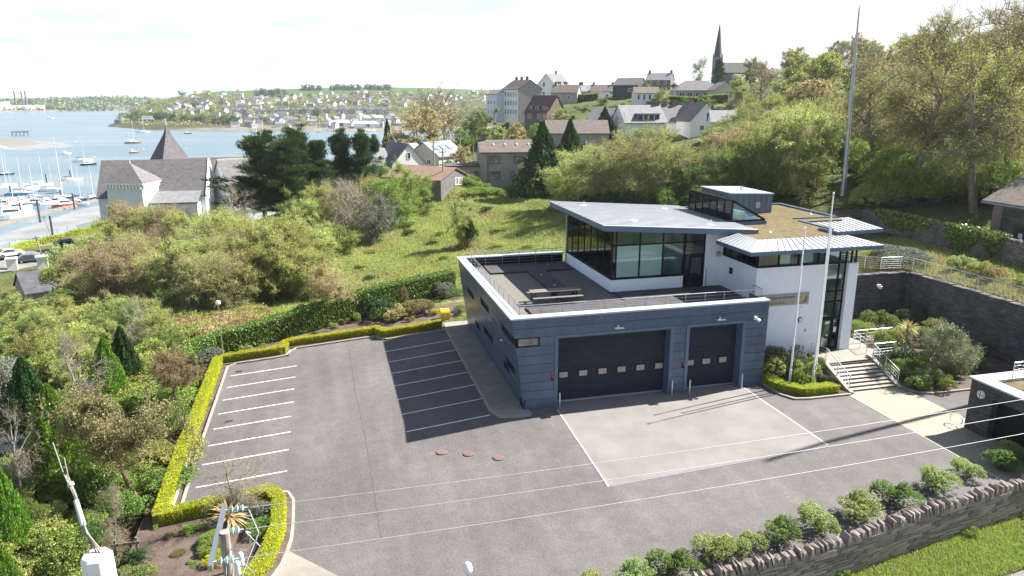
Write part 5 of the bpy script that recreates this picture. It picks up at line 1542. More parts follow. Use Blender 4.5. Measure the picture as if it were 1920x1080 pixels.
# planting beds with their kerbs
bed = [(27.6, 42.2), (27.6, 38.3)] + arc((28.6, 38.0), 1.0, 180, 262, 6) + [(31.9, 36.95), (31.98, 42.2)]
sheet("planting_bed", bed, M["soil"], None, .3, zoff=.1)
kerb("kerb", [(27.55, 40.0), (27.55, 38.3)] + arc((28.6, 38.0), 1.05, 180, 262, 6) + [(31.95, 36.9)])
bed2 = [(36.05, 42.0), (36.05, 37.2), (36.4, 36.1), (37.2, 35.7), (40.2, 35.75), (46.6, 36.2), (46.6, 49), (43, 49), (43, 42)]
sheet("planting_bed", [(37.65, 40.7), (46.6, 40.7), (46.6, 49), (36, 49), (36, 46.05), (37.65, 46.05)], M["soil"], .9, 1.2)
sheet("planting_bed", bed2, M["soil"], None, .3, zoff=.12)
kerb("kerb", [(36.02, 37.2), (36.35, 36.1), (37.2, 35.65), (40.2, 35.7), (46.5, 36.15)])
sheet("planting_bed", [(-8.25, 57.05), (-3.65, 57.05), (-3.6, 58.7), (3.6, 58.7), (3.65, 57.4), (9.0, 57.4), (9.0, 60.3), (12, 62.5), (12, 68), (3.5, 65), (-11.5, 57.8), (-11.5, 57)], M["soil"], None, .5, zoff=.1)
sheet("planting_bed", [(-8.3, 57.0), (-8.3, 36.5), (-9.9, 36.5), (-9.9, 57.0)], M["soil"], None, .5, zoff=.07)
isl = [(-9.9, 36.0), (-3.6, 36.15)] + arc((-3.6, 35.2), .95, 90, 0, 6) + [(-2.6, 32.2), (-2.95, 30.2), (-3.85, 28.0), (-5.3, 25.9), (-9.9, 22)]
sheet("planting_bed", isl, M["soil"], None, .4, zoff=.1)
sheet("pavement", [tuple(at(u, v, -2.0)[:2]) for u, v in [(545, 1045), (640, 1100), (560, 1180), (430, 1180), (500, 1090)]][::-1], M["path"], None, .1, zoff=.02)
# strip of verge planting under the roadside wall
sheet("planting_bed", [(4, 22.0), (8.6, 22.0), (17.8, 22.3), (31.4, 24.1), (31.4, 24.9), (17.8, 23.1), (8.6, 22.8), (4, 22.6)], M["soil"], None, .2, zoff=.06)
# white marker board lying by the left kerb
wb = MB(); V, F = ribbon(dense([(-8.62, 36.6), (-8.62, 43.0)], .8), .09, .1, lambda x, y: cpz(x, y) + .1)
tag(wb.poly(V, F).build("edging_board", M["white_paint"]), "white edging board along the foot of the left hedge", "board")
# ------------------------------------------------------------------ houses
HOUSES = []
def window(parent, face, a, z, w, h, dims, trim, pane, sill=True):
    """window on a wall of a house; a = position along the wall from its middle"""
    W, D = dims
    f = MB(); p = MB(); t = .08
    def bx(m, a0, a1, z0, z1, o0, o1):
        if face == "f": m.box(a0, a1, -D / 2 - o1, -D / 2 - o0, z0, z1)
        elif face == "b": m.box(a0, a1, D / 2 + o0, D / 2 + o1, z0, z1)
        elif face == "l": m.box(-W / 2 - o1, -W / 2 - o0, a0, a1, z0, z1)
        else: m.box(W / 2 + o0, W / 2 + o1, a0, a1, z0, z1)
    a0, a1, z0, z1 = a - w / 2, a + w / 2, z, z + h
    bx(f, a0, a1, z0, z0 + t, .0, .07); bx(f, a0, a1, z1 - t, z1, .0, .07)
    bx(f, a0, a0 + t, z0 + t, z1 - t, .0, .07); bx(f, a1 - t, a1, z0 + t, z1 - t, .0, .07)
    if w > 1.0: bx(f, a - .035, a + .035, z0 + t, z1 - t, .0, .065)
    bx(p, a0 + t, a1 - t, z0 + t, z1 - t, .005, .02)
    o = f.build("window", trim, parent)
    p.build("pane", pane, o)
    return o

def gable_body(W, D, he, hr, base=-2.0):
    m = MB()
    m.prism([(-D / 2, base), (D / 2, base), (D / 2, he), (0, hr), (-D / 2, he)], -W / 2, W / 2, "x")
    return m

def gable_roof(W, D, he, hr, ov=.35, th=.16, end=.2):
    m = MB(); s = (hr - he) / (D / 2)
    for sg in (-1, 1):
        a = [(-W / 2 - end, sg * (D / 2 + ov), he - s * ov + .03), (W / 2 + end, sg * (D / 2 + ov), he - s * ov + .03), (W / 2 + end, 0, hr + .03), (-W / 2 - end, 0, hr + .03)]
        b = [(p[0], p[1], p[2] + th) for p in a]
        if sg < 0: m.hexa(a, b)
        else: m.hexa(a[::-1], b[::-1])
    return m

def hip_roof(W, D, he, hr, ov=.4, hip=None):
    hip = D / 2 if hip is None else hip
    a = [(-W / 2 - ov, -D / 2 - ov, he), (W / 2 + ov, -D / 2 - ov, he), (W / 2 + ov, D / 2 + ov, he), (-W / 2 - ov, D / 2 + ov, he)]
    r = [(-W / 2 + hip, 0, hr), (W / 2 - hip, 0, hr)]
    return MB().poly(a + r, [(0, 1, 5, 4), (1, 2, 5), (2, 3, 4, 5), (3, 0, 4), (3, 2, 1, 0)])

def house(name, label, u, r, W, D, he, hr, turn, wall, roof, wins=(), chim=(), hip=None, vb=None, cat="house", trim="white_trim", pane="dark_pane", group=None, dorm=(), door=None, root=None, off=None):
    x, y = colxy(u, r)
    ang = -math.atan2(x, y) + R(turn)
    if root is None:
        z = far(u, vb, r)[2] if vb is not None else gz(x, y)
        root = thing(name, label, cat, (x, y, z), ang, group)
        par = root; base = (0, 0, 0)
    else:
        par = empty("wing", off[:3], R(off[3]) if len(off) > 3 else 0, root)
    if hip is None:
        gable_body(W, D, he, hr).build("wall", M[wall], par)
        rf_ = gable_roof(W, D, he, hr).build("roof", M[roof], par)
    else:
        MB().box(-W / 2, W / 2, -D / 2, D / 2, -2, he).build("wall", M[wall], par)
        rf_ = hip_roof(W, D, he, hr, hip=hip).build("roof", M[roof], par)
    for c in chim:
        cx, cy = (c, 0) if not isinstance(c, tuple) else c
        g = MB(); g.box(cx - .45, cx + .45, cy - .3, cy + .3, he + .2, hr + 1.1); g.box(cx - .5, cx + .5, cy - .35, cy + .35, hr + 1.1, hr + 1.22)
        for q in (-.25, .2): g.tube((cx + q, cy, hr + 1.2), (cx + q, cy, hr + 1.5), .1, .09, 8)
        g.build("chimney", M["brick_chimney"], rf_ if root is par else par)
    for (f, a, z_, w, h) in wins:
        window(par, f, a, z_, w, h, (W, D), M[trim], M[pane])
    if door:
        f, a = door; window(par, f, a, 0, .95, 2.05, (W, D), M[trim], M["brown_trim"]).name = "door"
    for (dx, w, h) in dorm:      # flat dormers on the front slope
        s = (hr - he) / (D / 2); zf = he + .35; yf = -D / 2 + .35 / s + .15
        g = MB(); g.box(dx - w / 2, dx + w / 2, yf, 0, zf, zf + h); dm = g.build("dormer", M[roof] if w < 2.2 else M["dark_roof"], par)
        MB().box(dx - w / 2 - .15, dx + w / 2 + .15, yf - .25, 0, zf + h, zf + h + .14).build("dormer_roof", M[roof], dm)
        n = max(1, round(w / 1.3))
        for k in range(n):
            cx = dx - w / 2 + w * (k + .5) / n; ww = w / n - .25
            MB().box(cx - ww / 2 - .08, cx + ww / 2 + .08, yf - .06, yf, zf + .1, zf + h - .08).build("dormer_window", M["white_trim"], dm)
            MB().box(cx - ww / 2, cx + ww / 2, yf - .075, yf - .06, zf + .18, zf + h - .16).build("pane", M["dark_pane"], dm)
    HOUSES.append((x, y, max(W, D) / 2 + 1))
    return root

# grey two-storey house with flat-roofed annexe, behind the meadow
h = house("house", "grey pebbledash two-storey house with brown tiled roof beyond the meadow", 962, 133, 12.5, 7, 5.2, 7.0, 8, "grey_wall", "brown_roof",
          [("f", -3.7, 3.2, 1.9, 1.4), ("f", .4, 3.2, 1.5, 1.3), ("f", -3.7, .5, 1.9, 1.4), ("f", -.6, .8, .8, 1.1), ("f", 4.3, 3.2, 1.5, 1.3)], [(-5.4, 0)], vb=337, trim="brown_trim", pane="net_pane")
for k in range(4): MB().lathe([(.18, 0), (.14, .25), (.02, .3)], 8, (-3.8 + k * 2.1, -1.6, 6.35)).build("roof_vent", M["white_paint"], h)
an = empty("annexe", (-9.2, -.5, 0), 0, h)
box("wall", M["grey_wall"], an, -3, 3, -2.6, 2.6, -2, 2.7); box("flat_roof", M["dark_roof"], an, -3.3, 3.3, -2.9, 2.9, 2.7, 2.95)
window(an, "f", .2, .8, 1.3, 1.2, (6, 5.2), M["white_trim"], M["net_pane"]); window(an, "f", 2.2, 0, .9, 2, (6, 5.2), M["dark_wall"], M["dark_wall"])
box("drainpipe", M["brown_trim"], h, -5.0, -4.9, -3.62, -3.52, 0, 5.2)
# long shed
h = house("shed", "long low shed with rusty sheet roof and dark gable at the meadow's edge", 797, 124, 12.0, 8.0, 1.9, 3.5, -38, "dark_wall", "red_roof", [("r", .3, .8, 1.0, 1.2), ("r", 1.6, .8, 1.0, 1.2)], vb=352, cat="shed", pane="net_pane")
MB().box(-2, .4, -3.2, -1.0, 3.0, 3.05).build("roof_light", M["blind"], h).rotation_euler = (math.atan2(2, 4) * 1, 0, 0)
h.children[-1].location = (0, -.3, -.1)
# white chalet
h = house("house", "white chalet house with steep grey roofs among the trees", 748, 150, 7.5, 7.4, 2.2, 6.0, -62, "white_wall", "grey_roof", [("r", 0, 3.2, .8, 1.3), ("r", -1.5, .6, 1.2, 1.2)], vb=326)
house("wing", "", 0, 150, 5.0, 5.0, 2.2, 5.0, 0, "white_wall", "grey_roof", [], root=h, off=(-2.0, -5.0, 0, 90))
# cream bungalow with blue roof lights
h = house("house", "cream gabled bungalow with blue roof lights on a grey roof", 818, 165, 9.5, 8.5, 2.6, 5.4, 52, "cream_wall", "grey_roof", [("l", -1.5, .8, 1.1, 1.1), ("l", 1.6, .8, 1.1, 1.1)], vb=312)
for k in range(3):
    o = MB().box(-.8, .8, -.7, .7, 0, .05).build("roof_light", M["solar"], h); o.location = (-2.8 + k * 2.4, -2.0, 4.42); o.rotation_euler = (math.atan2(2.8, 4.25), 0, 0)
house("wing", "", 0, 150, 6.0, 6.0, 2.6, 4.9, 0, "white_wall", "grey_roof", [], root=h, off=(-3.4, 5.5, 0, 0))
# hill-top houses
def grid_wins(face, cols, rows, w, h, a0, da, z0, dz): return [(face, a0 + da * i, z0 + dz * j, w, h) for i in range(cols) for j in range(rows)]
h = house("house", "tall three-storey house with white front and bare grey gable", 978, 270, 12.5, 9.5, 9.6, 12.6, -62, "grey_wall", "brown_roof", grid_wins("f", 6, 3, 1.0, 1.7, -5.0, 2.0, 1.0, 3.0), [(-4, 0), (0, 0), (4, 0)], vb=219)
MB().box(-6.25, 6.25, -4.84, -4.76, -2, 9.6).build("front_render", M["white_wall"], h)
for f_ in h.children:
    if f_.name.startswith("window"): f_.location.y -= .09
house("house", "pale blue lower block against the tall grey-gabled house", 942, 276, 8, 9, 8.0, 9.6, -62, "hotel_wall", "brown_roof", grid_wins("f", 3, 2, .9, 1.5, -2.4, 2.4, 1.0, 3.4), [], vb=219)
house("house", "white three-storey gabled house with dark chimney on the hilltop", 1037, 300, 10.5, 9.5, 8.6, 13.2, 55, "white_wall", "lead_roof", [("l", 1.0, 8.4, 1.0, 1.8), ("l", 1.0, 4.6, 1.0, 2.0), ("f", -3, 5.2, .9, 1.4), ("f", 0, 5.2, .9, 1.4), ("f", 3, 5.2, .9, 1.4)], [(1.5, 0)], vb=204, dorm=[(-1.5, 1.2, 1.3), (2.8, 1.2, 1.3)])
house("house", "brick chalet with wine-brown roof and three dormers below the tall house", 1022, 230, 9.5, 8.4, 2.5, 7.3, -42, "brown_wall", "wine_roof", [("r", 0, 5.4, .9, .9), ("r", -1.8, .8, 1.6, 1.2), ("f", -2.6, .7, 1.4, 1.4), ("f", 1.2, .7, 1.4, 1.4)], [], vb=226, dorm=[(-2.7, 1.3, 1.5), (0, 1.3, 1.5), (2.7, 1.3, 1.5)])
house("house", "brown slate-roofed bungalow half hidden by two conifers", 1080, 172, 14, 9, 2.4, 5.0, 5, "grey_wall", "brown_roof", [], [], vb=268)
house("house", "dark grey gable-roofed house left of the white dormer house", 1145, 188, 10, 8, 4.0, 6.8, -35, "grey_wall", "grey_roof", [], [(3.5, 0)], vb=256)
h = house("house", "white house with wide flat dormer and scaffolded gable", 1196, 180, 10.5, 8.5, 3.2, 6.9, 24, "white_wall", "grey_roof", [("l", 0, 3.4, 1.0, 1.2)], [(4.6, 0)], vb=254, dorm=[(.9, 5.6, 1.5)])
sc = MB()
for x_ in (-7.0, -5.6):
    for y_ in (-4.6, -2.4, -.2, 2.0): sc.tube((x_, y_, -1), (x_, y_, 5.5), .04, n=5)
    for z_ in (1.8, 3.8): sc.tube((x_, -4.8, z_), (x_, 2.2, z_), .04, n=5)
tag(sc.build("scaffold", M["steel_dark"], None, h.location, h.rotation_euler.z), "scaffolding against the white gable of the dormer house", "scaffold")
house("house", "grey-roofed white house between the two white gables", 1262, 188, 11, 8.5, 3.2, 6.8, 20, "white_wall", "lead_roof", [], [(-2.5, 0), (0, 0)], vb=252)
h = house("house", "white gabled house with red-brown chimneys at the end of the row", 1302, 184, 9, 8.0, 3.4, 7.3, -58, "white_wall", "lead_roof", [("r", .9, 3.9, 1.6, 1.2), ("r", -.9, 1.2, 1.2, 1.1)], [(-3, 0)], vb=252)
house("house", "pale grey roofed house almost hidden behind the scrub", 1400, 168, 16, 9, 3.0, 5.2, 8, "white_wall", "grey_roof", [], [], vb=255)
house("house", "dark navy slate-hung house with hipped gable on the ridge", 1178, 280, 10, 8, 4.6, 7.0, -25, "navy_wall", "lead_roof", [("f", 2, 2.2, 1.8, 1.2), ("r", 0, 2.2, 1.8, 1.4)], [], vb=184)
house("house", "stone house with grey chimneys on the ridge behind the bungalow", 1233, 330, 10.5, 8, 5.2, 8.0, -12, "brown_wall", "grey_roof", grid_wins("f", 3, 2, 1.1, 1.3, -3, 3, .8, 2.6), [(-4.6, 0), (4.6, 0)], vb=174)
house("house", "long grey-roofed bungalow above a clipped hedge", 1300, 258, 15, 9, 2.8, 6.0, 12, "grey_wall", "lead_roof", grid_wins("f", 4, 1, 1.7, 1.3, -5.5, 2.6, .8, 0), [], vb=186, hip=4)
h = HOUSES[-1]
house("house", "cream gabled porch bungalow at the end of the clipped hedge", 1347, 252, 7, 7, 2.8, 5.2, -70, "cream_wall", "lead_roof", [("r", -1.4, .6, 1.6, 1.6), ("r", 1.2, .3, 1.8, 2.0)], [], vb=186)
house("house", "small white veranda house left of the bungalow hedge", 1207, 250, 8, 6, 2.6, 4.4, 10, "white_wall", "brown_roof", grid_wins("f", 4, 1, .8, 1.6, -2.7, 1.8, .5, 0), [], vb=190)
for k, (u, r, lb, wl_, rf__) in enumerate([(1072, 320, "low grey house with two chimneys behind the hilltop hedge", "grey_wall", "grey_roof"), (1102, 330, "buff gabled house just right of the hilltop hedge", "cream_wall", "grey_roof"), (1128, 325, "brown-roofed cottage on the ridge left of the navy house", "white_wall", "brown_roof"), (1060, 285, "low brown roof just above the brick chalet", "grey_wall", "brown_roof")]):
    house("house", lb, u, r, 10, 7.5, 3.2, 5.8, 15 - 9 * k, wl_, rf__, [("f", -2, .8, 1.2, 1.2), ("f", 2, .8, 1.2, 1.2)], [(-4, 0), (4, 0)][:2 - k % 2], vb=186 + (4 if k == 3 else 0))
for k, (u, v, r, lb) in enumerate([(1420, 160, 340, "long low grey house beside the church nave"), (1462, 158, 330, "white-gabled grey house half behind bare trees near the church"), (1395, 168, 320, "brown-roofed cottage below the church")]):
    house("house", lb, u, r, 13, 8, 3.0, 5.8, -10 + 20 * k, "white_wall" if k == 1 else "grey_wall", "grey_roof", [("f", -3, .8, 1.4, 1.2), ("f", 2, .8, 1.4, 1.2)], [(4, 0)], vb=v)
# house on the right bank
rh = thing("house", "brown brick house with shallow roof at the right edge above the bank", "house", (0, 0, 0))
rz0 = 5.0
b = MB(); b.box(59.2, 68.5, 36, 53.4, rz0 - 1.5, 9.35); b.build("wall", M["brown_wall"], rh)
b = MB()
for sgn, xa, xb in ((0, 58.6, 63.85), (1, 69.1, 63.85)):
    q = [(xa, 35.4, 9.3), (xa, 54.2, 9.3), (xb, 54.2, 11.9), (xb, 35.4, 11.9)]
    t_ = [(p[0], p[1], p[2] + .16) for p in q]
    b.hexa(q if sgn else q[::-1], t_ if sgn else t_[::-1])
b.build("roof", M["brown_roof"], rh)
MB().prism([(59.2, 9.3), (68.5, 9.3), (63.85, 11.7)], 53.3, 53.4).build("gable", M["brown_wall"], rh)
box("gutter", M["fence_blue"], rh, 58.52, 58.62, 35.4, 54.2, 9.22, 9.36)
for y0, y1 in ((49.6, 52.4), (46.6, 49.3), (43.5, 46.2), (40.2, 43.0)):
    f = MB(); f.box(59.1, 59.2, y0, y1, 6.2, 6.3); f.box(59.1, 59.2, y0, y1, 9.0, 9.12); f.box(59.1, 59.2, y0, y0 + .12, 6.3, 9.0); f.box(59.1, 59.2, y1 - .12, y1, 6.3, 9.0); f.box(59.11, 59.2, y0 + .12, y1 - .12, 8.15, 8.25); f.box(59.11, 59.2, (y0 + y1) / 2 - .05, (y0 + y1) / 2 + .05, 6.3, 8.15)
    w_ = f.build("window", M["brown_trim"], rh); box("pane", M["dark_pane"], w_, 59.13, 59.16, y0 + .12, y1 - .12, 6.3, 9.0)
box("notice", M["white_paint"], rh, 59.08, 59.1, 50.0, 50.4, 6.5, 7.0)
HOUSES.append((63, 45, 11))

# ------------------------------------------------------------------ church
cx_, cy_ = colxy(1336, 380)
cz_ = far(1336, 158, 380)[2]
ch = thing("church", "grey stone church with tall needle spire on the hilltop", "church", (cx_, cy_, cz_), -math.atan2(cx_, cy_) + R(8))
MB().box(-2.1, 2.1, -2.1, 2.1, -3, 12.5).build("tower", M["church_stone"], ch)
MB().lathe([(2.3, 12.5), (2.0, 13.2), (.1, 28.2)], 8, sm=False).build("spire", M["dark_roof"], ch)
MB().tube((0, 0, 28.1), (0, 0, 29.3), .06).build("cross", M["black_frame"], ch); 
for s_ in (-1, 1):
    for t_ in (-1, 1): MB().lathe([(.3, 11.6), (.3, 13), (.04, 14.6)], 6, (s_ * 1.9, t_ * 1.9, 0), sm=False).build("pinnacle", M["church_stone"], ch)
for s_ in (-1, 1): MB().box(s_ * .9 - .35, s_ * .9 + .35, -2.16, -2.08, 8, 11).build("belfry_opening", M["black_frame"], ch)
nv = gable_body(19, 9, 5.5, 10, -3); n_ = nv.build("nave", M["church_stone"], ch); n_.location = (11.5, 3, 0)
n_ = gable_roof(19, 9, 5.5, 10).build("nave_roof", M["lead_roof"], ch); n_.location = (11.5, 3, 0)
n_ = gable_body(9, 7, 5, 9, -3).build("transept", M["church_stone"], ch); n_.location = (20, -3.5, 0); n_.rotation_euler = (0, 0, R(90))
n_ = gable_roof(9, 7, 5, 9).build("transept_roof", M["lead_roof"], ch); n_.location = (20, -3.5, 0); n_.rotation_euler = (0, 0, R(90))
for k in range(3): MB().box(6 + k * 4, 7 + k * 4, -1.58, -1.5, 2, 5).build("lancet_window", M["dark_pane"], ch)
HOUSES.append((cx_ + 10, cy_, 20))

# ------------------------------------------------------------------ turreted hotel by the water
hx, hy_ = colxy(285, 160)
hz0 = -11.8
ht = thing("hotel", "large pale-blue Victorian hotel with slate pyramid turret by the marina", "hotel", (hx, hy_, hz0), -math.atan2(hx, hy_) + R(-14))
EV, RG = 12.6, 18.6
gable_body(19, 10.5, EV, RG, -4).build("main_wall", M["hotel_wall"], ht)
mr_ = gable_roof(19, 10.5, EV, RG, .5).build("main_roof", M["lead_roof"], ht)
# white bargeboards and gable at the right end
for s_ in (-1, 1):
    MB().prism([(s_ * 5.9, EV - .75), (s_ * 5.9, EV - .2), (0, RG + .35), (0, RG - .25)], 9.7, 9.95, "x").build("bargeboard", M["white_trim"], mr_)
box("gable_render", M["white_wall"], ht, 9.5, 9.56, -5.2, 5.2, -4, EV)
MB().prism([(-5.2, EV), (5.2, EV), (0, RG - .2)], 9.5, 9.56, "x").build("gable_render", M["white_wall"], ht)
for k in range(3): window(ht, "r", -2.6 + k * 2.6, 9.2, 1.2, 2.2, (19.15, 10.5), M["white_trim"], M["dark_pane"])
window(ht, "r", 0, 13.2, 1.2, 2.0, (19.15, 10.5), M["white_trim"], M["dark_pane"])
# square bay with bracketed cornice
by = empty("stair_tower", (-2.8, -6.6, 0), R(-14), ht)
box("wall", M["hotel_wall"], by, -3.3, 3.3, -3, 3, -4, 14.2)
box("cornice", M["white_trim"], by, -3.75, 3.75, -3.45, 3.45, 15.0, 15.4)
box("frieze", M["hotel_wall"], by, -3.4, 3.4, -3.1, 3.1, 14.2, 15.0)
for k in range(11):
    box("bracket", M["white_trim"], by, -3.2 + k * .62, -2.95 + k * .62, -3.42, -3.1, 14.3, 15.0); box("bracket", M["white_trim"], by, 3.4, 3.7, -2.9 + k * .55, -2.65 + k * .55, 14.3, 15.0)
MB().poly([(-3.9, -3.6, 15.4), (3.9, -3.6, 15.4), (3.9, 3.6, 15.4), (-3.9, 3.6, 15.4), (0, 0, 18.7)], [(0, 1, 4), (1, 2, 4), (2, 3, 4), (3, 0, 4), (3, 2, 1, 0)]).build("bay_roof", M["lead_roof"], by)
MB().tube((0, 0, 18.6), (0, 0, 19.3), .09, .03).build("finial", M["white_trim"], by)
# steep turret behind
tu = empty("turret", (1.2, 6.5, 0), R(38), ht)
box("wall", M["hotel_wall"], tu, -3.0, 3.0, -3.0, 3.0, -4, 14.8); box("cornice", M["white_trim"], tu, -3.2, 3.2, -3.2, 3.2, 14.8, 15.2)
MB().poly([(-4.2, -4.2, 15.2), (4.2, -4.2, 15.2), (4.2, 4.2, 15.2), (-4.2, 4.2, 15.2), (-.6, -.6, 23.2), (.6, -.6, 23.2), (.6, .6, 23.2), (-.6, .6, 23.2), (0, 0, 25.2)],
          [(0, 1, 5, 4), (1, 2, 6, 5), (2, 3, 7, 6), (3, 0, 4, 7), (4, 5, 8), (5, 6, 8), (6, 7, 8), (7, 4, 8), (3, 2, 1, 0)]).build("spire", M["purple_slate"], tu)
MB().tube((0, 0, 25.1), (0, 0, 26.4), .06).build("finial", M["white_trim"], tu)
# right wing
wg = empty("right_wing", (17.6, 6.0, 0), R(30), ht)
gable_body(15, 10, 13.2, 18.2, -4).build("wall", M["hotel_wall"], wg)
gable_roof(15, 10, 13.2, 18.2, .6).build("roof", M["lead_roof"], wg)
box("ridge_tiles", M["cream_wall"], wg, -7.7, 7.7, -.18, .18, 18.2, 18.5)
box("eaves_board", M["white_trim"], wg, -7.7, 7.7, -5.75, -5.6, 12.5, 12.95)
for k in range(6):
    box("arcade_post", M["white_trim"], wg, -6.6 + k * 2.4, -6.3 + k * 2.4, -5.5, -5.2, 8.8, 12.3); box("gallery_pane", M["dark_pane"], wg, -6.2 + k * 2.4, -4.35 + k * 2.4, -5.06, -5.01, 9.6, 12.0)
box("gallery_rail", M["white_trim"], wg, -7.2, 7.2, -5.5, -5.3, 9.3, 9.5)
mr2 = empty("rear_wing", (9, 12, 0), R(5), ht)
gable_body(14, 9, 13.5, 18.0, -4).build("wall", M["hotel_wall"], mr2); gable_roof(14, 9, 13.5, 18.0).build("roof", M["lead_roof"], mr2)
for k in range(3): window(ht, "f", -7.6 + k * 2.4, 8.6, 1.1, 2.0, (19, 10.5), M["white_trim"], M["dark_pane"])
lean = MB(); lean.hexa([(-.2, -8.9, 11.15), (8.8, -8.9, 11.15), (8.8, -5.3, 12.95), (-.2, -5.3, 12.95)], [(-.2, -8.9, 11.4), (8.9, -8.9, 11.4), (8.9, -5.3, 13.2), (-.2, -5.3, 13.2)])
lean.build("lean_to_roof", M["grey_roof"], ht); box("lean_to_wall", M["white_wall"], ht, 0, 8.6, -8.7, -5.3, -4, 11.1)
HOUSES.append((hx, hy_, 16)); HOUSES.append((hx + 12, hy_ + 5, 12))

# cottage and ruin by the shore road
c_ = house("cottage", "small slate-roofed cottage below the road at the left edge", 72, 122, 10.5, 6.4, 2.4, 4.6, 12, "grey_wall", "dark_roof", [("f", -3.2, .8, .9, 1.0)], [], vb=566, cat="cottage")
le = MB(); le.hexa([(-1.5, -6.0, -1), (3.0, -6.0, -1), (3.0, -3.2, -1), (-1.5, -3.2, -1)], [(-1.5, -6.0, 1.5), (3.0, -6.0, 1.5), (3.0, -3.2, 2.6), (-1.5, -3.2, 2.6)])
le.build("lean_to", M["white_wall"], c_)
MB().slab([(-1.9, -6.5, 1.45), (3.3, -6.5, 1.45), (3.3, -3.1, 2.8), (-1.9, -3.1, 2.8)], .12).build("lean_to_roof", M["lead_roof"], c_)
kx = c_.matrix_basis @ Vector((4.6, -5.6, .1))
kk = MB(); kk.lathe([(.02, -1.5), (.3, -.6), (.33, 0), (.3, .6), (.02, 1.5)], 10)
ko = kk.build("kayak", M["boat_red"]); ko.matrix_world = Matrix.Translation(kx + Vector((0, 0, 1.2))) @ Matrix.Rotation(R(80), 4, "Y") @ Matrix.Rotation(R(30), 4, "X")
tag(ko, "orange kayak leaning by the cottage lean-to", "kayak")
px_, py_ = colxy(52, 108); rz_ = far(52, 592, 108)[2]
rn = thing("ruined_wall", "roofless pinkish stone ruin below the cottage", "ruin", (px_, py_, rz_), -math.atan2(px_, py_) + R(15))
M["pink_stone"] = coursed_stone("pink_rubble", (0.36, 0.27, 0.23), (0.46, 0.38, 0.33), (0.2, 0.17, 0.14), .5, .22, .03)
for b_ in [(-3, -2.4, -2.5, 2.5, -1, 1.5), (2.4, 3, -2.5, 2.5, -1, 1.9), (-2.4, 2.4, 1.9, 2.5, -1, 1.2), (-2.4, -.5, -2.5, -1.9, -1, .8)]: box("wall", M["pink_stone"], rn, *b_)
# ------------------------------------------------------------------ vegetation: shapes
def unit(v): return v / np.maximum(np.linalg.norm(v, axis=-1, keepdims=True), 1e-9)

def leaves_np(P, size, rng, asp=.5, up=None, upw=0.0, var=.35):
    n = len(P)
    a = unit(rng.normal(size=(n, 3)))
    if up is not None: a = unit(a * (1 - upw) + up * upw)
    b = unit(np.cross(a, rng.normal(size=(n, 3))))
    s = size * (1 + var * rng.uniform(-1, 1, (n, 1)))
    a, b = a * s * .5, b * s * asp * .5
    V = np.stack([P - a, P + b - a * .1, P + a, P - b - a * .1], 1).reshape(-1, 3)
    F = np.arange(4 * n).reshape(-1, 4)
    return V, F

def tubes_np(P0, P1, R0, R1, k=4):
    d = unit(P1 - P0)
    ref = np.where(np.abs(d[:, 2:3]) > .9, np.array([[1., 0, 0]]), np.array([[0, 0, 1.]]))
    a = unit(np.cross(d, ref)); b = np.cross(d, a)
    t = np.linspace(0, 2 * np.pi, k, endpoint=False)
    ring = a[:, None, :] * np.cos(t)[None, :, None] + b[:, None, :] * np.sin(t)[None, :, None]
    V0 = P0[:, None, :] + ring * np.asarray(R0).reshape(-1, 1, 1); V1 = P1[:, None, :] + ring * np.asarray(R1).reshape(-1, 1, 1)
    V = np.concatenate([V0, V1], 1).reshape(-1, 3)
    base = np.arange(len(P0))[:, None] * 2 * k; i = np.arange(k)[None, :]; j = (i + 1) % k
    F = np.stack([base + i, base + j, base + k + j, base + k + i], -1).reshape(-1, 4)
    return V, F

def join(parts):
    Vs, Fs, fm, k = [], [], [], 0
    for (V, F), m in parts:
        Vs.append(V); Fs.append(F + k); fm.append(np.full(len(F), m)); k += len(V)
    return np.concatenate(Vs), np.concatenate(Fs), np.concatenate(fm)

def bez(A, B, C, t):
    t = np.asarray(t).reshape(-1, 1)
    return A * (1 - t) ** 2 + B * 2 * t * (1 - t) + C * t ** 2

def lumpy(d, rng, amp=.25):
    out = np.ones(len(d))
    for _ in range(4):
        w = unit(rng.normal(size=3)); out += amp * .5 * np.sin(3.2 * (d @ w) + rng.uniform(0, 6))
    return out[:, None]

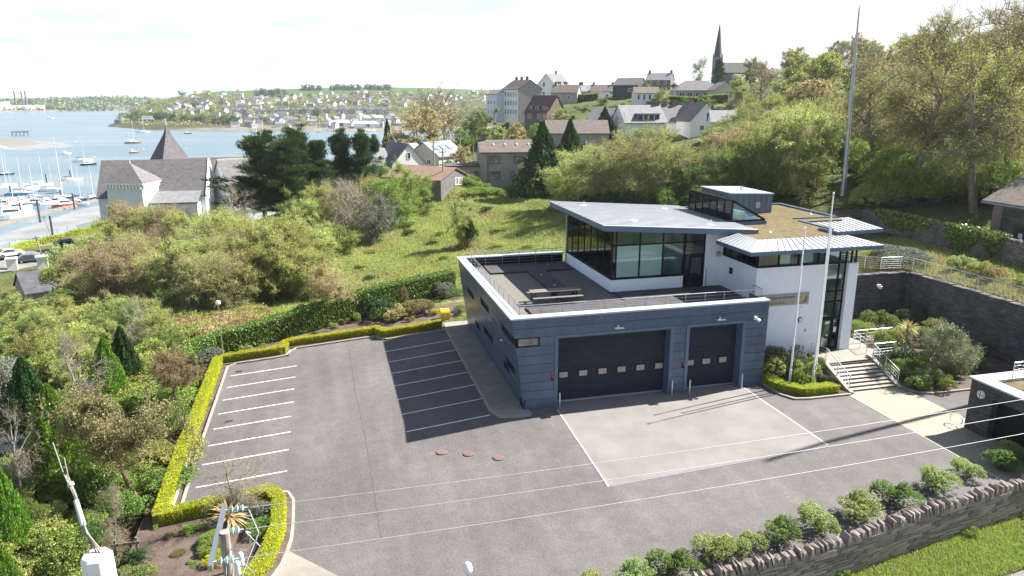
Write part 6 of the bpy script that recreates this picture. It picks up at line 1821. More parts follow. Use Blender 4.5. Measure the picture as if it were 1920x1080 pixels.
def make_tree(seed, H, cb, rx, K, m, q, nl, ls, stems=1, tr=.02, sub=.3, tw=.13, sig=.05, twr=.011, flat=1.0, low=.3, rise=.5, asp=.5):
    rng = np.random.default_rng(seed)
    rz = (1 - cb) / 2 * H; c = np.array([0, 0, (1 + cb) / 2 * H])
    d = unit(rng.normal(size=(K, 3)))
    rad = rng.uniform(.45, 1.0, (K, 1)) ** .6 * lumpy(d, rng)
    T = c + d * rad * np.array([rx, rx, rz]) * .82
    # stems
    tk, seg = [], []
    tops = []
    for s in range(stems):
        base = np.array([rng.normal() * .05 * rx * (stems > 1), rng.normal() * .05 * rx * (stems > 1), -.15 * 1])
        top = np.array([rng.normal() * .16 * rx * (1 if stems == 1 else 2.4), rng.normal() * .16 * rx * (1 if stems == 1 else 2.4), H * rng.uniform(.62, .8)])
        mid = (base + top) / 2 + np.array([rng.normal(), rng.normal(), 0]) * .06 * H
        tops.append((base, mid, top))
        pts = bez(base, mid, top, np.linspace(0, 1, 8)); r = H * tr * (1 if stems == 1 else .62) * np.linspace(1, .3, 8)
        seg.append((pts[:-1], pts[1:], r[:-1], r[1:], 7))
    A, B, rA = [], [], []
    for k in range(K):
        b0, m0, t0 = tops[rng.integers(stems)]
        zt = np.clip((T[k, 2] - rise * np.hypot(T[k, 0], T[k, 1])) / t0[2], low, .98)
        A.append(bez(b0, m0, t0, [zt])[0]); rA.append(H * tr * (.5 - .3 * zt) * (1 if stems == 1 else .7))
    A = np.array(A); rA = np.array(rA)
    Bc = (A + T) / 2 + rng.normal(size=(K, 3)) * .1 * rx + np.array([0, 0, .12 * rx])
    tt = np.linspace(0, 1, 5)
    for i in range(4):
        p, s = [], []
        P0 = np.array([bez(A[k], Bc[k], T[k], [tt[i]])[0] for k in range(K)]); P1 = np.array([bez(A[k], Bc[k], T[k], [tt[i + 1]])[0] for k in range(K)])
        f0, f1 = 1 - .8 * tt[i], 1 - .8 * tt[i + 1]
        seg.append((P0, P1, rA * f0, rA * f1, 5))
    # sub-branches
    kk = np.repeat(np.arange(K), m); ts = rng.uniform(.3, 1, len(kk))
    S0 = np.array([bez(A[k], Bc[k], T[k], [t])[0] for k, t in zip(kk, ts)])
    out = unit(S0 - c) * rx * sub * .5
    S1 = S0 + out + rng.normal(size=S0.shape) * rx * sub * .55 * np.array([1, 1, flat])
    Sm = (S0 + S1) / 2 + rng.normal(size=S0.shape) * rx * .05
    rs = np.maximum(twr * 1.7, H * tr * .12)
    seg.append((S0, Sm, np.full(len(S0), rs), np.full(len(S0), rs * .75), 4)); seg.append((Sm, S1, np.full(len(S0), rs * .75), np.full(len(S0), rs * .45), 4))
    # twigs
    k2 = np.repeat(np.arange(len(S0)), q); t2 = rng.uniform(.25, 1.0, (len(k2), 1))
    W0 = S0[k2] * (1 - t2) + S1[k2] * t2
    W1 = W0 + unit(W0 - c) * rx * tw * .6 + rng.normal(size=W0.shape) * rx * tw * .7 * np.array([1, 1, flat])
    tw_mesh = tubes_np(W0, W1, np.full(len(W0), twr), np.full(len(W0), twr * .4), 3)
    trunk = join([(tubes_np(*s[:4], s[4]), 0) for s in seg])
    parts = [(tw_mesh, 1)]
    if nl:
        k3 = np.repeat(np.arange(len(W0)), nl); t3 = rng.uniform(.15, 1.1, (len(k3), 1))
        LP = W0[k3] * (1 - t3) + W1[k3] * t3 + rng.normal(size=(len(k3), 3)) * rx * sig * np.array([1, 1, flat])
        parts.append((leaves_np(LP, ls, rng, asp), 0))
    crown = join(parts)
    return (mesh_np("crown", crown[0], crown[1], [L["green"], M["bark"]], crown[2]), mesh_np("trunk", trunk[0], trunk[1], [M["bark"]], smooth=True), H)

def make_shrub(seed, H, rx, lobes, n, ls, asp=.55, stems=8, hollow=.55, flat=1.0):
    rng = np.random.default_rng(seed); parts = []; LPs = []
    C = []
    for k in range(lobes):
        a = rng.uniform(0, 6.28); rr = rx * .62 * math.sqrt(rng.uniform(0, 1)) if lobes > 1 else 0
        lr = rx * rng.uniform(.42, .62) if lobes > 1 else rx
        h = H * rng.uniform(.75, 1) * (1 - .25 * rr / rx)
        C.append((rr * math.cos(a), rr * math.sin(a), lr, h))
    for (x, y, lr, h) in C:
        m = n // lobes
        d = unit(rng.normal(size=(m, 3))); d[:, 2] = np.abs(d[:, 2]) * 1.0 - .25 * (rng.uniform(size=m) < .35)
        r = rng.uniform(hollow, 1.0, (m, 1)) ** .5 * lumpy(d, rng, .3)
        # tufts: pull leaves toward nearby shoot tips
        tips = unit(rng.normal(size=(max(12, m // 40), 3))); near = np.argmax(d @ tips.T, 1)
        d = unit(d * .75 + tips[near] * .4)
        P = np.array([x, y, h * .48]) + d * r * np.array([lr, lr, h * .52])
        P[:, 2] = np.maximum(P[:, 2], .02)
        LPs.append(P)
    P = np.concatenate(LPs)
    parts.append((leaves_np(P, ls, rng, asp), 0))
    idx = rng.integers(0, len(P), stems * 4); b = rng.normal(size=(len(idx), 3)) * rx * .12; b[:, 2] = -.05
    parts.append((tubes_np(b, P[idx], np.full(len(idx), .012 * H), np.full(len(idx), .004 * H), 3), 1))
    V, F, fm = join(parts)
    return (mesh_np("shrub", V, F, [L["green"], M["bark"]], fm), None, H)

def make_column(seed, H, rx, n, ls, p=.75):
    rng = np.random.default_rng(seed)
    t = rng.uniform(0, 1, n) ** 1.25
    a = rng.uniform(0, 2 * np.pi, n)
    lump = 1 + .16 * np.sin(a * 7 + 5 * t + rng.uniform(0, 6)) + .12 * np.sin(a * 13 - 17 * t) + .09 * np.sin(31 * t + a * 5)
    r = rx * np.minimum(1, (1.02 - t) ** (p * 1.15) * 1.1) * np.minimum(1, .7 + t * 3) * lump * rng.uniform(.7, 1.03, n)
    P = np.stack([r * np.cos(a), r * np.sin(a), t * H], 1)
    up = unit(np.stack([np.cos(a) * .35, np.sin(a) * .35, np.ones(n)], 1))
    parts = [(leaves_np(P, ls, rng, .34, up, .72), 0), (tubes_np(np.array([[0, 0, -.2]]), np.array([[0, 0, H * .93]]), np.array([rx * .1]), np.array([.02]), 6), 1)]
    V, F, fm = join(parts)
    tv, tf = tubes_np(np.array([[0, 0, -.3]]), np.array([[0, 0, H * .4]]), np.array([rx * .13]), np.array([rx * .07]), 7)
    return (mesh_np("crown", V, F, [L["conifer"], M["bark"]], fm), mesh_np("trunk", tv, tf, [M["bark"]]), H)

def make_macro(seed, H, rx, K, n, ls):
    """spreading cypress with layered, upswept plates of foliage"""
    rng = np.random.default_rng(seed)
    LP, seg = [], []
    pts = np.stack([rng.normal(0, .02 * H, 7).cumsum() * .4, rng.normal(0, .02 * H, 7).cumsum() * .4, np.linspace(-.2, H * .92, 7)], 1)
    r = np.linspace(.028 * H, .006 * H, 7); seg.append((pts[:-1], pts[1:], r[:-1], r[1:], 7))
    for k in range(K):
        f = .16 + .8 * (k + rng.uniform(0, .8)) / K; a = k * 2.4 + rng.normal() * .4
        ln = rx * (1.15 - 1.02 * f) * rng.uniform(.45, 1.3)
        b = np.array([0, 0, f * H * .93]); tip = b + np.array([math.cos(a) * ln, math.sin(a) * ln, ln * rng.uniform(.15, .6) + (.13 * H * rng.uniform(.2, 1) if f > .72 else 0)])
        mid = (b + tip) / 2 - np.array([0, 0, .08 * ln]); q = bez(b, mid, tip, np.linspace(0, 1, 5))
        rr = np.linspace(.011 * H, .003 * H, 5); seg.append((q[:-1], q[1:], rr[:-1], rr[1:], 4))
        for s in range(7):
            t = rng.uniform(.3, 1.05); c = bez(b, mid, tip, [t])[0] + rng.normal(size=3) * ln * .14 * np.array([1, 1, .35])
            m = n // (K * 7); LP.append(c + rng.normal(size=(m, 3)) * np.array([.1, .1, .032]) * rx * (1.1 - .45 * t))
    P = np.concatenate(LP); rng2 = np.random.default_rng(seed + 1)
    up = unit(P * np.array([1, 1, 0]) + np.array([0, 0, .5 * rx]))
    V, F, fm = join([(leaves_np(P, ls, rng2, .15, up, .72), 0)])
    tv, tf, _ = join([(tubes_np(*s[:4], s[4]), 0) for s in seg])
    return (mesh_np("crown", V, F, [L["dark"], M["bark"]], fm), mesh_np("trunk", tv, tf, [M["bark"]], smooth=True), H)

PROTO = {
    "scrub": [make_tree(s, 7, .06, 3.6, 30, 5, 10, 19, .125, stems=6, tr=.012, sub=.27, tw=.115, sig=.028, twr=.011, low=.1, rise=.9) for s in (1, 2, 3)],
    "twiggy": [make_tree(s, 7, .1, 3.4, 32, 6, 13, 8, .105, stems=6, tr=.012, sub=.3, tw=.15, sig=.03, twr=.013, low=.1, rise=.9) for s in (21, 22)],
    "broad": [make_tree(s, 14, .24, 5.8, 34, 7, 13, 5, .15, tr=.026, sub=.3, tw=.115, sig=.026, twr=.017) for s in (4, 5, 6)],
    "garden": [make_tree(s, 5, .4, 2.0, 28, 6, 9, 17, .078, tr=.018, sub=.32, tw=.13, sig=.035, twr=.008) for s in (7, 8)],
    "bare": [make_tree(s, 9, .18, 2.7, 24, 8, 9, 1, .08, tr=.014, sub=.34, tw=.2, sig=.06, twr=.0065, rise=1.0) for s in (9, 10)],
    "fineshrub": [make_tree(s, 5, .1, 2.4, 32, 6, 10, 17, .085, stems=5, tr=.014, sub=.3, tw=.13, sig=.035, twr=.008, low=.1, rise=.8) for s in (61, 62)],
    "mid": [make_tree(s, 10, .16, 4.3, 26, 5, 8, 12, .27, tr=.018, sub=.28, tw=.12, sig=.035, twr=.022) for s in (11, 12, 13)],
    "midbare": [make_tree(s, 10, .2, 4.0, 26, 7, 6, 1, .3, tr=.016, sub=.36, tw=.2, sig=.07, twr=.024) for s in (14, 15)],
    "far": [make_tree(s, 9, .08, 4.6, 14, 4, 2, 5, .95, tr=.02, sub=.36, tw=.2, sig=.09, twr=.03) for s in (16, 17, 18)],
    "shrub": [make_shrub(s, 1.5, 1.0, l, 11000, .06) for s, l in ((31, 1), (32, 3), (33, 5))],
    "bigshrub": [make_shrub(s, 3, 2.1, l, 17000, .095) for s, l in ((34, 4), (35, 6), (36, 5))],
    "bramble": [make_shrub(s, 1.0, 1.8, 9, 8000, .1, stems=14) for s in (37, 38, 39)],
    "midshrub": [make_shrub(s, 3, 2.4, 5, 3000, .25) for s in (40, 41)],
    "column": [make_column(s, 6, 1.65, 18000, .22) for s in (51, 52)],
    "spirecon": [make_column(s, 10, 2.6, 9000, .42, .9) for s in (53, 54)],
    "macro": [make_macro(s, 16, 6.8, 84, 40000, .62) for s in (55, 56, 57)],
}

def setmat(o, i, m):
    o.material_slots[i].link = "OBJECT"; o.material_slots[i].material = m

def plant_z(x, y):
    z = gz(x, y)
    return max(z, cpz(x, y) + .08) if PX0 - 1 < x < PX1 and PY0 < y < 69 and not (x < 9 and y > 66) else z
def plant(kind, x, y, h, leaf, label, name="tree", cat="tree", group=None, bark="bark", w=1.0, z=None, var=None, twig=None, lean=0.0):
    pr = PROTO[kind]; p = pr[random.randrange(len(pr)) if var is None else var % len(pr)]
    s = h / p[2]; z = plant_z(x, y) if z is None else z
    rz = random.uniform(0, 6.28)
    if p[1] is None:
        o = obj(name, p[0], None, (x, y, z), rz); o.scale = (s * w, s * w, s)
        setmat(o, 0, L[leaf]); setmat(o, 1, M[bark])
        return tag(o, label, cat, group)
    r = thing(name, label, cat, (x, y, z), rz, group); r.scale = (s * w, s * w, s)
    r.rotation_euler = (random.uniform(-.04, .04) + lean, random.uniform(-.04, .04), rz)
    c = obj("crown", p[0], r); setmat(c, 0, L[leaf]); setmat(c, 1, M[twig or ("twig" if bark == "bark" and leaf != "dark" else bark)])
    t = obj("trunk", p[1], r); setmat(t, 0, M[bark])
    return r

_RS = np.concatenate([np.arange(12, 150, .4), np.arange(150, 700, 2.0)])
def ground_hit(u, v):
    d = ray(u, v); hh = math.hypot(d[0], d[1]); k = _RS / hh
    X, Y, Z = d[0] * k, d[1] * k, d[2] * k + CAMH
    G = ground_z(X, Y); i = np.argmax(Z <= G)
    if Z[i] > G[i]: i = len(_RS) - 1
    return float(X[i]), float(Y[i]), float(_RS[i])

def plant_px(kind, u, vb, vt, leaf, label, **k):
    x, y, r = ground_hit(u, vb)
    h = far(u, vt, r)[2] - plant_z(x, y)
    return plant(kind, x, y, max(.3, h), leaf, label, **k)

def plant_r(kind, u, r, vt, leaf, label, **k):
    x, y = colxy(u, r)
    z = gz(x, y); h = far(u, vt, r)[2] - z
    return plant(kind, x, y, max(.5, h), leaf, label, **k)

def blocked(x, y, pad=0):
    return any(math.hypot(x - a, y - b) < c + pad for a, b, c in HOUSES)

# ------------------------------------------------------------------ hedges
def hedge(label, pts, w, h, leaf, ls, dens, zf=cpz, name="hedge", core="hedge_core", cat="hedge"):
    P = dense(pts, .5)
    V, F = ribbon(P, w * .86, h * .93, zf)
    V = np.array(V)
    F = np.array([f for f in F])
    fv = [Vector(p) for p in P]
    pts3, tot = [], 0
    rng = RNG
    LP, UP = [], []
    for i in range(len(fv) - 1):
        a, b_ = fv[i], fv[i + 1]; d = b_ - a; ln = d.length; d.normalize(); nr = Vector((-d.y, d.x))
        for (face, area) in (("t", ln * w), ("l", ln * h), ("r", ln * h)):
            n = int(area * dens + rng.uniform())
            if n == 0: continue
            t = rng.uniform(-.05, 1.05, n) * ln; s_ = rng.uniform(-.5, .5, n) * w; q = rng.uniform(.0, 1, n) * h
            if face == "t": off, zz, nn = s_, np.full(n, h) + rng.normal(0, .025, n), (0, 0, 1)
            else:
                sg = 1 if face == "l" else -1
                off, zz, nn = np.full(n, sg * w / 2) + rng.normal(0, .03, n), q, (nr.x * sg, nr.y * sg, .3)
            x = a.x + d.x * t + nr.x * off; y = a.y + d.y * t + nr.y * off
            g = np.array([zf(xx, yy) for xx, yy in zip(x[:1], y[:1])])
            z = (zf(a.x, a.y) + (zf(b_.x, b_.y) - zf(a.x, a.y)) * t / max(ln, .01)) + zz
            LP.append(np.stack([x, y, z + (zz / h) * (.03 * np.sin(x * 2.1 + y * 1.7) + .03 * np.sin(x * 5.3 - y * 4.1))], 1))
    LP = np.concatenate(LP)
    Vl, Fl = leaves_np(LP, ls, rng, .6)
    Vc, Fc, fm = join([((V, F), 1), ((Vl, Fl), 0)])
    o = obj(name, mesh_np(name, Vc, Fc, [L[leaf], M[core]], fm))
    return tag(o, label, cat)
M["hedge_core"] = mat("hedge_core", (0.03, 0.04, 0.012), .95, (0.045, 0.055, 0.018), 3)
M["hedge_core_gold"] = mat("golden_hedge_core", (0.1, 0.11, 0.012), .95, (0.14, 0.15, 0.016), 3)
hg = "hedge_core_gold"
hedge("golden clipped hedge bordering the left parking bays and the small island bed", [(-8.95, 57.6), (-8.95, 35.2), (-3.7, 35.55), (-3.25, 34.6), (-3.2, 32.2), (-3.6, 30.2), (-4.5, 28.4), (-5.8, 26.6)], .62, .78, "privet", .055, 950, core=hg)
hedge("golden clipped hedge stepping along the far edge of the car park", [(-8.6, 57.75), (-4.15, 57.75), (-3.95, 59.3), (3.4, 59.3), (3.95, 58.0), (8.7, 58.0)], .58, .7, "privet", .055, 950, core=hg)
hedge("tall laurel hedge running from the lamp post to the back of the station", [(-10.6, 54.5), (-11.4, 57.0), (-9.6, 59.6), (-4.4, 61.8), (3.4, 65.3), (11.6, 69.2)], 1.2, 2.25, "laurel", .13, 330, zf=lambda x, y: gz(x, y) if y > 60 else max(gz(x, y), cpz(x, y) - .4))
hedge("low box hedge curving round the flagpole bed", [(27.85, 40.6), (27.95, 38.7), (28.9, 37.6), (31.3, 37.5)], .7, .62, "privet", .05, 1000, core=hg)
# dark yew balls and shrubs between the hedges
gardens = [  # column, base row, top row, leaf, kind, label
    (405, 632, 612, "dark", "shrub", "dark shrub at the inner corner of the laurel hedge"), (352, 668, 640, "laurel", "shrub", "variegated shrub just inside the hedge corner"),
    (392, 690, 648, "silver", "shrub", "blue-grey juniper behind the golden hedge corner"), (455, 640, 616, "russet", "shrub", "reddish clipped shrub left of the lamp post bed"),
    (487, 632, 608, "russet", "shrub", "purplish shrub mound beside the lamp post bed"), (528, 628, 606, "bright", "shrub", "lime green shrub below the small bare tree"),
    (556, 622, 598, "russet", "shrub", "rust-coloured round shrub in the middle of the long bed"), (585, 606, 568, "dark", "shrub", "dark yew against the laurel hedge, left of the orange tree"),
    (604, 614, 592, "griselinia", "shrub", "pale green low shrub left of the orange tree trunk"), (648, 610, 596, "russet", "shrub", "brown low shrub right of the orange tree trunk"),
    (672, 604, 584, "bright", "shrub", "bright green fern-like shrub in the long bed"), (700, 596, 552, "dark", "shrub", "dark yew ball against the laurel hedge, right of the orange tree"),
    (715, 606, 578, "lush", "shrub", "grassy green tuft beneath the yew ball"), (742, 604, 572, "cream", "shrub", "white-flowered shrub right of the yew ball"),
    (765, 600, 568, "grass", "shrub", "feathery yellow-green shrub near the bin"), (790, 592, 556, "russet", "shrub", "loose pinkish heather shrub near the bin"),
    (815, 598, 578, "privet", "shrub", "round golden shrub next to the yellow bin"), (835, 560, 530, "silver", "shrub", "grey-green domed bush by the end of the laurel hedge"),
    (862, 590, 572, "green", "shrub", "green mound between the bin and the zinc wall"), (770, 612, 594, "olive", "shrub", "olive low hedge clump by the kerb near the bin"),
    (735, 612, 596, "olive", "shrub", "olive low clump by the kerb below the white-flowered shrub"), (625, 622, 606, "griselinia", "shrub", "pale low clump along the kerb under the orange tree"),
    (460, 668, 648, "griselinia", "shrub", "pale green clump at the foot of the lamp post"), (495, 662, 645, "olive", "shrub", "olive clump beside the golden hedge near the lamp post"),
]
for (u, vb, vt, lf, kd, lb) in gardens:
    vt -= .12 * (vb - vt)
    plant_px(kd, u, vb, vt, lf, lb, name="shrub", cat="shrub", group="shrubs in the long bed", w=1.25)
plant_px("garden", 631, 608, 490, "bud", "small orange-brown tree with bare trunk in the long bed", bark="bark_brown", w=1.0, var=0)
plant_px("garden", 516, 640, 588, "russet", "tiny reddish bare tree left in the long bed", bark="bark_brown", w=.7, var=1)
plant_px("garden", 757, 586, 538, "russet", "thin reddish sapling by the laurel hedge", bark="bark_brown", w=.45, var=1)

# ------------------------------------------------------------------ slope on the left
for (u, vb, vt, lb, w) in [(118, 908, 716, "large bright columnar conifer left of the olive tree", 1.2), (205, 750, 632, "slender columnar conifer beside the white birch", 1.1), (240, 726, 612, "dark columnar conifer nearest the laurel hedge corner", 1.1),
                           (62, 800, 665, "shaded dark columnar conifer behind the grey shrub", 1.2), (18, 1040, 865, "tall conifer at the left edge of the picture", .95), (10, 1150, 1000, "conifer top in the lower left corner", 1.1)]:  # the shaded conifer's dark leaf has its shade put into the colour
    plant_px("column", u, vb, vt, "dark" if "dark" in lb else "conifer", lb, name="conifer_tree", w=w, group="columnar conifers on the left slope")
plant_px("bare", 174, 830, 600, "bud", "bare white-trunked birch among the conifers", bark="bark_pale", twig="bark", w=.8, name="birch_tree", var=0)
plant_px("bare", 262, 668, 540, "bud", "bare pale birch behind the slender conifers", bark="bark_pale", w=.85, name="birch_tree", var=1)
plant_px("bare", 44, 935, 735, "bud", "leaning pale bare tree at the left edge", bark="bark_pale", twig="bark", w=.7, name="birch_tree", lean=.1, var=1)
plant_px("bare", 236, 640, 570, "bud", "small bare sapling on the bramble slope", bark="bark_pale", w=.7, name="birch_tree")
plant_px("garden", 270, 945, 690, "bronze", "large olive-brown tree with bare trunk beside the parking hedge", bark="bark_brown", w=1.0, var=0)
plant_px("garden", 335, 775, 652, "russet", "reddish-olive small tree by the far end of the parking hedge", bark="bark_brown", w=1.0, var=1)
plant_px("bare", 446, 985, 838, "bronze", "nearly bare small tree in the island bed", bark="bark", w=1.5, var=1)
plant_px("bare", 215, 1060, 895, "bud", "bare staked shrub tree in the bark-mulch bed", bark="bark", w=.75, var=0)
for (u, vb, vt, lf, lb, w) in [
    (18, 775, 655, "silver", "big grey-green shrub at the left edge", 1.1), (140, 715, 615, "olive", "grey leafless-looking bush behind the birch", .8), (165, 960, 860, "laurel", "yellow-variegated shrub below the columnar conifer", 1.0),
    (115, 1075, 985, "laurel", "glossy yellow-green laurel in the lower left", 1.1), (60, 990, 930, "green", "dark rounded shrub at the conifer foot", 1.0), (205, 955, 880, "bright", "bright leafy shrub left of the olive tree trunk", .9),
    (235, 985, 915, "laurel", "glossy laurel under the olive tree", 1.0), (175, 1035, 975, "dark", "dark shrub left of the staked tree", 1.0), (265, 1075, 1025, "dark", "dark round bush in the mulch near the canister", 1.1), (250, 1120, 1065, "laurel", "variegated laurel at the bottom edge beside the canister", 1.3),
    (300, 830, 760, "green", "green bush at the side of the parking hedge", .9), (150, 895, 825, "griselinia", "pale leafed shrub behind the large conifer", 1.0),
    (30, 1085, 1040, "griselinia", "pale shrub between the corner conifers", 1.1), (185, 850, 800, "scrub", "tangled olive shrub at the birch foot", 1.1), (250, 760, 725, "scrub", "twiggy brown shrub beyond the olive tree", 1.0),
    (290, 985, 950, "bud", "low orange-brown shrub at the hedge corner", 1.2), (95, 860, 800, "olive", "olive shrub between the parked car and the conifer", .9)]:
    plant_px("bigshrub", u, vb, vt, lf, lb, name="shrub", cat="shrub", group="shrubs on the left slope", w=w)
for (u, vb, vt, lf, lb) in [(355, 1015, 990, "lush", "grassy tuft in the mulch of the island bed"), (400, 1035, 1005, "bright", "small leafy shrub beside the utility pole"), (412, 1075, 1042, "privet", "golden shrub at the utility pole foot"), (362, 1085, 1060, "bright", "small green shrub at the bottom edge of the mulch bed"),
                            (485, 985, 945, "silver", "grey-blue shrub inside the island hedge"), (495, 1010, 975, "green", "green shrub inside the island hedge end"), (365, 985, 970, "griselinia", "tiny sprouting plant behind the island hedge"), (320, 1030, 1005, "russet", "low reddish plant in the mulch bed"), (385, 1010, 985, "griselinia", "pale shrub midway in the mulch bed"), (340, 1062, 1035, "bronze", "brown shrub near the bottom of the mulch bed"), (300, 1005, 985, "olive", "olive shrub by the mulch bed edge"), (395, 1060, 1030, "bright", "leafy shrub left of the utility pole foot")]:
    vt -= .3 * (vb - vt)
    plant_px("shrub", u, vb, vt, lf, lb, name="shrub", cat="shrub", group="plants in the island bed", w=1.5)

# scrub covering the slope between the garden and the shore: too many to tell apart, four sorts of it
def in_view(u, v): return -40 < u < 1960 and v < 1120
def scatter(n, box_, kinds, seed, hmin, hmax, group, pad=1.5, name="bush", cat="bush", minsep=1.2, avoid=None):
    rng = random.Random(seed); done = []
    tries = 0
    while len(done) < n and tries < n * 30:
        tries += 1
        u = rng.uniform(box_[0], box_[1]); v = rng.uniform(box_[2], box_[3])
        if avoid and avoid(u, v): continue
        x, y, r = ground_hit(u, v)
        if blocked(x, y, pad) or gz(x, y) < SEA + 1.4 or r > 640: continue
        if any(math.hypot(x - a, y - b) < minsep for a, b in done): continue
        done.append((x, y))
        kind, leaf, lb = kinds[rng.randrange(len(kinds))]
        plant(kind, x, y, rng.uniform(hmin, hmax), leaf, lb, name=name, cat=cat, group=group + (" " + leaf), w=rng.uniform(.85, 1.25))
BR = [("bramble", "scrub", "grey-olive scrub mound on the slope left of the car park"), ("bramble", "olive", "brown-olive scrub mound on the slope left of the car park"), ("bramble", "green", "green bramble mound on the slope left of the car park"), ("bramble", "bright", "fresh green bramble mound on the slope left of the car park"), ("bramble", "scrub", "grey-olive scrub mound on the slope left of the car park"), ("bramble", "olive", "brown-olive scrub mound on the slope left of the car park")]
scatter(85, (-20, 330, 590, 780), BR, 1, .9, 1.9, "bramble mounds on the left slope", minsep=1.6)
scatter(40, (-20, 330, 800, 1090), BR, 2, .5, 1.1, "bramble mounds under the garden trees", minsep=1.2, avoid=lambda u, v: u > 170 and v > 930)
RB = [("bramble", "russet", "reddish-brown bramble thicket beyond the laurel hedge"), ("bramble", "bud", "buff dead-bramble thicket beyond the laurel hedge"), ("bramble", "olive", "olive bramble thicket beyond the laurel hedge")]
scatter(34, (255, 470, 575, 640), RB, 3, .9, 1.6, "bramble thicket beyond the laurel hedge", minsep=1.5)

# thicket of budding trees and willows between the meadow and the hotel
rngT = random.Random(5)
thicket = []
for k in range(34):
    u = rngT.uniform(150, 450); v = rngT.uniform(470, 590) - .1 * (u - 150) * 0
    thicket.append((u, v, "bud" if rngT.random() < .42 else "scrub", "brown budding tree in the thicket below the hotel", "twiggy" if rngT.random() < .6 else "scrub", rngT.uniform(5.0, 7.4)))
for k in range(34):
    u = rngT.uniform(400, 592); v = rngT.uniform(490, 566)
    thicket.append((u, v, "scrub" if rngT.random() < .75 else "olive", "olive willow in the thicket left of the meadow", "scrub", rngT.uniform(5.0, 8.0)))
for (u, v, lf, lb, kd, h_) in thicket:
    x, y, r = ground_hit(u, v)
    if blocked(x, y, 2): continue
    plant(kd, x, y, h_, lf, lb if lf != "scrub" or "willow" in lb else "grey-green budding tree in the thicket below the hotel", name="willow_tree" if "willow" in lb else "budding_tree", group="thicket trees " + lf + kd, w=rngT.uniform(.9, 1.3))
for (u, v, h_, lf, lb) in [(290, 478, 7.5, "bright", "bright green leafy tree in front of the hotel tower"), (450, 450, 9.5, "bud", "upright bare grey tree right of the hotel gable"), (660, 455, 9.5, "bud", "leaning grey bare tree behind the meadow scrub"), (640, 440, 8.5, "bud", "twiggy brown tree beside the leaning bare tree"),
                           (735, 420, 8.5, "bright", "fresh green willow at the meadow's upper edge"), (768, 404, 8.0, "bright", "fresh green willow next to the long shed"), (705, 452, 6.6, "silver", "silver-leaved bush in the meadow's corner"), (560, 430, 6.0, "green", "low green cypress below the dark cypresses"), (620, 410, 6.5, "olive", "olive bush behind the leaning bare tree"), (690, 415, 7.0, "bud", "pinkish budding tree left of the long shed")]:
    x, y, r = ground_hit(u, v)
    plant("bare" if "bare" in lb else ("scrub" if lf != "bud" else "twiggy"), x, y, h_, lf, lb, w=1.1, bark="bark_pale" if "bare" in lb else "bark")
# dark cypresses
for (u, r, vt, w, lb) in [(484, 126, 250, 1.1, "leftmost dark spreading cypress with ragged top"), (528, 120, 262, 1.15, "broad dark cypress in front of its group"), (555, 134, 242, .9, "tallest dark cypress of the left group"), (588, 130, 262, .8, "rightmost dark cypress of the left group"), (640, 148, 246, .7, "dark cypress left in the middle clump"), (672, 146, 246, .75, "dark cypress in the centre of the middle clump"), (700, 150, 256, .7, "dark cypress right in the middle clump")]:
    plant_r("macro", u, r, vt, "dark", lb, name="cypress_tree", w=w, group="dark cypresses")
# meadow bushes
x, y, r = ground_hit(870, 462)
plant("scrub", x, y, 6.3, "scrub", "lone round willow bush with dark ivied middle in the meadow", w=.8, var=1)
plant("shrub", x + .3, y - .6, 4.3, "dark", "dark ivy clump inside the lone meadow bush", name="shrub", cat="shrub", w=.5)
MBR = [("bramble", "scrub", "grey-olive scrub mound on the slope left of the car park"), ("bramble", "olive", "brown-olive scrub mound on the slope left of the car park"), ("bramble", "green", "low green bramble patch in the rough meadow"), ("bramble", "olive", "low brownish bramble patch in the rough meadow"), ("bramble", "dark", "low dark bramble patch in the rough meadow"), ("bramble", "scrub", "low grey-green bramble patch in the rough meadow")]
scatter(34, (640, 1030, 365, 560), MBR, 8, .3, .8, "bramble patches in the meadow", minsep=2.0)
scatter(26, (780, 1060, 338, 368), [("bramble", "bright", "fresh green bramble along the top of the meadow"), ("bramble", "green", "dark green bramble along the top of the meadow")], 9, .8, 1.6, "brambles at the meadow top", minsep=1.6)
# conifers by the grey house
for (u, r, vt, w, lb) in [(1021, 121, 228, 1.55, "broad dark conifer beside the grey two-storey house"), (1073, 136, 224, 1.4, "second dark conifer right of the grey two-storey house"), (1133, 178, 200, 1.7, "dark round conifer before the scaffolded gable")]:
    plant_r("spirecon", u, r, vt, "dark", lb, name="conifer_tree", w=w)
plant_r("scrub", 985, 128, 305, "olive", "ivy-green tree against the grey house wall", w=.6)
# willow scrub behind the station
for k, (u, v, h_, lf, kd) in enumerate([(1060, 385, 6.8, "scrub", "scrub"), (1085, 390, 8.6, "scrub", "scrub"), (1120, 398, 9.2, "scrub", "twiggy"), (1160, 392, 9.5, "scrub", "twiggy"), (1200, 396, 10.0, "bud", "bare"), (1235, 388, 9.0, "olive", "twiggy"), (1072, 362, 7.2, "scrub", "scrub"), (1140, 362, 9.6, "scrub", "scrub"), (1215, 362, 9.5, "olive", "scrub"), (1270, 375, 6.5, "green", "scrub"), (1290, 356, 6.0, "olive", "scrub")]):
    x, y, r = ground_hit(u, v)
    plant(kd, x, y, h_, lf, ["pale %s tree in the willow clump behind the sloping roof" % {"scrub": "olive", "olive": "brownish", "bud": "bare", "green": "green"}[lf]][0], group="willow clump " + lf, w=1.15, name="willow_tree")
for (u, v, h_) in [(1110, 402, 3.4), (1160, 402, 3.8), (1210, 402, 3.4), (1070, 395, 3.0), (1250, 400, 3.2)]:
    x, y, r = ground_hit(u, v); plant("bigshrub", x, y, h_, "dark" if h_ > 3.3 else "green", "dark ivy undergrowth beneath the willow clump", name="bush", cat="bush", group="undergrowth behind the roof" + (" dark" if h_ > 3.3 else ""))
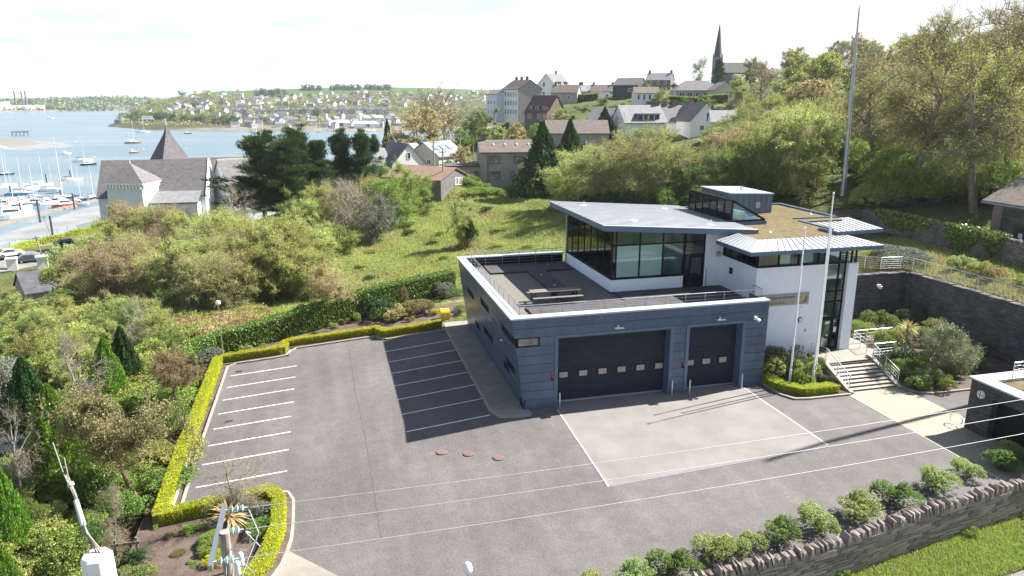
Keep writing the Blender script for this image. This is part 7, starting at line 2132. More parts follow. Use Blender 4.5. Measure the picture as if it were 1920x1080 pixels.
# wooded bank on the right
WD = [("scrub", "olive", "olive tree on the wooded bank behind the station"), ("scrub", "green", "green bushy tree on the wooded bank behind the station"), ("scrub", "scrub", "grey-green tree on the wooded bank behind the station"), ("twiggy", "bud", "brown twiggy tree on the wooded bank behind the station")]
scatter(46, (1330, 1600, 268, 385), WD, 12, 6.0, 9.5, "trees on the wooded bank", name="woodland_tree", cat="tree", minsep=2.6, avoid=lambda u, v: u > 1535 and v > 320)
scatter(56, (1560, 1925, 300, 395), [("bigshrub", "green", "green undergrowth bush behind the old garden wall"), ("bigshrub", "bright", "bright undergrowth bush behind the old garden wall"), ("bigshrub", "olive", "brownish undergrowth bush behind the old garden wall"), ("scrub", "spring", "yellow-green sapling behind the old garden wall")], 13, 2.2, 4.6, "undergrowth behind the garden wall", minsep=1.5, avoid=lambda u, v: u < 1615 and v > 330)
for (u, r, vt, lf, w, kd, lb) in [
    (1728, 92, 62, "spring", 1.0, "broad", "great spreading tree with golden young leaves behind the garden wall"), (1850, 88, 78, "spring", 1.0, "broad", "ivy-trunked tree with golden leaves near the right edge"), (1655, 100, 122, "olive", 1.0, "broad", "twiggy brown tree right of the mast"),
    (1790, 104, 92, "spring", .9, "broad", "yellow-green tree between the two golden trees"), (1905, 96, 66, "spring", .95, "broad", "yellow-topped tree cut by the right edge"), (1690, 118, 108, "bud", 1.0, "broad", "bare brown tree behind the great spreading tree"), (1610, 112, 168, "bud", 1.0, "broad", "bare twiggy tree just behind the mast"),
    (1560, 120, 185, "olive", .95, "broad", "olive tree left of the mast"), (1765, 150, 12, "spring", 1.0, "broad", "high yellow-green tree on the skyline at upper right"), (1840, 150, -8, "bud", 1.05, "broad", "bare grey tree on the skyline at upper right"), (1905, 145, -12, "bud", 1.0, "broad", "bare grey tree in the upper right corner"), (1700, 160, 58, "olive", 1.0, "broad", "twiggy skyline tree left of the high yellow-green tree"),
    (1640, 170, 84, "bud", .95, "broad", "bare skyline tree right of the mast top"), (1590, 180, 96, "bud", .8, "midbare", "thin bare tree on the skyline by the mast"), (1530, 178, 92, "olive", 1.0, "mid", "rounded olive tree on the skyline left of the mast"), (1500, 185, 102, "olive", 1.0, "mid", "broad olive tree on the ridge"), (1470, 200, 132, "scrub", .9, "mid", "grey-olive tree on the ridge right of the church"),
    (1425, 210, 112, "bud", 1.0, "midbare", "bare spreading tree right of the church nave"), (1380, 230, 140, "scrub", .9, "mid", "pale green tree below the church nave"), (1540, 150, 190, "olive", 1.1, "mid", "olive tree halfway up the bank"), (1480, 150, 205, "olive", 1.1, "mid", "brown-green tree above the hidden grey roof"), (1430, 165, 222, "bud", 1.0, "mid", "budding tree above the hidden grey roof"),
    (1590, 135, 240, "olive", 1.0, "mid", "olive tree behind the mast foot"), (1655, 130, 190, "olive", 1.0, "mid", "brown tree in the wood right of the mast"), (1860, 120, 120, "olive", 1.0, "mid", "olive tree deep in the right-hand wood"), (1740, 130, 130, "bud", 1.0, "mid", "brown tree deep in the right-hand wood"),
    (1350, 150, 230, "green", 1.0, "mid", "green tree right of the white gabled house"), (1395, 195, 178, "olive", .9, "mid", "olive tree on the slope below the church"), (1440, 185, 180, "dark", .9, "mid", "dark evergreen on the slope below the church")]:
    plant_r(kd, u, r, vt, lf, lb, w=w, bark="bark")
# shrubs and grass bank above the retaining wall
for k in range(15):
    y_ = 47.5 - k * 1.75
    plant("shrub", 50.2 + random.uniform(-.5, .6), y_, random.uniform(.9, 1.5), ["griselinia", "olive", "russet"][k % 3], ["pale glossy shrub on the bank above the retaining wall", "olive shrub on the bank above the retaining wall", "brown heathery shrub on the bank above the retaining wall"][k % 3], name="shrub", cat="shrub", group="bank shrubs %d" % (k % 3), w=1.2)
for k, (u, vb, vt, lf) in enumerate([(1668, 492, 452, "silver"), (1700, 496, 458, "silver"), (1640, 492, 466, "olive")]):
    plant_px("shrub", u, vb, vt, lf, ["grey-green shrub behind the railing, left of the pair", "grey-green shrub behind the railing, right of the pair", "olive shrub beneath the canopy tip"][k], name="shrub", cat="shrub", w=1.5)
# ivy over the old wall
def ivy(y0, y1, z0, z1, label):
    rng = np.random.default_rng(int(y0 * 10)); n = int((y1 - y0) * (z1 - z0) * 220)
    t = rng.uniform(0, 1, n); yy = y0 + (y1 - y0) * rng.uniform(0, 1, n); k = (yy - y0) / (y1 - y0); bot = z0 + (z1 - z0) * .75 * np.abs(2 * k - 1) ** 1.3
    zz = bot + (z1 - bot) * t; P = np.stack([OWX - .05 - .22 * rng.uniform(0, 1, n) - .15 * (zz > z1 - .4), yy, zz], 1)
    tp_ = np.stack([OWX + rng.uniform(-.2, .7, n // 3), rng.uniform(y0 - .3, y1 + .3, n // 3), z1 + rng.uniform(-.1, .45, n // 3)], 1)
    V, F = leaves_np(np.concatenate([P, tp_]), .2, rng, .8)
    return tag(obj("ivy", mesh_np("ivy", V, F, [L["laurel"]])), label, "ivy")
ivy(56.5, 63.5, 5.6, 7.0, "ivy spilling over the far end of the old garden wall"); ivy(51.0, 54.8, 4.9, 7.0, "broad curtain of ivy midway along the old garden wall"); ivy(48.6, 50.6, 5.0, 7.0, "narrow curtain of ivy on the old garden wall"); ivy(43.2, 45.4, 4.9, 6.95, "dark hanging ivy clump on the old garden wall near the brick house")
# planting by the entrance
plant_px("fineshrub", 1764, 725, 606, "silverolive", "big silvery-leaved shrub tree right of the entrance steps", name="shrub_tree", cat="tree", w=1.1, var=1)
for (u, vb, vt, lf, lb, w) in [(1690, 700, 668, "bright", "yellow-green shrub beside the stair railing", 1.2), (1720, 735, 690, "griselinia", "pale green shrub at the foot of the stair railing", 1.2), (1755, 740, 695, "bright", "fresh green shrub under the silvery tree", 1.2), (1790, 722, 680, "laurel", "broad-leaved laurel at the right of the entrance bed", 1.0), (1735, 680, 640, "green", "dark green shrub behind the spiky palm", 1.3),
                               (1640, 645, 615, "privet", "golden shrub behind the ramp railing", 1.2), (1660, 650, 622, "russet", "brown shrub behind the ramp railing", 1.1), (1725, 742, 715, "lush", "low green edging plant at the kerb of the entrance bed", 1.8), (1800, 700, 640, "green", "green shrub between the silvery tree and the slate wall", 1.2)]:
    plant_px("shrub", u, vb, vt, lf, lb, name="shrub", cat="shrub", group="entrance shrubs", w=w)
for (x, y, h_, lf, lb, w) in [(28.6, 40.9, 2.3, "olive", "loose shrub against the tower wall by the zinc corner", .8), (29.9, 40.8, 2.6, "silver", "tall grey-leaved shrub against the tower wall", .75), (30.6, 39.6, 1.7, "griselinia", "camellia with a few pink flowers by the flagpoles", .9), (29.7, 38.9, 1.2, "bright", "bright low shrub between the flagpoles", 1.0), (31.4, 40.2, 1.9, "green", "green shrub against the steps' cheek wall", .8), (31.6, 38.6, .8, "silver", "small pale shrub by the steps", .9)]:
    plant("shrub", x, y, h_, lf, lb, name="shrub", cat="shrub", group="flagpole bed shrubs", w=w, z=.1)
ENTRY = [(38.6, 41.6, 1.4, "green"), (39.8, 42.4, 1.7, "olive"), (41.2, 43.0, 1.5, "dark"), (42.6, 42.0, 1.6, "green"), (44.2, 43.2, 1.6, "olive"), (39.0, 44.4, 1.5, "bright"), (41.0, 45.6, 1.8, "green"), (44.5, 46.0, 1.7, "dark"), (36.9, 38.6, 1.3, "bright"), (37.6, 37.4, 1.1, "griselinia"), (38.4, 38.8, 1.5, "green"), (39.4, 37.2, 1.0, "bright"), (40.6, 38.4, 1.3, "laurel"), (41.8, 39.6, 1.7, "green"), (43.4, 38.6, 1.2, "olive"), (36.7, 39.6, 1.2, "laurel"), (38.2, 40.0, 1.9, "dark")]
for k, (x, y, h_, lf) in enumerate(ENTRY):
    plant("shrub", x, y, h_, lf, {"green": "green", "olive": "olive", "dark": "dark evergreen", "bright": "fresh green", "griselinia": "pale", "laurel": "glossy"}[lf] + " shrub in the bed between the steps and slate wall", name="shrub", cat="shrub", w=1.1, z=.92 if y > 40.7 else .12)
for k, (u, v, h_, lf) in enumerate([(128, 545, 4.5, "olive"), (150, 560, 4.0, "scrub"), (118, 585, 3.0, "green"), (140, 520, 5.0, "scrub"), (165, 540, 5.0, "olive"), (20, 625, 2.0, "green"), (90, 600, 2.2, "bright")]):
    x, y, r = ground_hit(u, v); plant("bigshrub", x, y, h_, lf, {"olive": "olive", "scrub": "grey-green", "green": "green", "bright": "fresh green"}[lf] + " bush beside the slate-roofed cottage", name="bush", cat="bush", w=1.1)
for k, (u, v, h_, lf) in enumerate([(600, 425, 6.5, "scrub"), (625, 440, 6.0, "olive"), (655, 425, 6.5, "bud"), (680, 432, 5.5, "scrub"), (715, 405, 6.0, "olive"), (575, 445, 5.5, "scrub"), (740, 395, 5.0, "scrub"), (610, 470, 4.0, "scrub"), (645, 475, 3.6, "bright")]):
    x, y, r = ground_hit(u, v); plant("twiggy" if lf == "bud" else "scrub", x, y, h_, lf, {"olive": "olive", "scrub": "pale olive", "bud": "brown", "bright": "fresh green"}[lf] + " tree in the belt right of the dark cypresses", name="willow_tree", w=1.1)
EXTRA_BELT = [(195, 455, 388), (215, 462, 380), (238, 458, 392), (262, 466, 384), (225, 480, 405), (205, 478, 410)]
for k, (u, v, vt) in enumerate(EXTRA_BELT):
    x, y = colxy(u, 136 + 3 * (k % 3)); plant("twiggy" if k % 2 else "scrub", x, y, max(3, far(u, vt, 136)[2] - gz(x, y)), "bud" if k % 3 else "scrub", ("brown" if k % 3 else "pale green") + " tree before the hotel's tower wall", name="budding_tree", w=1.1)
rngS = random.Random(41)
for k in range(26):
    u, v = rngS.uniform(-10, 330), rngS.uniform(600, 735)
    x, y, r = ground_hit(u, v)
    if blocked(x, y, 2) or v > 690 and u > 200: continue
    lf = rngS.choice(["olive", "scrub", "scrub", "green", "green"]); plant("twiggy" if lf == "bud" else "scrub", x, y, rngS.uniform(2.4, 4.4), lf, {"olive": "olive", "scrub": "grey-green", "green": "green", "bud": "brown twiggy"}[lf] + " small tree on the slope below the laurel hedge", name="sapling", w=rngS.uniform(.9, 1.3))
for k in range(14):
    u = 872 + k * 10; x, y = colxy(u, 123 + 2.2 * (k % 3)); plant("bigshrub", x, y, rngS.uniform(1.5, 2.6), "green" if k % 3 else "bright", ("green" if k % 3 else "fresh green") + " bramble bush along the foot of the grey house", name="bush", cat="bush", w=1.2)
# shrubs along the roadside wall
for k, (u, v, h_) in enumerate([(1120, 1078, .8), (1190, 1068, 1.0), (1248, 1058, 1.15), (1338, 1030, 1.1), (1395, 1020, .8), (1462, 1000, 1.0), (1530, 985, 1.05), (1605, 965, 1.15), (1660, 945, 1.1), (1738, 915, 1.1), (1806, 895, .85), (1862, 880, 1.1), (1905, 862, 1.0)]):
    x, y = at(u, v, -.2)[:2]
    lf = ["griselinia", "griselinia", "green"][k % 3]
    lb = ["first", "second", "third", "fourth", "fifth", "sixth", "seventh", "eighth", "ninth", "tenth", "eleventh", "twelfth", "thirteenth"][k]
    plant("shrub", x, max(y - .35, 22.25 + (x - 8) * .085), h_ * 1.15, lf, lb + " shrub from the left along the inside of the roadside wall", name="shrub", cat="shrub", group="shrubs along the roadside wall", var=1 + k % 2, w=1.25, z=cpz(x, 22.5))

# spiky cordyline palms
def cordyline(x, y, z, h, label, rl=1.0, n=110):
    rng = np.random.default_rng(int(x * 10) % 997 + 5)
    t = thing("cordyline_palm", label, "palm", (x, y, z), 0)
    MB().tube((0, 0, -.2), (.04, .02, h), .075, .06, 8).build("trunk", M["bark"], t)
    V, F = [], []
    for i in range(n):
        a = rng.uniform(0, 6.28); e = rng.uniform(-.7, 1.35); ln = rl * rng.uniform(.75, 1.05)
        d = np.array([math.cos(a) * math.cos(e), math.sin(a) * math.cos(e), math.sin(e)]); s = np.array([-math.sin(a), math.cos(a), 0]) * .032
        p0 = np.array([.04, .02, h]) + d * .05; p1 = p0 + d * ln * .55; p2 = p1 + (d + np.array([0, 0, -.35])) * ln * .42
        k = len(V); V += [p0 - s * .7, p0 + s * .7, p1 + s, p1 - s, p2]; F += [(k, k + 1, k + 2, k + 3)]
        F.append((k + 3, k + 2, k + 4, k + 4))
    F4 = np.array([f for f in F if f[2] != f[3]]); F3 = np.array([f[:3] for f in F if f[2] == f[3]])
    obj("leaf_rosette", mesh_np("leaf_rosette", np.array(V), [F4, F3], [L["cream"]]), t)
px_, py_ = at(426, 968, 1.0)[:2]
cordyline(px_, py_, cpz(px_, py_), 1.0 - cpz(px_, py_), "cream-striped spiky palm in the island bed behind the utility pole", .95)
px_, py_ = at(1702, 618, 3.3)[:2]
cordyline(px_, py_, .1, 3.2, "cream-striped spiky palm beside the entrance steps", .9)

# ------------------------------------------------------------------ hill gardens around the houses
HG = [("mid", "olive", "olive garden tree among the hill houses"), ("mid", "green", "green garden tree among the hill houses"), ("midbare", "bud", "bare brown garden tree among the hill houses"), ("midshrub", "green", "green garden bush among the hill houses"), ("midshrub", "bright", "yellow-green garden bush among the hill houses"), ("midshrub", "dark", "dark garden bush among the hill houses")]
def scatter_r(n, us, rs, kinds, seed, hmin, hmax, group, pad=2, minsep=4, name="garden_tree", cat="tree", front=True):
    rng = random.Random(seed); done = []; tries = 0
    while len(done) < n and tries < n * 30:
        tries += 1
        u = rng.uniform(*us); r = rng.uniform(*rs); x, y = colxy(u, r); z = gz(x, y)
        if 1135 < u < 1338 and r < 186 or 890 < u < 1010 and r < 135: continue
        if z < SEA + 1 or blocked(x, y, pad) or any(math.hypot(x - a, y - b) < minsep for a, b in done): continue
        h_ = rng.uniform(hmin, hmax); kind, leaf, lb = kinds[rng.randrange(len(kinds))]
        if kind == "midshrub": h_ *= .45
        if front:   # do not stand right in front of a house
            ang = math.atan2(x, y); hid = False
            for a, b, c in HOUSES:
                rr = math.hypot(a, b)
                if rr > r and rr - r < 60 and abs(math.atan2(a, b) - ang) < (c * .8) / rr and CAMH + (z + h_ - CAMH) * rr / r > gz(a, b) + 2.5: hid = True
            if hid: continue
        done.append((x, y))
        plant(kind, x, y, h_, leaf, lb, name=name, cat=cat, group=group + " " + leaf + " " + kind, w=rng.uniform(.9, 1.25))
scatter_r(95, (730, 1400), (160, 330), HG, 31, 3.5, 7.0, "hill garden trees")
scatter_r(30, (740, 1010), (140, 260), [("mid", "bud", "brown budding tree on the slope behind the chalet"), ("mid", "olive", "olive tree on the slope behind the chalet"), ("midshrub", "green", "green bush on the slope behind the chalet")], 32, 4, 7, "trees behind the chalet")
scatter_r(20, (1335, 1480), (125, 175), [("mid", "green", "green tree in front of the white row"), ("mid", "olive", "olive tree in front of the white row"), ("mid", "scrub", "grey-olive tree in front of the white row")], 33, 5, 7.5, "trees before the white row")
scatter_r(42, (1380, 1960), (140, 320), [("mid", "olive", "olive tree in the wood on the right-hand hill"), ("mid", "bud", "brown tree in the wood on the right-hand hill"), ("midbare", "bud", "bare tree in the wood on the right-hand hill"), ("mid", "green", "green tree in the wood on the right-hand hill")], 34, 8, 12, "wood on the hill", minsep=6, front=False, name="woodland_tree")
for (u, r, vt, lf, kd, w, lb) in [(782, 205, 205, "bud", "mid", 1.25, "large rounded brown tree above the chalet roofs"), (832, 262, 172, "bud", "midbare", .9, "tall bare grey tree on the skyline left of the tall house"), (905, 240, 208, "green", "mid", 1.1, "dark green tree left below the tall house"), (935, 200, 235, "scrub", "mid", 1.0, "grey-green tree behind the grey house roof"), (1340, 345, 112, "dark", "macro", .8, "flat-topped dark pine before the church tower"), (1303, 340, 108, "scrub", "midbare", .9, "bare pale tree left of the church spire"), (730, 240, 225, "dark", "spirecon", .8, "dark conifer at the edge of the middle clump"), (1105, 235, 205, "green", "mid", 1.0, "green tree right of the brick chalet"), (1075, 225, 215, "spring", "mid", .9, "yellow-green tree right of the brick chalet gable")]:
    plant_r(kd, u, r, vt, lf, lb, w=w)
# clipped hedges on the hill
def hill_hedge(label, u0, u1, r0, r1, h_, leaf="bright"):
    a, b_ = colxy(u0, r0), colxy(u1, r1)
    hedge(label, [a, b_], 1.6, h_, leaf, .45, 9, zf=gz)
hill_hedge("clipped hedge below the long bungalow", 1220, 1362, 246, 240, 2.4); hill_hedge("clipped hedge in front of the tall grey-gabled house", 948, 992, 258, 252, 2.2); hill_hedge("clipped hedge right of the white three-storey house", 1050, 1120, 285, 280, 2.6); hill_hedge("rounded hedge before the brick chalet", 1030, 1078, 222, 220, 1.6, "green")

# ------------------------------------------------------------------ grass
def grass_field(name, n, sampler, leaf_names, hmin, hmax, label, seed, zf):
    rng = np.random.default_rng(seed)
    X, Y = sampler(rng, n)
    Z = zf(X, Y)
    parts = []
    which = rng.integers(0, len(leaf_names), len(X))
    V = []; n = len(X)
    # each tuft: three leaning blades
    for k in range(3):
        a = rng.uniform(0, 6.28, n); h_ = rng.uniform(hmin, hmax, n); w_ = h_ * rng.uniform(.07, .14, n); lean = rng.uniform(.2, .9, n) * h_
        b0 = np.stack([X + rng.normal(0, .12, n) - np.sin(a) * w_, Y + rng.normal(0, .12, n) + np.cos(a) * w_, Z - .03], 1); b1 = b0 + np.stack([np.sin(a) * w_ * 2, -np.cos(a) * w_ * 2, 0 * a], 1)
        t = (b0 + b1) / 2 + np.stack([np.cos(a) * lean, np.sin(a) * lean, h_], 1)
        V.append(np.stack([b0, b1, t], 1))
    V = np.concatenate(V).reshape(-1, 3); F = np.arange(len(V)).reshape(-1, 3)
    o = obj(name, mesh_np(name, V, F, [L[l] for l in leaf_names], np.tile(which, 3)))
    return tag(o, label, "grass", kind="stuff")
def s_meadow(rng, n):
    U = rng.uniform(480, 1080, n * 2); Rr = np.sqrt(rng.uniform(60 ** 2, 138 ** 2, n * 2))
    a = np.arctan((U - 960) / FPX) + YAW; X, Y = Rr * np.sin(a), Rr * np.cos(a)
    ok = (Y > 63 + np.clip((X + 4) * .42, -6, 9)) & ~((X > 9) & (X < 45) & (Y < 61)); return X[ok][:n], Y[ok][:n]
grass_field("meadow_grass", 95000, s_meadow, ["grass", "straw", "grass", "lush"], .1, .34, "rough yellow-green grass covering the meadow", 3, ground_z)
def s_slope(rng, n):
    X = rng.uniform(-60, -9.6, n); Y = rng.uniform(14, 110, n); ok = ~((X > -22) & (Y < 42) & (rng.uniform(0, 1, n) < .8)); return X[ok], Y[ok]
grass_field("slope_grass", 50000, s_slope, ["grass", "lush", "straw"], .12, .4, "weedy grass between the shrubs of the left slope", 4, ground_z)
def s_bank(rng, n):
    return rng.uniform(47.3, 55.4, n), rng.uniform(22, 60, n)
grass_field("bank_grass", 18000, s_bank, ["straw", "grass"], .1, .3, "dry grass on the bank above the retaining wall", 5, ground_z)
def s_verge(rng, n):
    X = rng.uniform(9, 40, n * 2); f = rng.uniform(0, 1, n * 2)
    y1 = np.interp(X, [8.6, 17.8, 31.4, 40], [21.5, 21.85, 23.65, 24.65]); y0 = np.interp(X, [8, 21.6, 27.2, 40], [16.8, 20.0, 20.5, 21.8])
    return X[:n], (y0 + (y1 - y0) * f)[:n]
grass_field("verge_grass", 40000, s_verge, ["lush", "grass", "straw"], .05, .2, "bright grass verge between the roadside wall and the lane", 6, lambda X, Y: cp(X, 20 + 0 * X) - .55)
for k, (u, v) in enumerate([(1300, 1075), (1560, 1040), (1490, 1065), (1760, 950), (1900, 945)]):
    x, y = at(u, v, -.2)[:2]; plant("shrub", x, min(y, 21.2 + (x - 8) * .085), .45, "bright" if k % 2 else "griselinia", ["weed clump", "leafy weed clump", "dark weed clump", "fern clump", "small weed tuft"][k] + " growing at the outer foot of the roadside wall", name="weed", cat="weed", w=1.4, z=cpz(x, 20) - .55)
# leaf litter and small plants in the mulch beds
def s_mulch(rng, n): return rng.uniform(-18, -9.8, n), rng.uniform(18, 44, n)
grass_field("leaf_litter", 5000, s_mulch, ["russet", "straw", "olive"], .03, .08, "dry leaf litter and bark on the mulched beds", 7, lambda X, Y: ground_z(X, Y))
def s_sedum(rng, n):
    X = rng.uniform(28.5, 40.3, n * 2); Y = rng.uniform(43.2, 58.5, n * 2); ok = ((Y < 49.9) & (X < 36.3) & ((X < 35.2) | (Y > 46.4)) & ~((X > 29.8) & (X < 33.2) & (Y > 49.3))) | ((Y > 50.2) & (X > 33.4) & ~((X < 37.2) & (Y > 54.3)))
    return X[ok][:n], Y[ok][:n]
grass_field("sedum_plants", 14000, s_sedum, ["russet", "straw", "bronze", "olive"], .03, .1, "brownish sedum cover on the flat roof", 12, lambda X, Y: 9.02 + 0 * X)
# ------------------------------------------------------------------ the town across the bay
def far_house_meshes(W, D, he, hr):
    b = gable_body(W, D, he, hr, -3)
    wall = [b.mesh("wall", M["white_wall"])][0]
    roof = gable_roof(W, D, he, hr, .3, .2, .2).mesh("roof", M["grey_roof"])
    win = MB().box(-.55, .55, -.06, .06, 0, 1.2).mesh("window", M["dark_pane"])
    chim = MB().box(-.5, .5, -.35, .35, he, hr + 1.0).mesh("chimney", M["brick_chimney"])
    return wall, roof, win, chim
FH = [(10, 7.5, 3.0, 5.8), (12, 8, 3.0, 5.6), (9, 8, 5.2, 8.4), (13, 8, 5.0, 7.8), (8, 7, 2.8, 5.6)]
FHM = [far_house_meshes(*d) for d in FH]
def far_house(x, y, z, k, turn, wall, roof, label, group, s=1.0):
    W, D, he, hr = FH[k]; wm, rm, nm, cm = FHM[k]
    t = thing("house", label, "house", (x, y, z), -math.atan2(x, y) + R(turn), group); t.scale = (s, s, s)
    o = obj("wall", wm, t); setmat(o, 0, M[wall]); o = obj("roof", rm, t); setmat(o, 0, M[roof])
    c = obj("chimney", cm, o); c.location = (W / 2 - .8, 0, 0)
    for a in (-W * .3, 0, W * .3):
        for st_ in range(2 if he > 4 else 1):
            w_ = obj("window", nm, t); w_.location = (a, -D / 2 - .03, 1.0 + 2.5 * st_)
    if abs(turn) > 25:
        w_ = obj("window", nm, t); w_.location = ((W / 2 + .03) * (1 if turn < 0 else -1), 0, he - 1.6); w_.rotation_euler = (0, 0, R(90))
rngH = random.Random(77)
done_h = []
def town_house(u, v, zone, minsep=11.5):
    x, y, z, r = town_point(u, v)
    if any(math.hypot(x - a, y - b) < minsep for a, b in done_h): return
    done_h.append((x, y))
    wall, roof = rngH.choice([("white_wall", "grey_roof"), ("white_wall", "lead_roof"), ("white_wall", "dark_roof"), ("cream_wall", "brown_roof"), ("grey_wall", "grey_roof"), ("white_wall", "brown_roof"), ("hotel_wall", "lead_roof")])
    nm = {"white_wall": "white", "cream_wall": "cream", "grey_wall": "grey", "hotel_wall": "pale blue"}[wall] + " house with " + {"grey_roof": "pale grey", "lead_roof": "slate", "dark_roof": "dark", "brown_roof": "brown"}[roof] + " roof " + zone
    far_house(x, y, z, rngH.randrange(5), rngH.choice([-60, -40, -15, 0, 12, 25, 45, 65]), wall, roof, nm, "town houses " + zone, rngH.uniform(.72, 1.05))
for k in range(120): town_house(rngH.uniform(480, 935), rngH.uniform(176, 196), "high on far hill")
for k in range(60): town_house(rngH.uniform(330, 760), rngH.uniform(196, 206), "above far terrace", 12)
for k in range(120): town_house(rngH.uniform(440, 750), rngH.uniform(218, 240), "on far waterfront", 11)
for k in range(30): town_house(rngH.uniform(270, 440), rngH.uniform(208, 226), "on wooded point", 17)
for k in range(30): town_house(rngH.uniform(340, 480), rngH.uniform(178, 198), "on far hill's left", 17)
# terrace of paired gables
for k in range(13):
    u = 452 + k * 22.5
    x, y, z, r = town_point(u, 212.5)
    t = thing("terrace_house", "gabled pair in the long pale terrace across the bay", "house", (x, y, z), -math.atan2(x, y) + R(8), "terrace across the bay")
    gable_body(18, 8, 5.2, 8.2, -3).build("wall", M["grey_wall"], t); gable_roof(18, 8, 5.2, 8.2, .3, .2, 0.1).build("roof", M["lead_roof"], t)
    for sx in (-5, 5):
        g = MB().prism([(sx - 2.6, 0), (sx + 2.6, 0), (sx + 2.6, 5.0), (sx, 8.4), (sx - 2.6, 5.0)], -5.4, -2); g.build("gable_front", M["white_wall"] if k % 3 else M["hotel_wall"], t)
        rr_ = MB()
        for sg in (-1, 1): rr_.hexa(*[[(sx + sg * 3.0, -5.6, 4.55 + dz), (sx, -5.6, 8.45 + dz), (sx, -1.0, 8.45 + dz), (sx + sg * 3.0, -1.0, 4.55 + dz)][::sg] for dz in (0, .25)])
        rr_.build("gable_roof", M["lead_roof"], t)
        for zz in (1.0, 3.6): box("window", M["dark_pane"], t, sx - 1.2, sx + 1.2, -5.46, -5.4, zz, zz + 1.4)
    MB().box(-.5, .5, -.4, .4, 6, 9.4).build("chimney", M["brick_chimney"], t)
# modern white villa and boathouses by the point
x, y, z, r = town_point(278, 229)
v_ = thing("villa", "flat-roofed white villa on the shore of the point", "house", (x, y, z), -math.atan2(x, y))
MB().box(-10, 10, -4, 4, -2, 4).build("lower_storey", M["white_wall"], v_); MB().box(-6, 8, -3, 4, 4.01, 7).build("upper_storey", M["white_wall"], v_); MB().box(-6.6, 8.6, -3.6, 4.4, 7.01, 7.4).build("roof", M["white_wall"], v_)
for a in (-7, -2, 3, 7): box("window", M["dark_pane"], v_, a - 1.5, a + 1.5, -4.06, -4, 1, 3)
x, y, z, r = town_point(232, 231)
fo = thing("fort", "low round stone fort at the tip of the point", "fort", (x, y, z), 0)
MB().lathe([(11, -2), (10, 4.5), (9.4, 5.2)], 16).build("wall", M["stone_wall"], fo); MB().lathe([(4, 4.5), (4, 7), (3, 7.4)], 10).build("keep", M["stone_wall"], fo)
# harbour sheds
for k, (u, v, W_, lb) in enumerate([(690, 238, 34, "large white-roofed boat shed on the far harbour front"), (640, 236, 20, "grey boat shed left of the large boat shed"), (725, 232, 22, "long dark-roofed shed at the right of the far harbour"), (700, 226, 26, "white marquee-like shed behind the boat shed")]):
    x, y, z, r = town_point(u, v); t = thing("boat_shed", lb, "shed", (x, y, z), -math.atan2(x, y) + R(6 * k))
    gable_body(W_, 14, 4.5, 7, -3).build("wall", M["white_wall"], t); gable_roof(W_, 14, 4.5, 7).build("roof", M["white_wall"] if k != 2 else M["dark_roof"], t)
    box("door", M["dark_pane"], t, -2.5, 2.5, -7.08, -7, 0, 3.6)
# trees of the far hill
rngF = random.Random(9)
FT = [("olive", "olive tree"), ("bud", "brown tree"), ("green", "green tree"), ("dark", "dark tree"), ("scrub", "grey-green tree")]
for k in range(150):
    u, v = rngF.uniform(235, 930), rngF.uniform(176, 234)
    x, y, z, r = town_point(u, v)
    if any(math.hypot(x - a, y - b) < 7 for a, b in done_h): continue
    lf, nm = FT[rngF.randrange(5)]
    plant("far", x, y, rngF.uniform(7, 14), lf, nm + " on the hillside across the bay", name="distant_tree", group="far hillside trees " + lf, z=z - .5, w=1.1)
for k in range(34):
    u = 235 + k * 6.2; x, y, z, r = town_point(u, float(np.interp(u, [235, 260, 320, 420, 446], [226, 222, 224, 232, 233])))
    plant("far", x, y, rngF.uniform(8, 14), rngF.choice(["dark", "green", "olive"]), "shoreline tree on the point across the bay", name="distant_tree", group="shoreline trees of the point", z=z - .5, w=1.2)
for (u0, u1, n_, lb) in [(484, 540, 9, "tree in the dark clump on the far hill's left shoulder"), (570, 608, 8, "tree in the left belt on the far skyline"), (625, 680, 12, "tree in the middle belt on the far skyline"), (686, 735, 11, "tree in the right belt on the far skyline")]:
    for k in range(n_):
        u = u0 + (u1 - u0) * (k + .5) / n_; x, y, z, r = town_point(u, 170 if u0 > 550 else 182)
        plant("far", x, y, rngF.uniform(12, 15) if u0 > 550 else rngF.uniform(15, 20), "dark", lb, name="distant_tree", group="dark belts on the far hill", z=z - .5, w=.9)
def far_cover():
    rng = np.random.default_rng(6); P = []
    for k in range(1500):
        u, v = rng.uniform(230, 960), rng.uniform(174, 236)
        if v < 178 and rng.uniform() < .7: continue
        x, y, z, r = town_point(u, v)
        if any(abs(x - a) < 7 and abs(y - b) < 8 for a, b in done_h): continue
        P.append(np.array([x, y, z + .6]) + rng.normal(size=(16, 3)) * np.array([4.5, 3.0, 1.1]))
    P = np.concatenate(P); V, F = leaves_np(P, 2.0, rng, .8)
    return mesh_np("hillside_scrub", V, F, [L["olive"], L["green"], L["bud"]], np.repeat(rng.integers(0, 3, len(F) // 16), 16))
tag(obj("hillside_scrub", far_cover()), "hedges and scrub between the houses of the far hillside", "scrub", kind="stuff")
def head_cover():
    rng = np.random.default_rng(8); P = []
    for k in range(900):
        u = rng.uniform(-60, 440); r = rng.uniform(2700, 3380); t = (r - H_SHORE(u)) / (3400 - H_SHORE(u)); zt = far(u, H_V(u), 3400.)[2]
        z = SEA + (zt - SEA) * max(t, 0.01) ** .6; x, y = colxy(u, r)
        P.append(np.array([x, y, z + 2]) + rng.normal(size=(10, 3)) * np.array([14, 8, 3.0]))
    P = np.concatenate(P); V, F = leaves_np(P, 9.0, rng, .8)
    return mesh_np("distant_woodland", V, F, [L["olive"], L["dark"], L["dark"]], np.repeat(rng.integers(0, 3, len(F) // 10), 10))
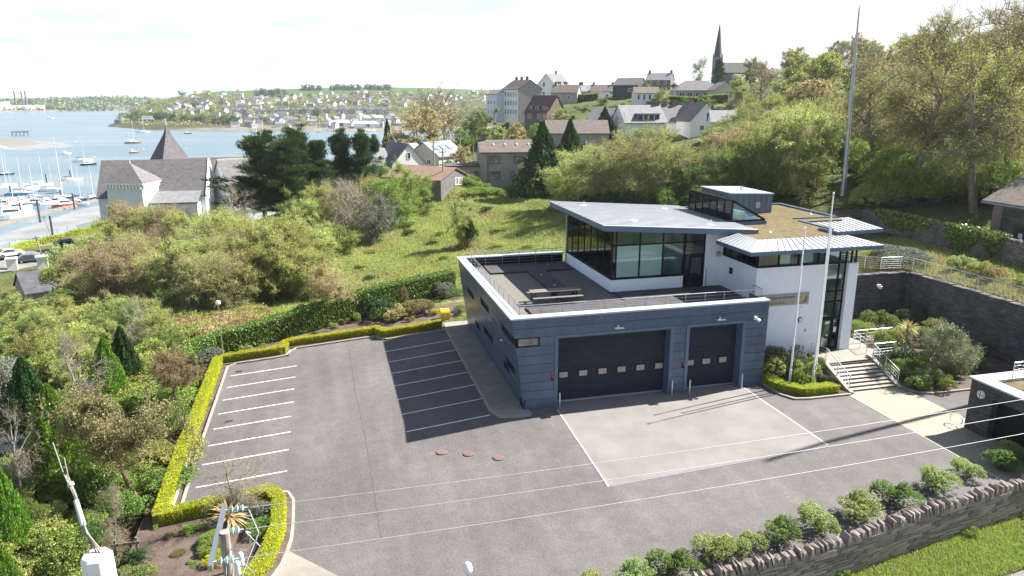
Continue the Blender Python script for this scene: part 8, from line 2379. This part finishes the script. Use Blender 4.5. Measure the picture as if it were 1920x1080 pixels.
tag(obj("distant_woodland", head_cover()), "woodland covering the distant headland", "woodland", kind="stuff")
# refinery on the distant shore
for k, (u, rad) in enumerate([(-6, 17), (8, 20), (24, 22), (44, 12), (60, 20), (74, 11), (82, 14)]):
    x, y = colxy(u, 2720); t = thing("storage_tank", ["white storage tank cut by the left edge", "white storage tank next to the left edge", "wide white storage tank left of the chimneys", "small white tank under the chimneys", "wide white storage tank right of the chimneys", "small tank between the two right tanks", "rightmost white storage tank on the distant shore"][k], "tank", (x, y, SEA + 1), 0, "storage tanks on the distant shore")
    MB().lathe([(rad, -2), (rad, 15), (rad * .96, 16), (rad * .2, 18)], 20).build("shell", M["white_wall"], t)
for k, u in enumerate((39, 52, 59)):
    x, y = colxy(u, 2850); t = thing("chimney_stack", ["leftmost of the three distant chimney stacks", "middle one of the three distant chimney stacks", "rightmost of the three distant chimney stacks"][k], "chimney", (x, y, SEA), 0, "distant chimneys")
    MB().lathe([(3.2, -1), (2.2, 60), (2.0, 62)], 10).build("stack", M["dark_wall"], t)
x, y = colxy(5, 2760); t = thing("plant_building", "pale boxy plant building on the distant shore", "building", (x, y, SEA), 0); MB().box(-30, 30, -10, 10, -1, 30).build("block", M["white_wall"], t)
# old pier head in the bay
x, y = at(38, 254, SEA)[:2]; t = thing("pier", "old timber pier head on piles near the sandbank", "pier", (x, y, SEA), -math.atan2(x, y))
box("deck", M["pile"], t, -8, 8, -4, 4, 3.4, 4.2)
for a in (-7, -3.5, 0, 3.5, 7):
    for b in (-3.4, 3.4): MB().tube((a, b, -1), (a, b, 3.4), .3, .3, 6).build("pile", M["pile"], t)
for a in (-5, 2): MB().tube((a, -3.5, 0), (a + 3, -3.5, 3.3), .15, .15, 5).build("brace", M["pile"], t)

# ------------------------------------------------------------------ marina
def hull_mesh(Lh, B, H, m, deck):
    n = 9; V, F = [], []
    for i in range(n):
        t = i / (n - 1); x = -Lh / 2 + Lh * t; w = B / 2 * (min(1, .72 + t * .9) if t < .35 else max(.02, 1 - ((t - .35) / .65) ** 2.2)); sh = H * (1 + .25 * t * t)
        for (k, zz) in ((.45, -.35), (.85, .15 * H), (1, sh)):
            V += [(x + (.25 if k < .5 and t > .8 else 0) * -1, -w * k, zz), (x + (.25 if k < .5 and t > .8 else 0) * -1, w * k, zz)]
    for i in range(n - 1):
        a, b = i * 6, i * 6 + 6
        for k in (0, 2): F += [(a + k, b + k, b + k + 2, a + k + 2), (a + k + 1, a + k + 3, b + k + 3, b + k + 1)]
    F += [(0, 2, 3, 1), (2, 4, 5, 3)]
    nf = len(F)
    for i in range(n - 1): a, b = i * 6, i * 6 + 6; F.append((a + 4, b + 4, b + 5, a + 5))
    return mesh_np("hull", np.array(V), np.array(F), [m, deck], [0] * nf + [1] * (len(F) - nf), smooth=False)
HULLS = {}
def get_hull(Lh, B, H, c):
    k = (Lh, B, H, c)
    if k not in HULLS: HULLS[k] = hull_mesh(Lh, B, H, M[c], M["boat_white"])
    return HULLS[k]
def yacht(u, v, heading, label, Lh=10.5, c="boat_white", mast=13.5, group="boats in the marina"):
    x, y = at(u, v, SEA)[:2]; t = thing("sailing_yacht", label, "sailboat", (x, y, SEA), -math.atan2(x, y) + R(heading), group); s = Lh / 10.5
    obj("hull", get_hull(10.5, 3.3, 1.1, c), t)
    MB().hexa([(-1.5, -1.0, 1.1), (2.6, -.7, 1.2), (2.6, .7, 1.2), (-1.5, 1.0, 1.1)], [(-1.3, -.85, 1.62), (2.0, -.55, 1.55), (2.0, .55, 1.55), (-1.3, .85, 1.62)]).build("cabin", M["boat_white"], t)
    for sg in (-1, 1): MB().hexa(*[[(-.9, sg * .95, z0), (1.7, sg * .78, z0), (1.7, sg * .8, z0 + .0), (-.9, sg * 1.0, z0)][::1] for z0 in (1.28, 1.5)]).build("cabin_window", M["boat_window"], t)
    MB().hexa([(-4.6, -1.1, .75), (-1.7, -1.2, .75), (-1.7, 1.2, .75), (-4.6, 1.1, .75)], [(-4.6, -1.15, 1.22), (-1.7, -1.25, 1.22), (-1.7, 1.25, 1.22), (-4.6, 1.15, 1.22)]).build("cockpit", M["boat_window"] if c != "boat_blue" else M["boat_blue"], t)
    MB().tube((1.0, 0, 1.0), (.95, 0, mast / s), .11, .075, 8).build("mast", M["white_paint"], t)
    MB().tube((.95, 0, 2.3), (-3.6, 0, 2.4), .07, n=6).build("boom", M["white_paint"], t); MB().tube((.8, 0, 2.45), (-3.4, 0, 2.52), .17, .1, 8).build("furled_sail", M["boat_navy"] if (u * 7) % 3 else M["boat_white"], t)
    rg = MB()
    for p in ((5.0, 0, 1.3), (-5.0, 0, 1.2), (1, 1.5, 1.1), (1, -1.5, 1.1)): rg.tube((.96, 0, mast / s - .3), p, .018, n=4)
    for sg in (-1, 1): rg.tube((.98, 0, mast / s * .55), (.98, sg * .9, mast / s * .57), .03, n=4)
    rg.build("rigging", M["steel"], t)
    t.scale = (s, s, s)
def cruiser(u, v, heading, label, Lh=9.0, c="boat_white", group="boats in the marina"):
    x, y = at(u, v, SEA)[:2]; t = thing("motor_boat", label, "motorboat", (x, y, SEA), -math.atan2(x, y) + R(heading), group); s = Lh / 9
    obj("hull", get_hull(9, 3.2, 1.25, c), t)
    MB().hexa([(-2.6, -1.2, 1.25), (2.0, -1.05, 1.35), (2.0, 1.05, 1.35), (-2.6, 1.2, 1.25)], [(-2.4, -1.05, 2.7), (.6, -.9, 2.6), (.6, .9, 2.6), (-2.4, 1.05, 2.7)]).build("cabin", M["boat_white"], t)
    for sg in (-1, 1): MB().hexa([(-2.2, sg * 1.16, 1.75), (1.2, sg * 1.03, 1.75), (1.2, sg * 1.0, 1.75), (-2.2, sg * 1.1, 1.75)], [(-2.1, sg * 1.1, 2.35), (.75, sg * .97, 2.3), (.75, sg * .93, 2.3), (-2.1, sg * 1.04, 2.35)]).build("cabin_window", M["boat_window"], t)
    MB().hexa([(1.3, -.9, 1.75), (1.6, -.9, 1.75), (1.6, .9, 1.75), (1.3, .9, 1.75)], [(.72, -.8, 2.45), (.95, -.8, 2.45), (.95, .8, 2.45), (.72, .8, 2.45)]).build("windscreen", M["boat_window"], t)
    box("flybridge", M["boat_white"], t, -2.2, -.2, -.85, .85, 2.7, 3.15); MB().tube((-1.8, 0, 3.1), (-1.9, 0, 4.6), .05, n=6).build("aerial", M["white_paint"], t)
    t.scale = (s, s, s)
yacht(112, 377, 12, "largest white yacht with the tallest mast, lying along the pontoon", 13.5, "boat_navy", 24)
yacht(38, 366, -20, "yacht with blue sail cover next to the blue-hulled boat", 10.5, "boat_blue", 15)
yacht(78, 350, 25, "white yacht in the middle row with furled sail", 10, "boat_white", 15.5)
yacht(133, 340, 8, "white yacht at the end of the back pontoon", 10, "boat_white", 13)
yacht(8, 352, 30, "yacht half cut by the left edge", 11, "boat_white", 16)
yacht(60, 372, -35, "yacht with leaning mast near the left pontoon", 9.5, "boat_white", 14)
yacht(20, 378, 5, "grey-decked yacht near the left edge", 10, "boat_white", 12)
yacht(148, 376, -28, "small yacht behind the largest yacht", 8.5, "boat_white", 13)
yacht(172, 374, 40, "yacht closest to the hotel with dark hull", 10, "boat_navy", 13)
yacht(95, 358, -10, "slim yacht behind the middle pontoon", 9, "boat_white", 12)
yacht(155, 303, 5, "white yacht moored alone in the near bay", 11.5, "boat_white", 12, "moored boats in the bay")
yacht(268, 249, 3, "ketch moored off the point", 15, "boat_white", 16, "moored boats in the bay")
yacht(249, 269, 0, "low wooden-decked yacht moored in mid bay", 13, "boat_wood", 20, "moored boats in the bay")
yacht(10, 328, 8, "small dark sailing boat on a mooring at the left edge", 8, "boat_navy", 12, "moored boats in the bay")
for (u, v, hd, lb, Ln, c) in [(32, 396, 20, "white cruiser on the left pontoon", 10, "boat_white"), (10, 388, -15, "white cruiser at the left edge behind the pontoon", 9, "boat_white"), (126, 388, 10, "orange-red hulled workboat on the front pontoon", 9.5, "boat_red"), (26, 410, 12, "long white cruiser inside the front pontoon", 12.5, "boat_white"), (150, 386, -20, "small white boat beside the orange-red workboat", 7, "boat_white"), (46, 381, 35, "small cruiser with canvas hood", 7.5, "boat_white"), (70, 384, -10, "white cruiser between the pontoons", 8, "boat_white"), (92, 383, 25, "short motor boat by the largest yacht's stern", 7, "boat_white"), (5, 402, 5, "white boat cut by the left edge on the front pontoon", 9, "boat_white"), (55, 356, 10, "motor boat behind the blue-hulled yacht", 8, "boat_white")]:
    cruiser(u, v, hd, lb, Ln, c)
for (u, v, hd, lb, Ln, c) in [(166, 310, 4, "dark launch moored behind the lone yacht", 8.5, "boat_navy"), (252, 287, 4, "brown fishing boat moored in front of the hotel turret", 7, "boat_wood"), (95, 223, 0, "tiny white boat far out in the bay", 12, "boat_white"), (352, 251, 6, "small dark boat moored off the far beach", 8, "boat_navy"), (398, 241, 0, "small white boat close to the far beach", 10, "boat_white"), (125, 289, 10, "small open boat in mid bay", 6, "boat_white"), (2, 278, 0, "white boat beached on the sandbank", 8, "boat_white")]:
    cruiser(u, v, hd, lb, Ln, c, "moored boats in the bay")
def pontoon(label, pts, w, fingers=()):
    P = [at(u, v, SEA)[:2] for u, v in pts]; t = thing("pontoon", label, "pontoon")
    for i in range(len(P) - 1):
        a, b = Vector(P[i]), Vector(P[i + 1]); n = max(1, int((b - a).length / 9))
        for k in range(n):
            p, q = a.lerp(b, k / n), a.lerp(b, (k + 1) / n - .01)
            V, F = ribbon([p, q], w, .55, lambda x, y: SEA + .02); MB().poly(V, F).build("float", M["pontoon"], t)
pontoon("long front walkway of the marina", [(192, 374), (150, 384), (60, 406), (-20, 428)], 3.2); pontoon("middle pontoon of the marina", [(120, 376), (60, 383), (-15, 392)], 2.4); pontoon("back marina pontoon ending by the end yacht", [(171, 333), (95, 347), (40, 358), (-15, 366)], 2.2)
for k, (u, v, vt) in enumerate([(88, 345, 326), (76, 418, 372), (132, 330, 319), (140, 392, 362), (20, 362, 348), (40, 402, 380), (115, 372, 355), (100, 447, 404)]):
    x, y = at(u, v, SEA)[:2]; h_ = far(u, vt, math.hypot(x, y))[2] - SEA
    tag(MB().tube((x, y, SEA - 1), (x, y, SEA + min(h_, 7)), .3, .28, 8).build("mooring_pile", M["pile"]), "dark mooring pile standing in the marina", "pile", "marina piles")
# far harbour yacht masts, tiny
for k in range(26):
    u = rngH.uniform(470, 740); v = rngH.uniform(236, 250)
    x, y = at(u, v, SEA)[:2]; r = math.hypot(x, y)
    t = thing("sailing_yacht", "tiny white yacht in the far harbour", "sailboat", (x, y, SEA), rngH.uniform(0, 6.28), "yachts in the far harbour")
    obj("hull", get_hull(10.5, 3.3, 1.1, "boat_white"), t); MB().tube((1, 0, 1), (1, 0, 14), .14, .1, 5).build("mast", M["white_paint"], t)
for k in range(14):
    u, v = rngH.uniform(120, 430), rngH.uniform(245, 300); x, y = at(u, v, SEA)[:2]
    o = MB().lathe([(.1, -.35), (.45, -.1), (.45, .2), (.1, .45)], 8).build("mooring_buoy", M["boat_red"] if k % 3 else M["boat_white"], None, (x, y, SEA)); tag(o, ("orange" if k % 3 else "white") + " mooring buoy floating in the bay", "buoy", "mooring buoys " + ("orange" if k % 3 else "white"))

# ------------------------------------------------------------------ shore road, cars, poles
def road_z(x, y): return gz(x, y) + .25
rp = [ground_hit(u, v)[:2] for u, v in [(-60, 520), (0, 507), (40, 496), (90, 478), (140, 460), (200, 446)]]
V, F = ribbon(dense(rp, 2), 7.0, 0, road_z); tag(MB().poly(V, F).build("road", M["road"]), kind="structure")
yard = [ground_hit(u, v)[:2] for u, v in [(-50, 640), (20, 606), (28, 575), (-10, 560), (-60, 570)]]
V, F = ribbon(dense([((yard[0][0] + yard[4][0]) / 2, (yard[0][1] + yard[4][1]) / 2), ((yard[1][0] + yard[2][0]) / 2, (yard[1][1] + yard[2][1]) / 2)], 2), 7, 0, road_z); tag(MB().poly(V, F).build("driveway", M["road"]), kind="structure")
hp = [ground_hit(u, v)[:2] for u, v in [(-30, 488), (20, 476), (70, 462), (145, 440), (190, 428)]]
hedge("yellow-green hedge along the shore road", hp, 2.0, 1.5, "privet", .3, 18, zf=gz, core="hedge_core_gold")
fp_ = [ground_hit(u, v)[:2] for u, v in [(-30, 478), (20, 467), (70, 454), (145, 432), (175, 424)]]
fe = thing("shore_fence", "blue-grey fence along the water's edge", "fence")
fd = dense(fp_, 3.0)
for k in range(len(fd) - 1):
    V, F = ribbon([fd[k], ((fd[k][0] * .02 + fd[k + 1][0] * .98), (fd[k][1] * .02 + fd[k + 1][1] * .98))], .12, 1.5, gz); MB().poly(V, F).build("fence_panel", M["fence_blue"], fe)
    MB().box(-.1, .1, -.1, .1, -.3, 1.7).build("post", M["fence_blue"], fe).location = (fd[k][0], fd[k][1], gz(*fd[k]))
def car(x, y, rz, paint, label, z=None):
    m_ = mat("car_paint_" + paint[0], paint[1], .25, tuple(c * 1.15 for c in paint[1]), 1, spec=.6)
    t = thing("parked_car", label, "car", (x, y, road_z(x, y) if z is None else z), rz)
    prof = [(-2.1, .35), (-2.15, .75), (-1.95, .95), (-1.55, 1.0), (-.95, 1.42), (.45, 1.46), (1.15, 1.0), (1.95, .85), (2.15, .6), (2.1, .33)]
    b = MB(); n = len(prof)
    L0 = [(p[0], -.86 + (.16 if p[1] > 1.2 else 0), p[1]) for p in prof]; L1 = [(p[0], .86 - (.16 if p[1] > 1.2 else 0), p[1]) for p in prof]
    b.poly(L0 + L1, [tuple(range(n)), tuple(range(2 * n - 1, n - 1, -1))] + [(i, n + i, n + (i + 1) % n, (i + 1) % n) for i in range(n)]); b.build("body", m_, t)
    for sg in (-1, 1):
        MB().hexa([(-1.35, sg * .875, 1.0), (.95, sg * .875, 1.0), (.95, sg * .84, 1.0), (-1.35, sg * .84, 1.0)], [(-.85, sg * .74, 1.38), (.4, sg * .74, 1.4), (.4, sg * .7, 1.4), (-.85, sg * .7, 1.38)]).build("side_window", M["dark_pane"], t)
        for xx in (-1.3, 1.35):
            w_ = MB().tube((xx, sg * .72, .33), (xx, sg * .9, .33), .33, .33, 14).build("wheel", M["tyre"], t); MB().tube((xx, sg * .9, .33), (xx, sg * .915, .33), .19, .18, 10).build("rim", M["steel"], w_)
        box("tail_light", M["red_lamp"], t, -2.17, -2.1, sg * .62 - .14, sg * .62 + .14, .7, .85); box("headlight", M["white_paint"], t, 2.08, 2.16, sg * .62 - .16, sg * .62 + .16, .62, .76)
    for (a, b_) in (((.55, 1.44), (1.12, 1.03)), ((-1.0, 1.4), (-1.5, 1.04))):
        MB().hexa([(b_[0], -.72, b_[1]), (b_[0], .72, b_[1]), (a[0], .62, a[1]), (a[0], -.62, a[1])], [(b_[0] + (.03 if a[0] > 0 else -.03), -.72, b_[1] + .03), (b_[0] + (.03 if a[0] > 0 else -.03), .72, b_[1] + .03), (a[0] + (.03 if a[0] > 0 else -.03), .62, a[1] + .03), (a[0] + (.03 if a[0] > 0 else -.03), -.62, a[1] + .03)]).build("windscreen", M["dark_pane"], t)
    return t
x, y, r = ground_hit(127, 466); car(x, y, R(35), ("black", (.015, .016, .018)), "black car driving along the shore road hedge")
x, y, r = ground_hit(58, 498); car(x, y, R(18), ("slate", (.08, .1, .13)), "slate-blue hatchback between the white gate pillars")
x, y, r = ground_hit(20, 484); car(x, y, R(30), ("white", (.6, .6, .6)), "white car behind the hedge at the left edge")
x, y, r = ground_hit(24, 862); car(x, y, R(8), ("graphite", (.03, .033, .036)), "dark car parked under the trees on the left slope", z=gz(x, y) + .02)
for k, (u, v) in enumerate([(25, 508), (82, 506)]):
    x, y, r = ground_hit(u, v); t = thing("gate_pillar", ["left white gate pillar on the shore road", "right white gate pillar on the shore road"][k], "gate pillar", (x, y, gz(x, y)), R(15), "white gate pillars")
    box("shaft", M["white_wall"], t, -.75, .75, -.6, .6, -.5, 2.1); box("cap", M["white_wall"], t, -.9, .9, -.75, .75, 2.1, 2.3)
def tele_pole(u, vb, vt, label, lean=0.0, r=None, group="telephone poles"):
    if r: x, y = colxy(u, r)
    else: x, y, r = ground_hit(u, vb)
    z = gz(x, y); h_ = max(5, far(u, vt, r)[2] - z)
    t = thing("telephone_pole", label, "pole", (x, y, z), 0, group); t.rotation_euler = (0, lean, 0)
    MB().tube((0, 0, -.4), (0, 0, h_), .14, .1, 8).build("pole", M["timber_pole"], t); box("crossarm", M["timber_pole"], t, -.6, .6, -.05, .05, h_ - .5, h_ - .38)
tele_pole(99, 450, 402, "leaning telephone pole beside the marina hedge", -.2); tele_pole(84, 497, 440, "telephone pole by the white gate pillars", -.15)
for (u, r, vt, lb) in [(812, 128, 262, "tall telephone pole behind the long shed"), (829, 120, 280, "pale telephone pole in front of the long shed"), (862, 150, 250, "telephone pole between the bungalow and the grey house"), (887, 170, 262, "short telephone pole left of the grey house"), (1026, 200, 200, "thin pole before the brick chalet"), (968, 205, 205, "thin pole by the hedge of the tall house"), (1100, 175, 195, "aerial pole left of the scaffolded gable")]:
    tele_pole(u, 0, vt, lb, 0, r)
bx_, by_, _ = ground_hit(222, 1058)
st_ = thing("tree_stake", "timber stake frame holding the bare tree in the mulch bed", "stake", (bx_ + .5, by_ - .2, gz(bx_, by_)))
for dx in (-.45, .45): MB().box(dx - .05, dx + .05, -.05, .05, -.3, 1.3).build("post", M["wood_grey"], st_)
MB().box(-.6, .6, -.1, -.055, 1.0, 1.14).build("crossbar", M["wood_grey"], st_)
# ------------------------------------------------------------------ haze over the bay
def haze_box():
    m = bpy.data.materials.new("haze"); m.use_nodes = True; n, l = m.node_tree.nodes, m.node_tree.links
    n.clear(); out = n.new("ShaderNodeOutputMaterial"); v = n.new("ShaderNodeVolumePrincipled")
    v.inputs["Color"].default_value = (.82, .9, 1.0, 1); v.inputs["Density"].default_value = HAZE; v.inputs["Anisotropy"].default_value = .3
    l.new(v.outputs[0], out.inputs["Volume"])
    return tag(MB().box(-4600, 4000, -400, 5600, -60, 140).build("haze", m), "thin bluish sea haze over the whole bay", "haze", kind="stuff")
HAZE = 0.00009
haze_box()

# ------------------------------------------------------------------ labels: things alike are told apart by their place from left to right
ORD = ["first", "second", "third", "fourth", "fifth", "sixth", "seventh", "eighth", "ninth", "tenth", "eleventh", "twelfth", "thirteenth", "fourteenth", "fifteenth", "sixteenth", "seventeenth", "eighteenth", "nineteenth"]
TENS = {20: ("twentieth", "twenty"), 30: ("thirtieth", "thirty"), 40: ("fortieth", "forty"), 50: ("fiftieth", "fifty"), 60: ("sixtieth", "sixty"), 70: ("seventieth", "seventy")}
def ordinal(n):
    if n <= 19: return ORD[n - 1]
    t = n // 10 * 10
    return TENS[t][0] if n == t else TENS[t][1] + "-" + ORD[n - t - 1]
by_label = {}
for o in col.objects:
    if o.parent is None and "label" in o.keys() and o.get("kind") != "stuff": by_label.setdefault(o["label"], []).append(o)
for lb, os_ in by_label.items():
    if len(os_) < 2: continue
    os_.sort(key=lambda o: math.atan2(o.location.x, o.location.y))
    for k, o in enumerate(os_):
        o["label"] = lb + ", " + ordinal(k + 1) + " from the left"
        o["group"] = lb[:60]
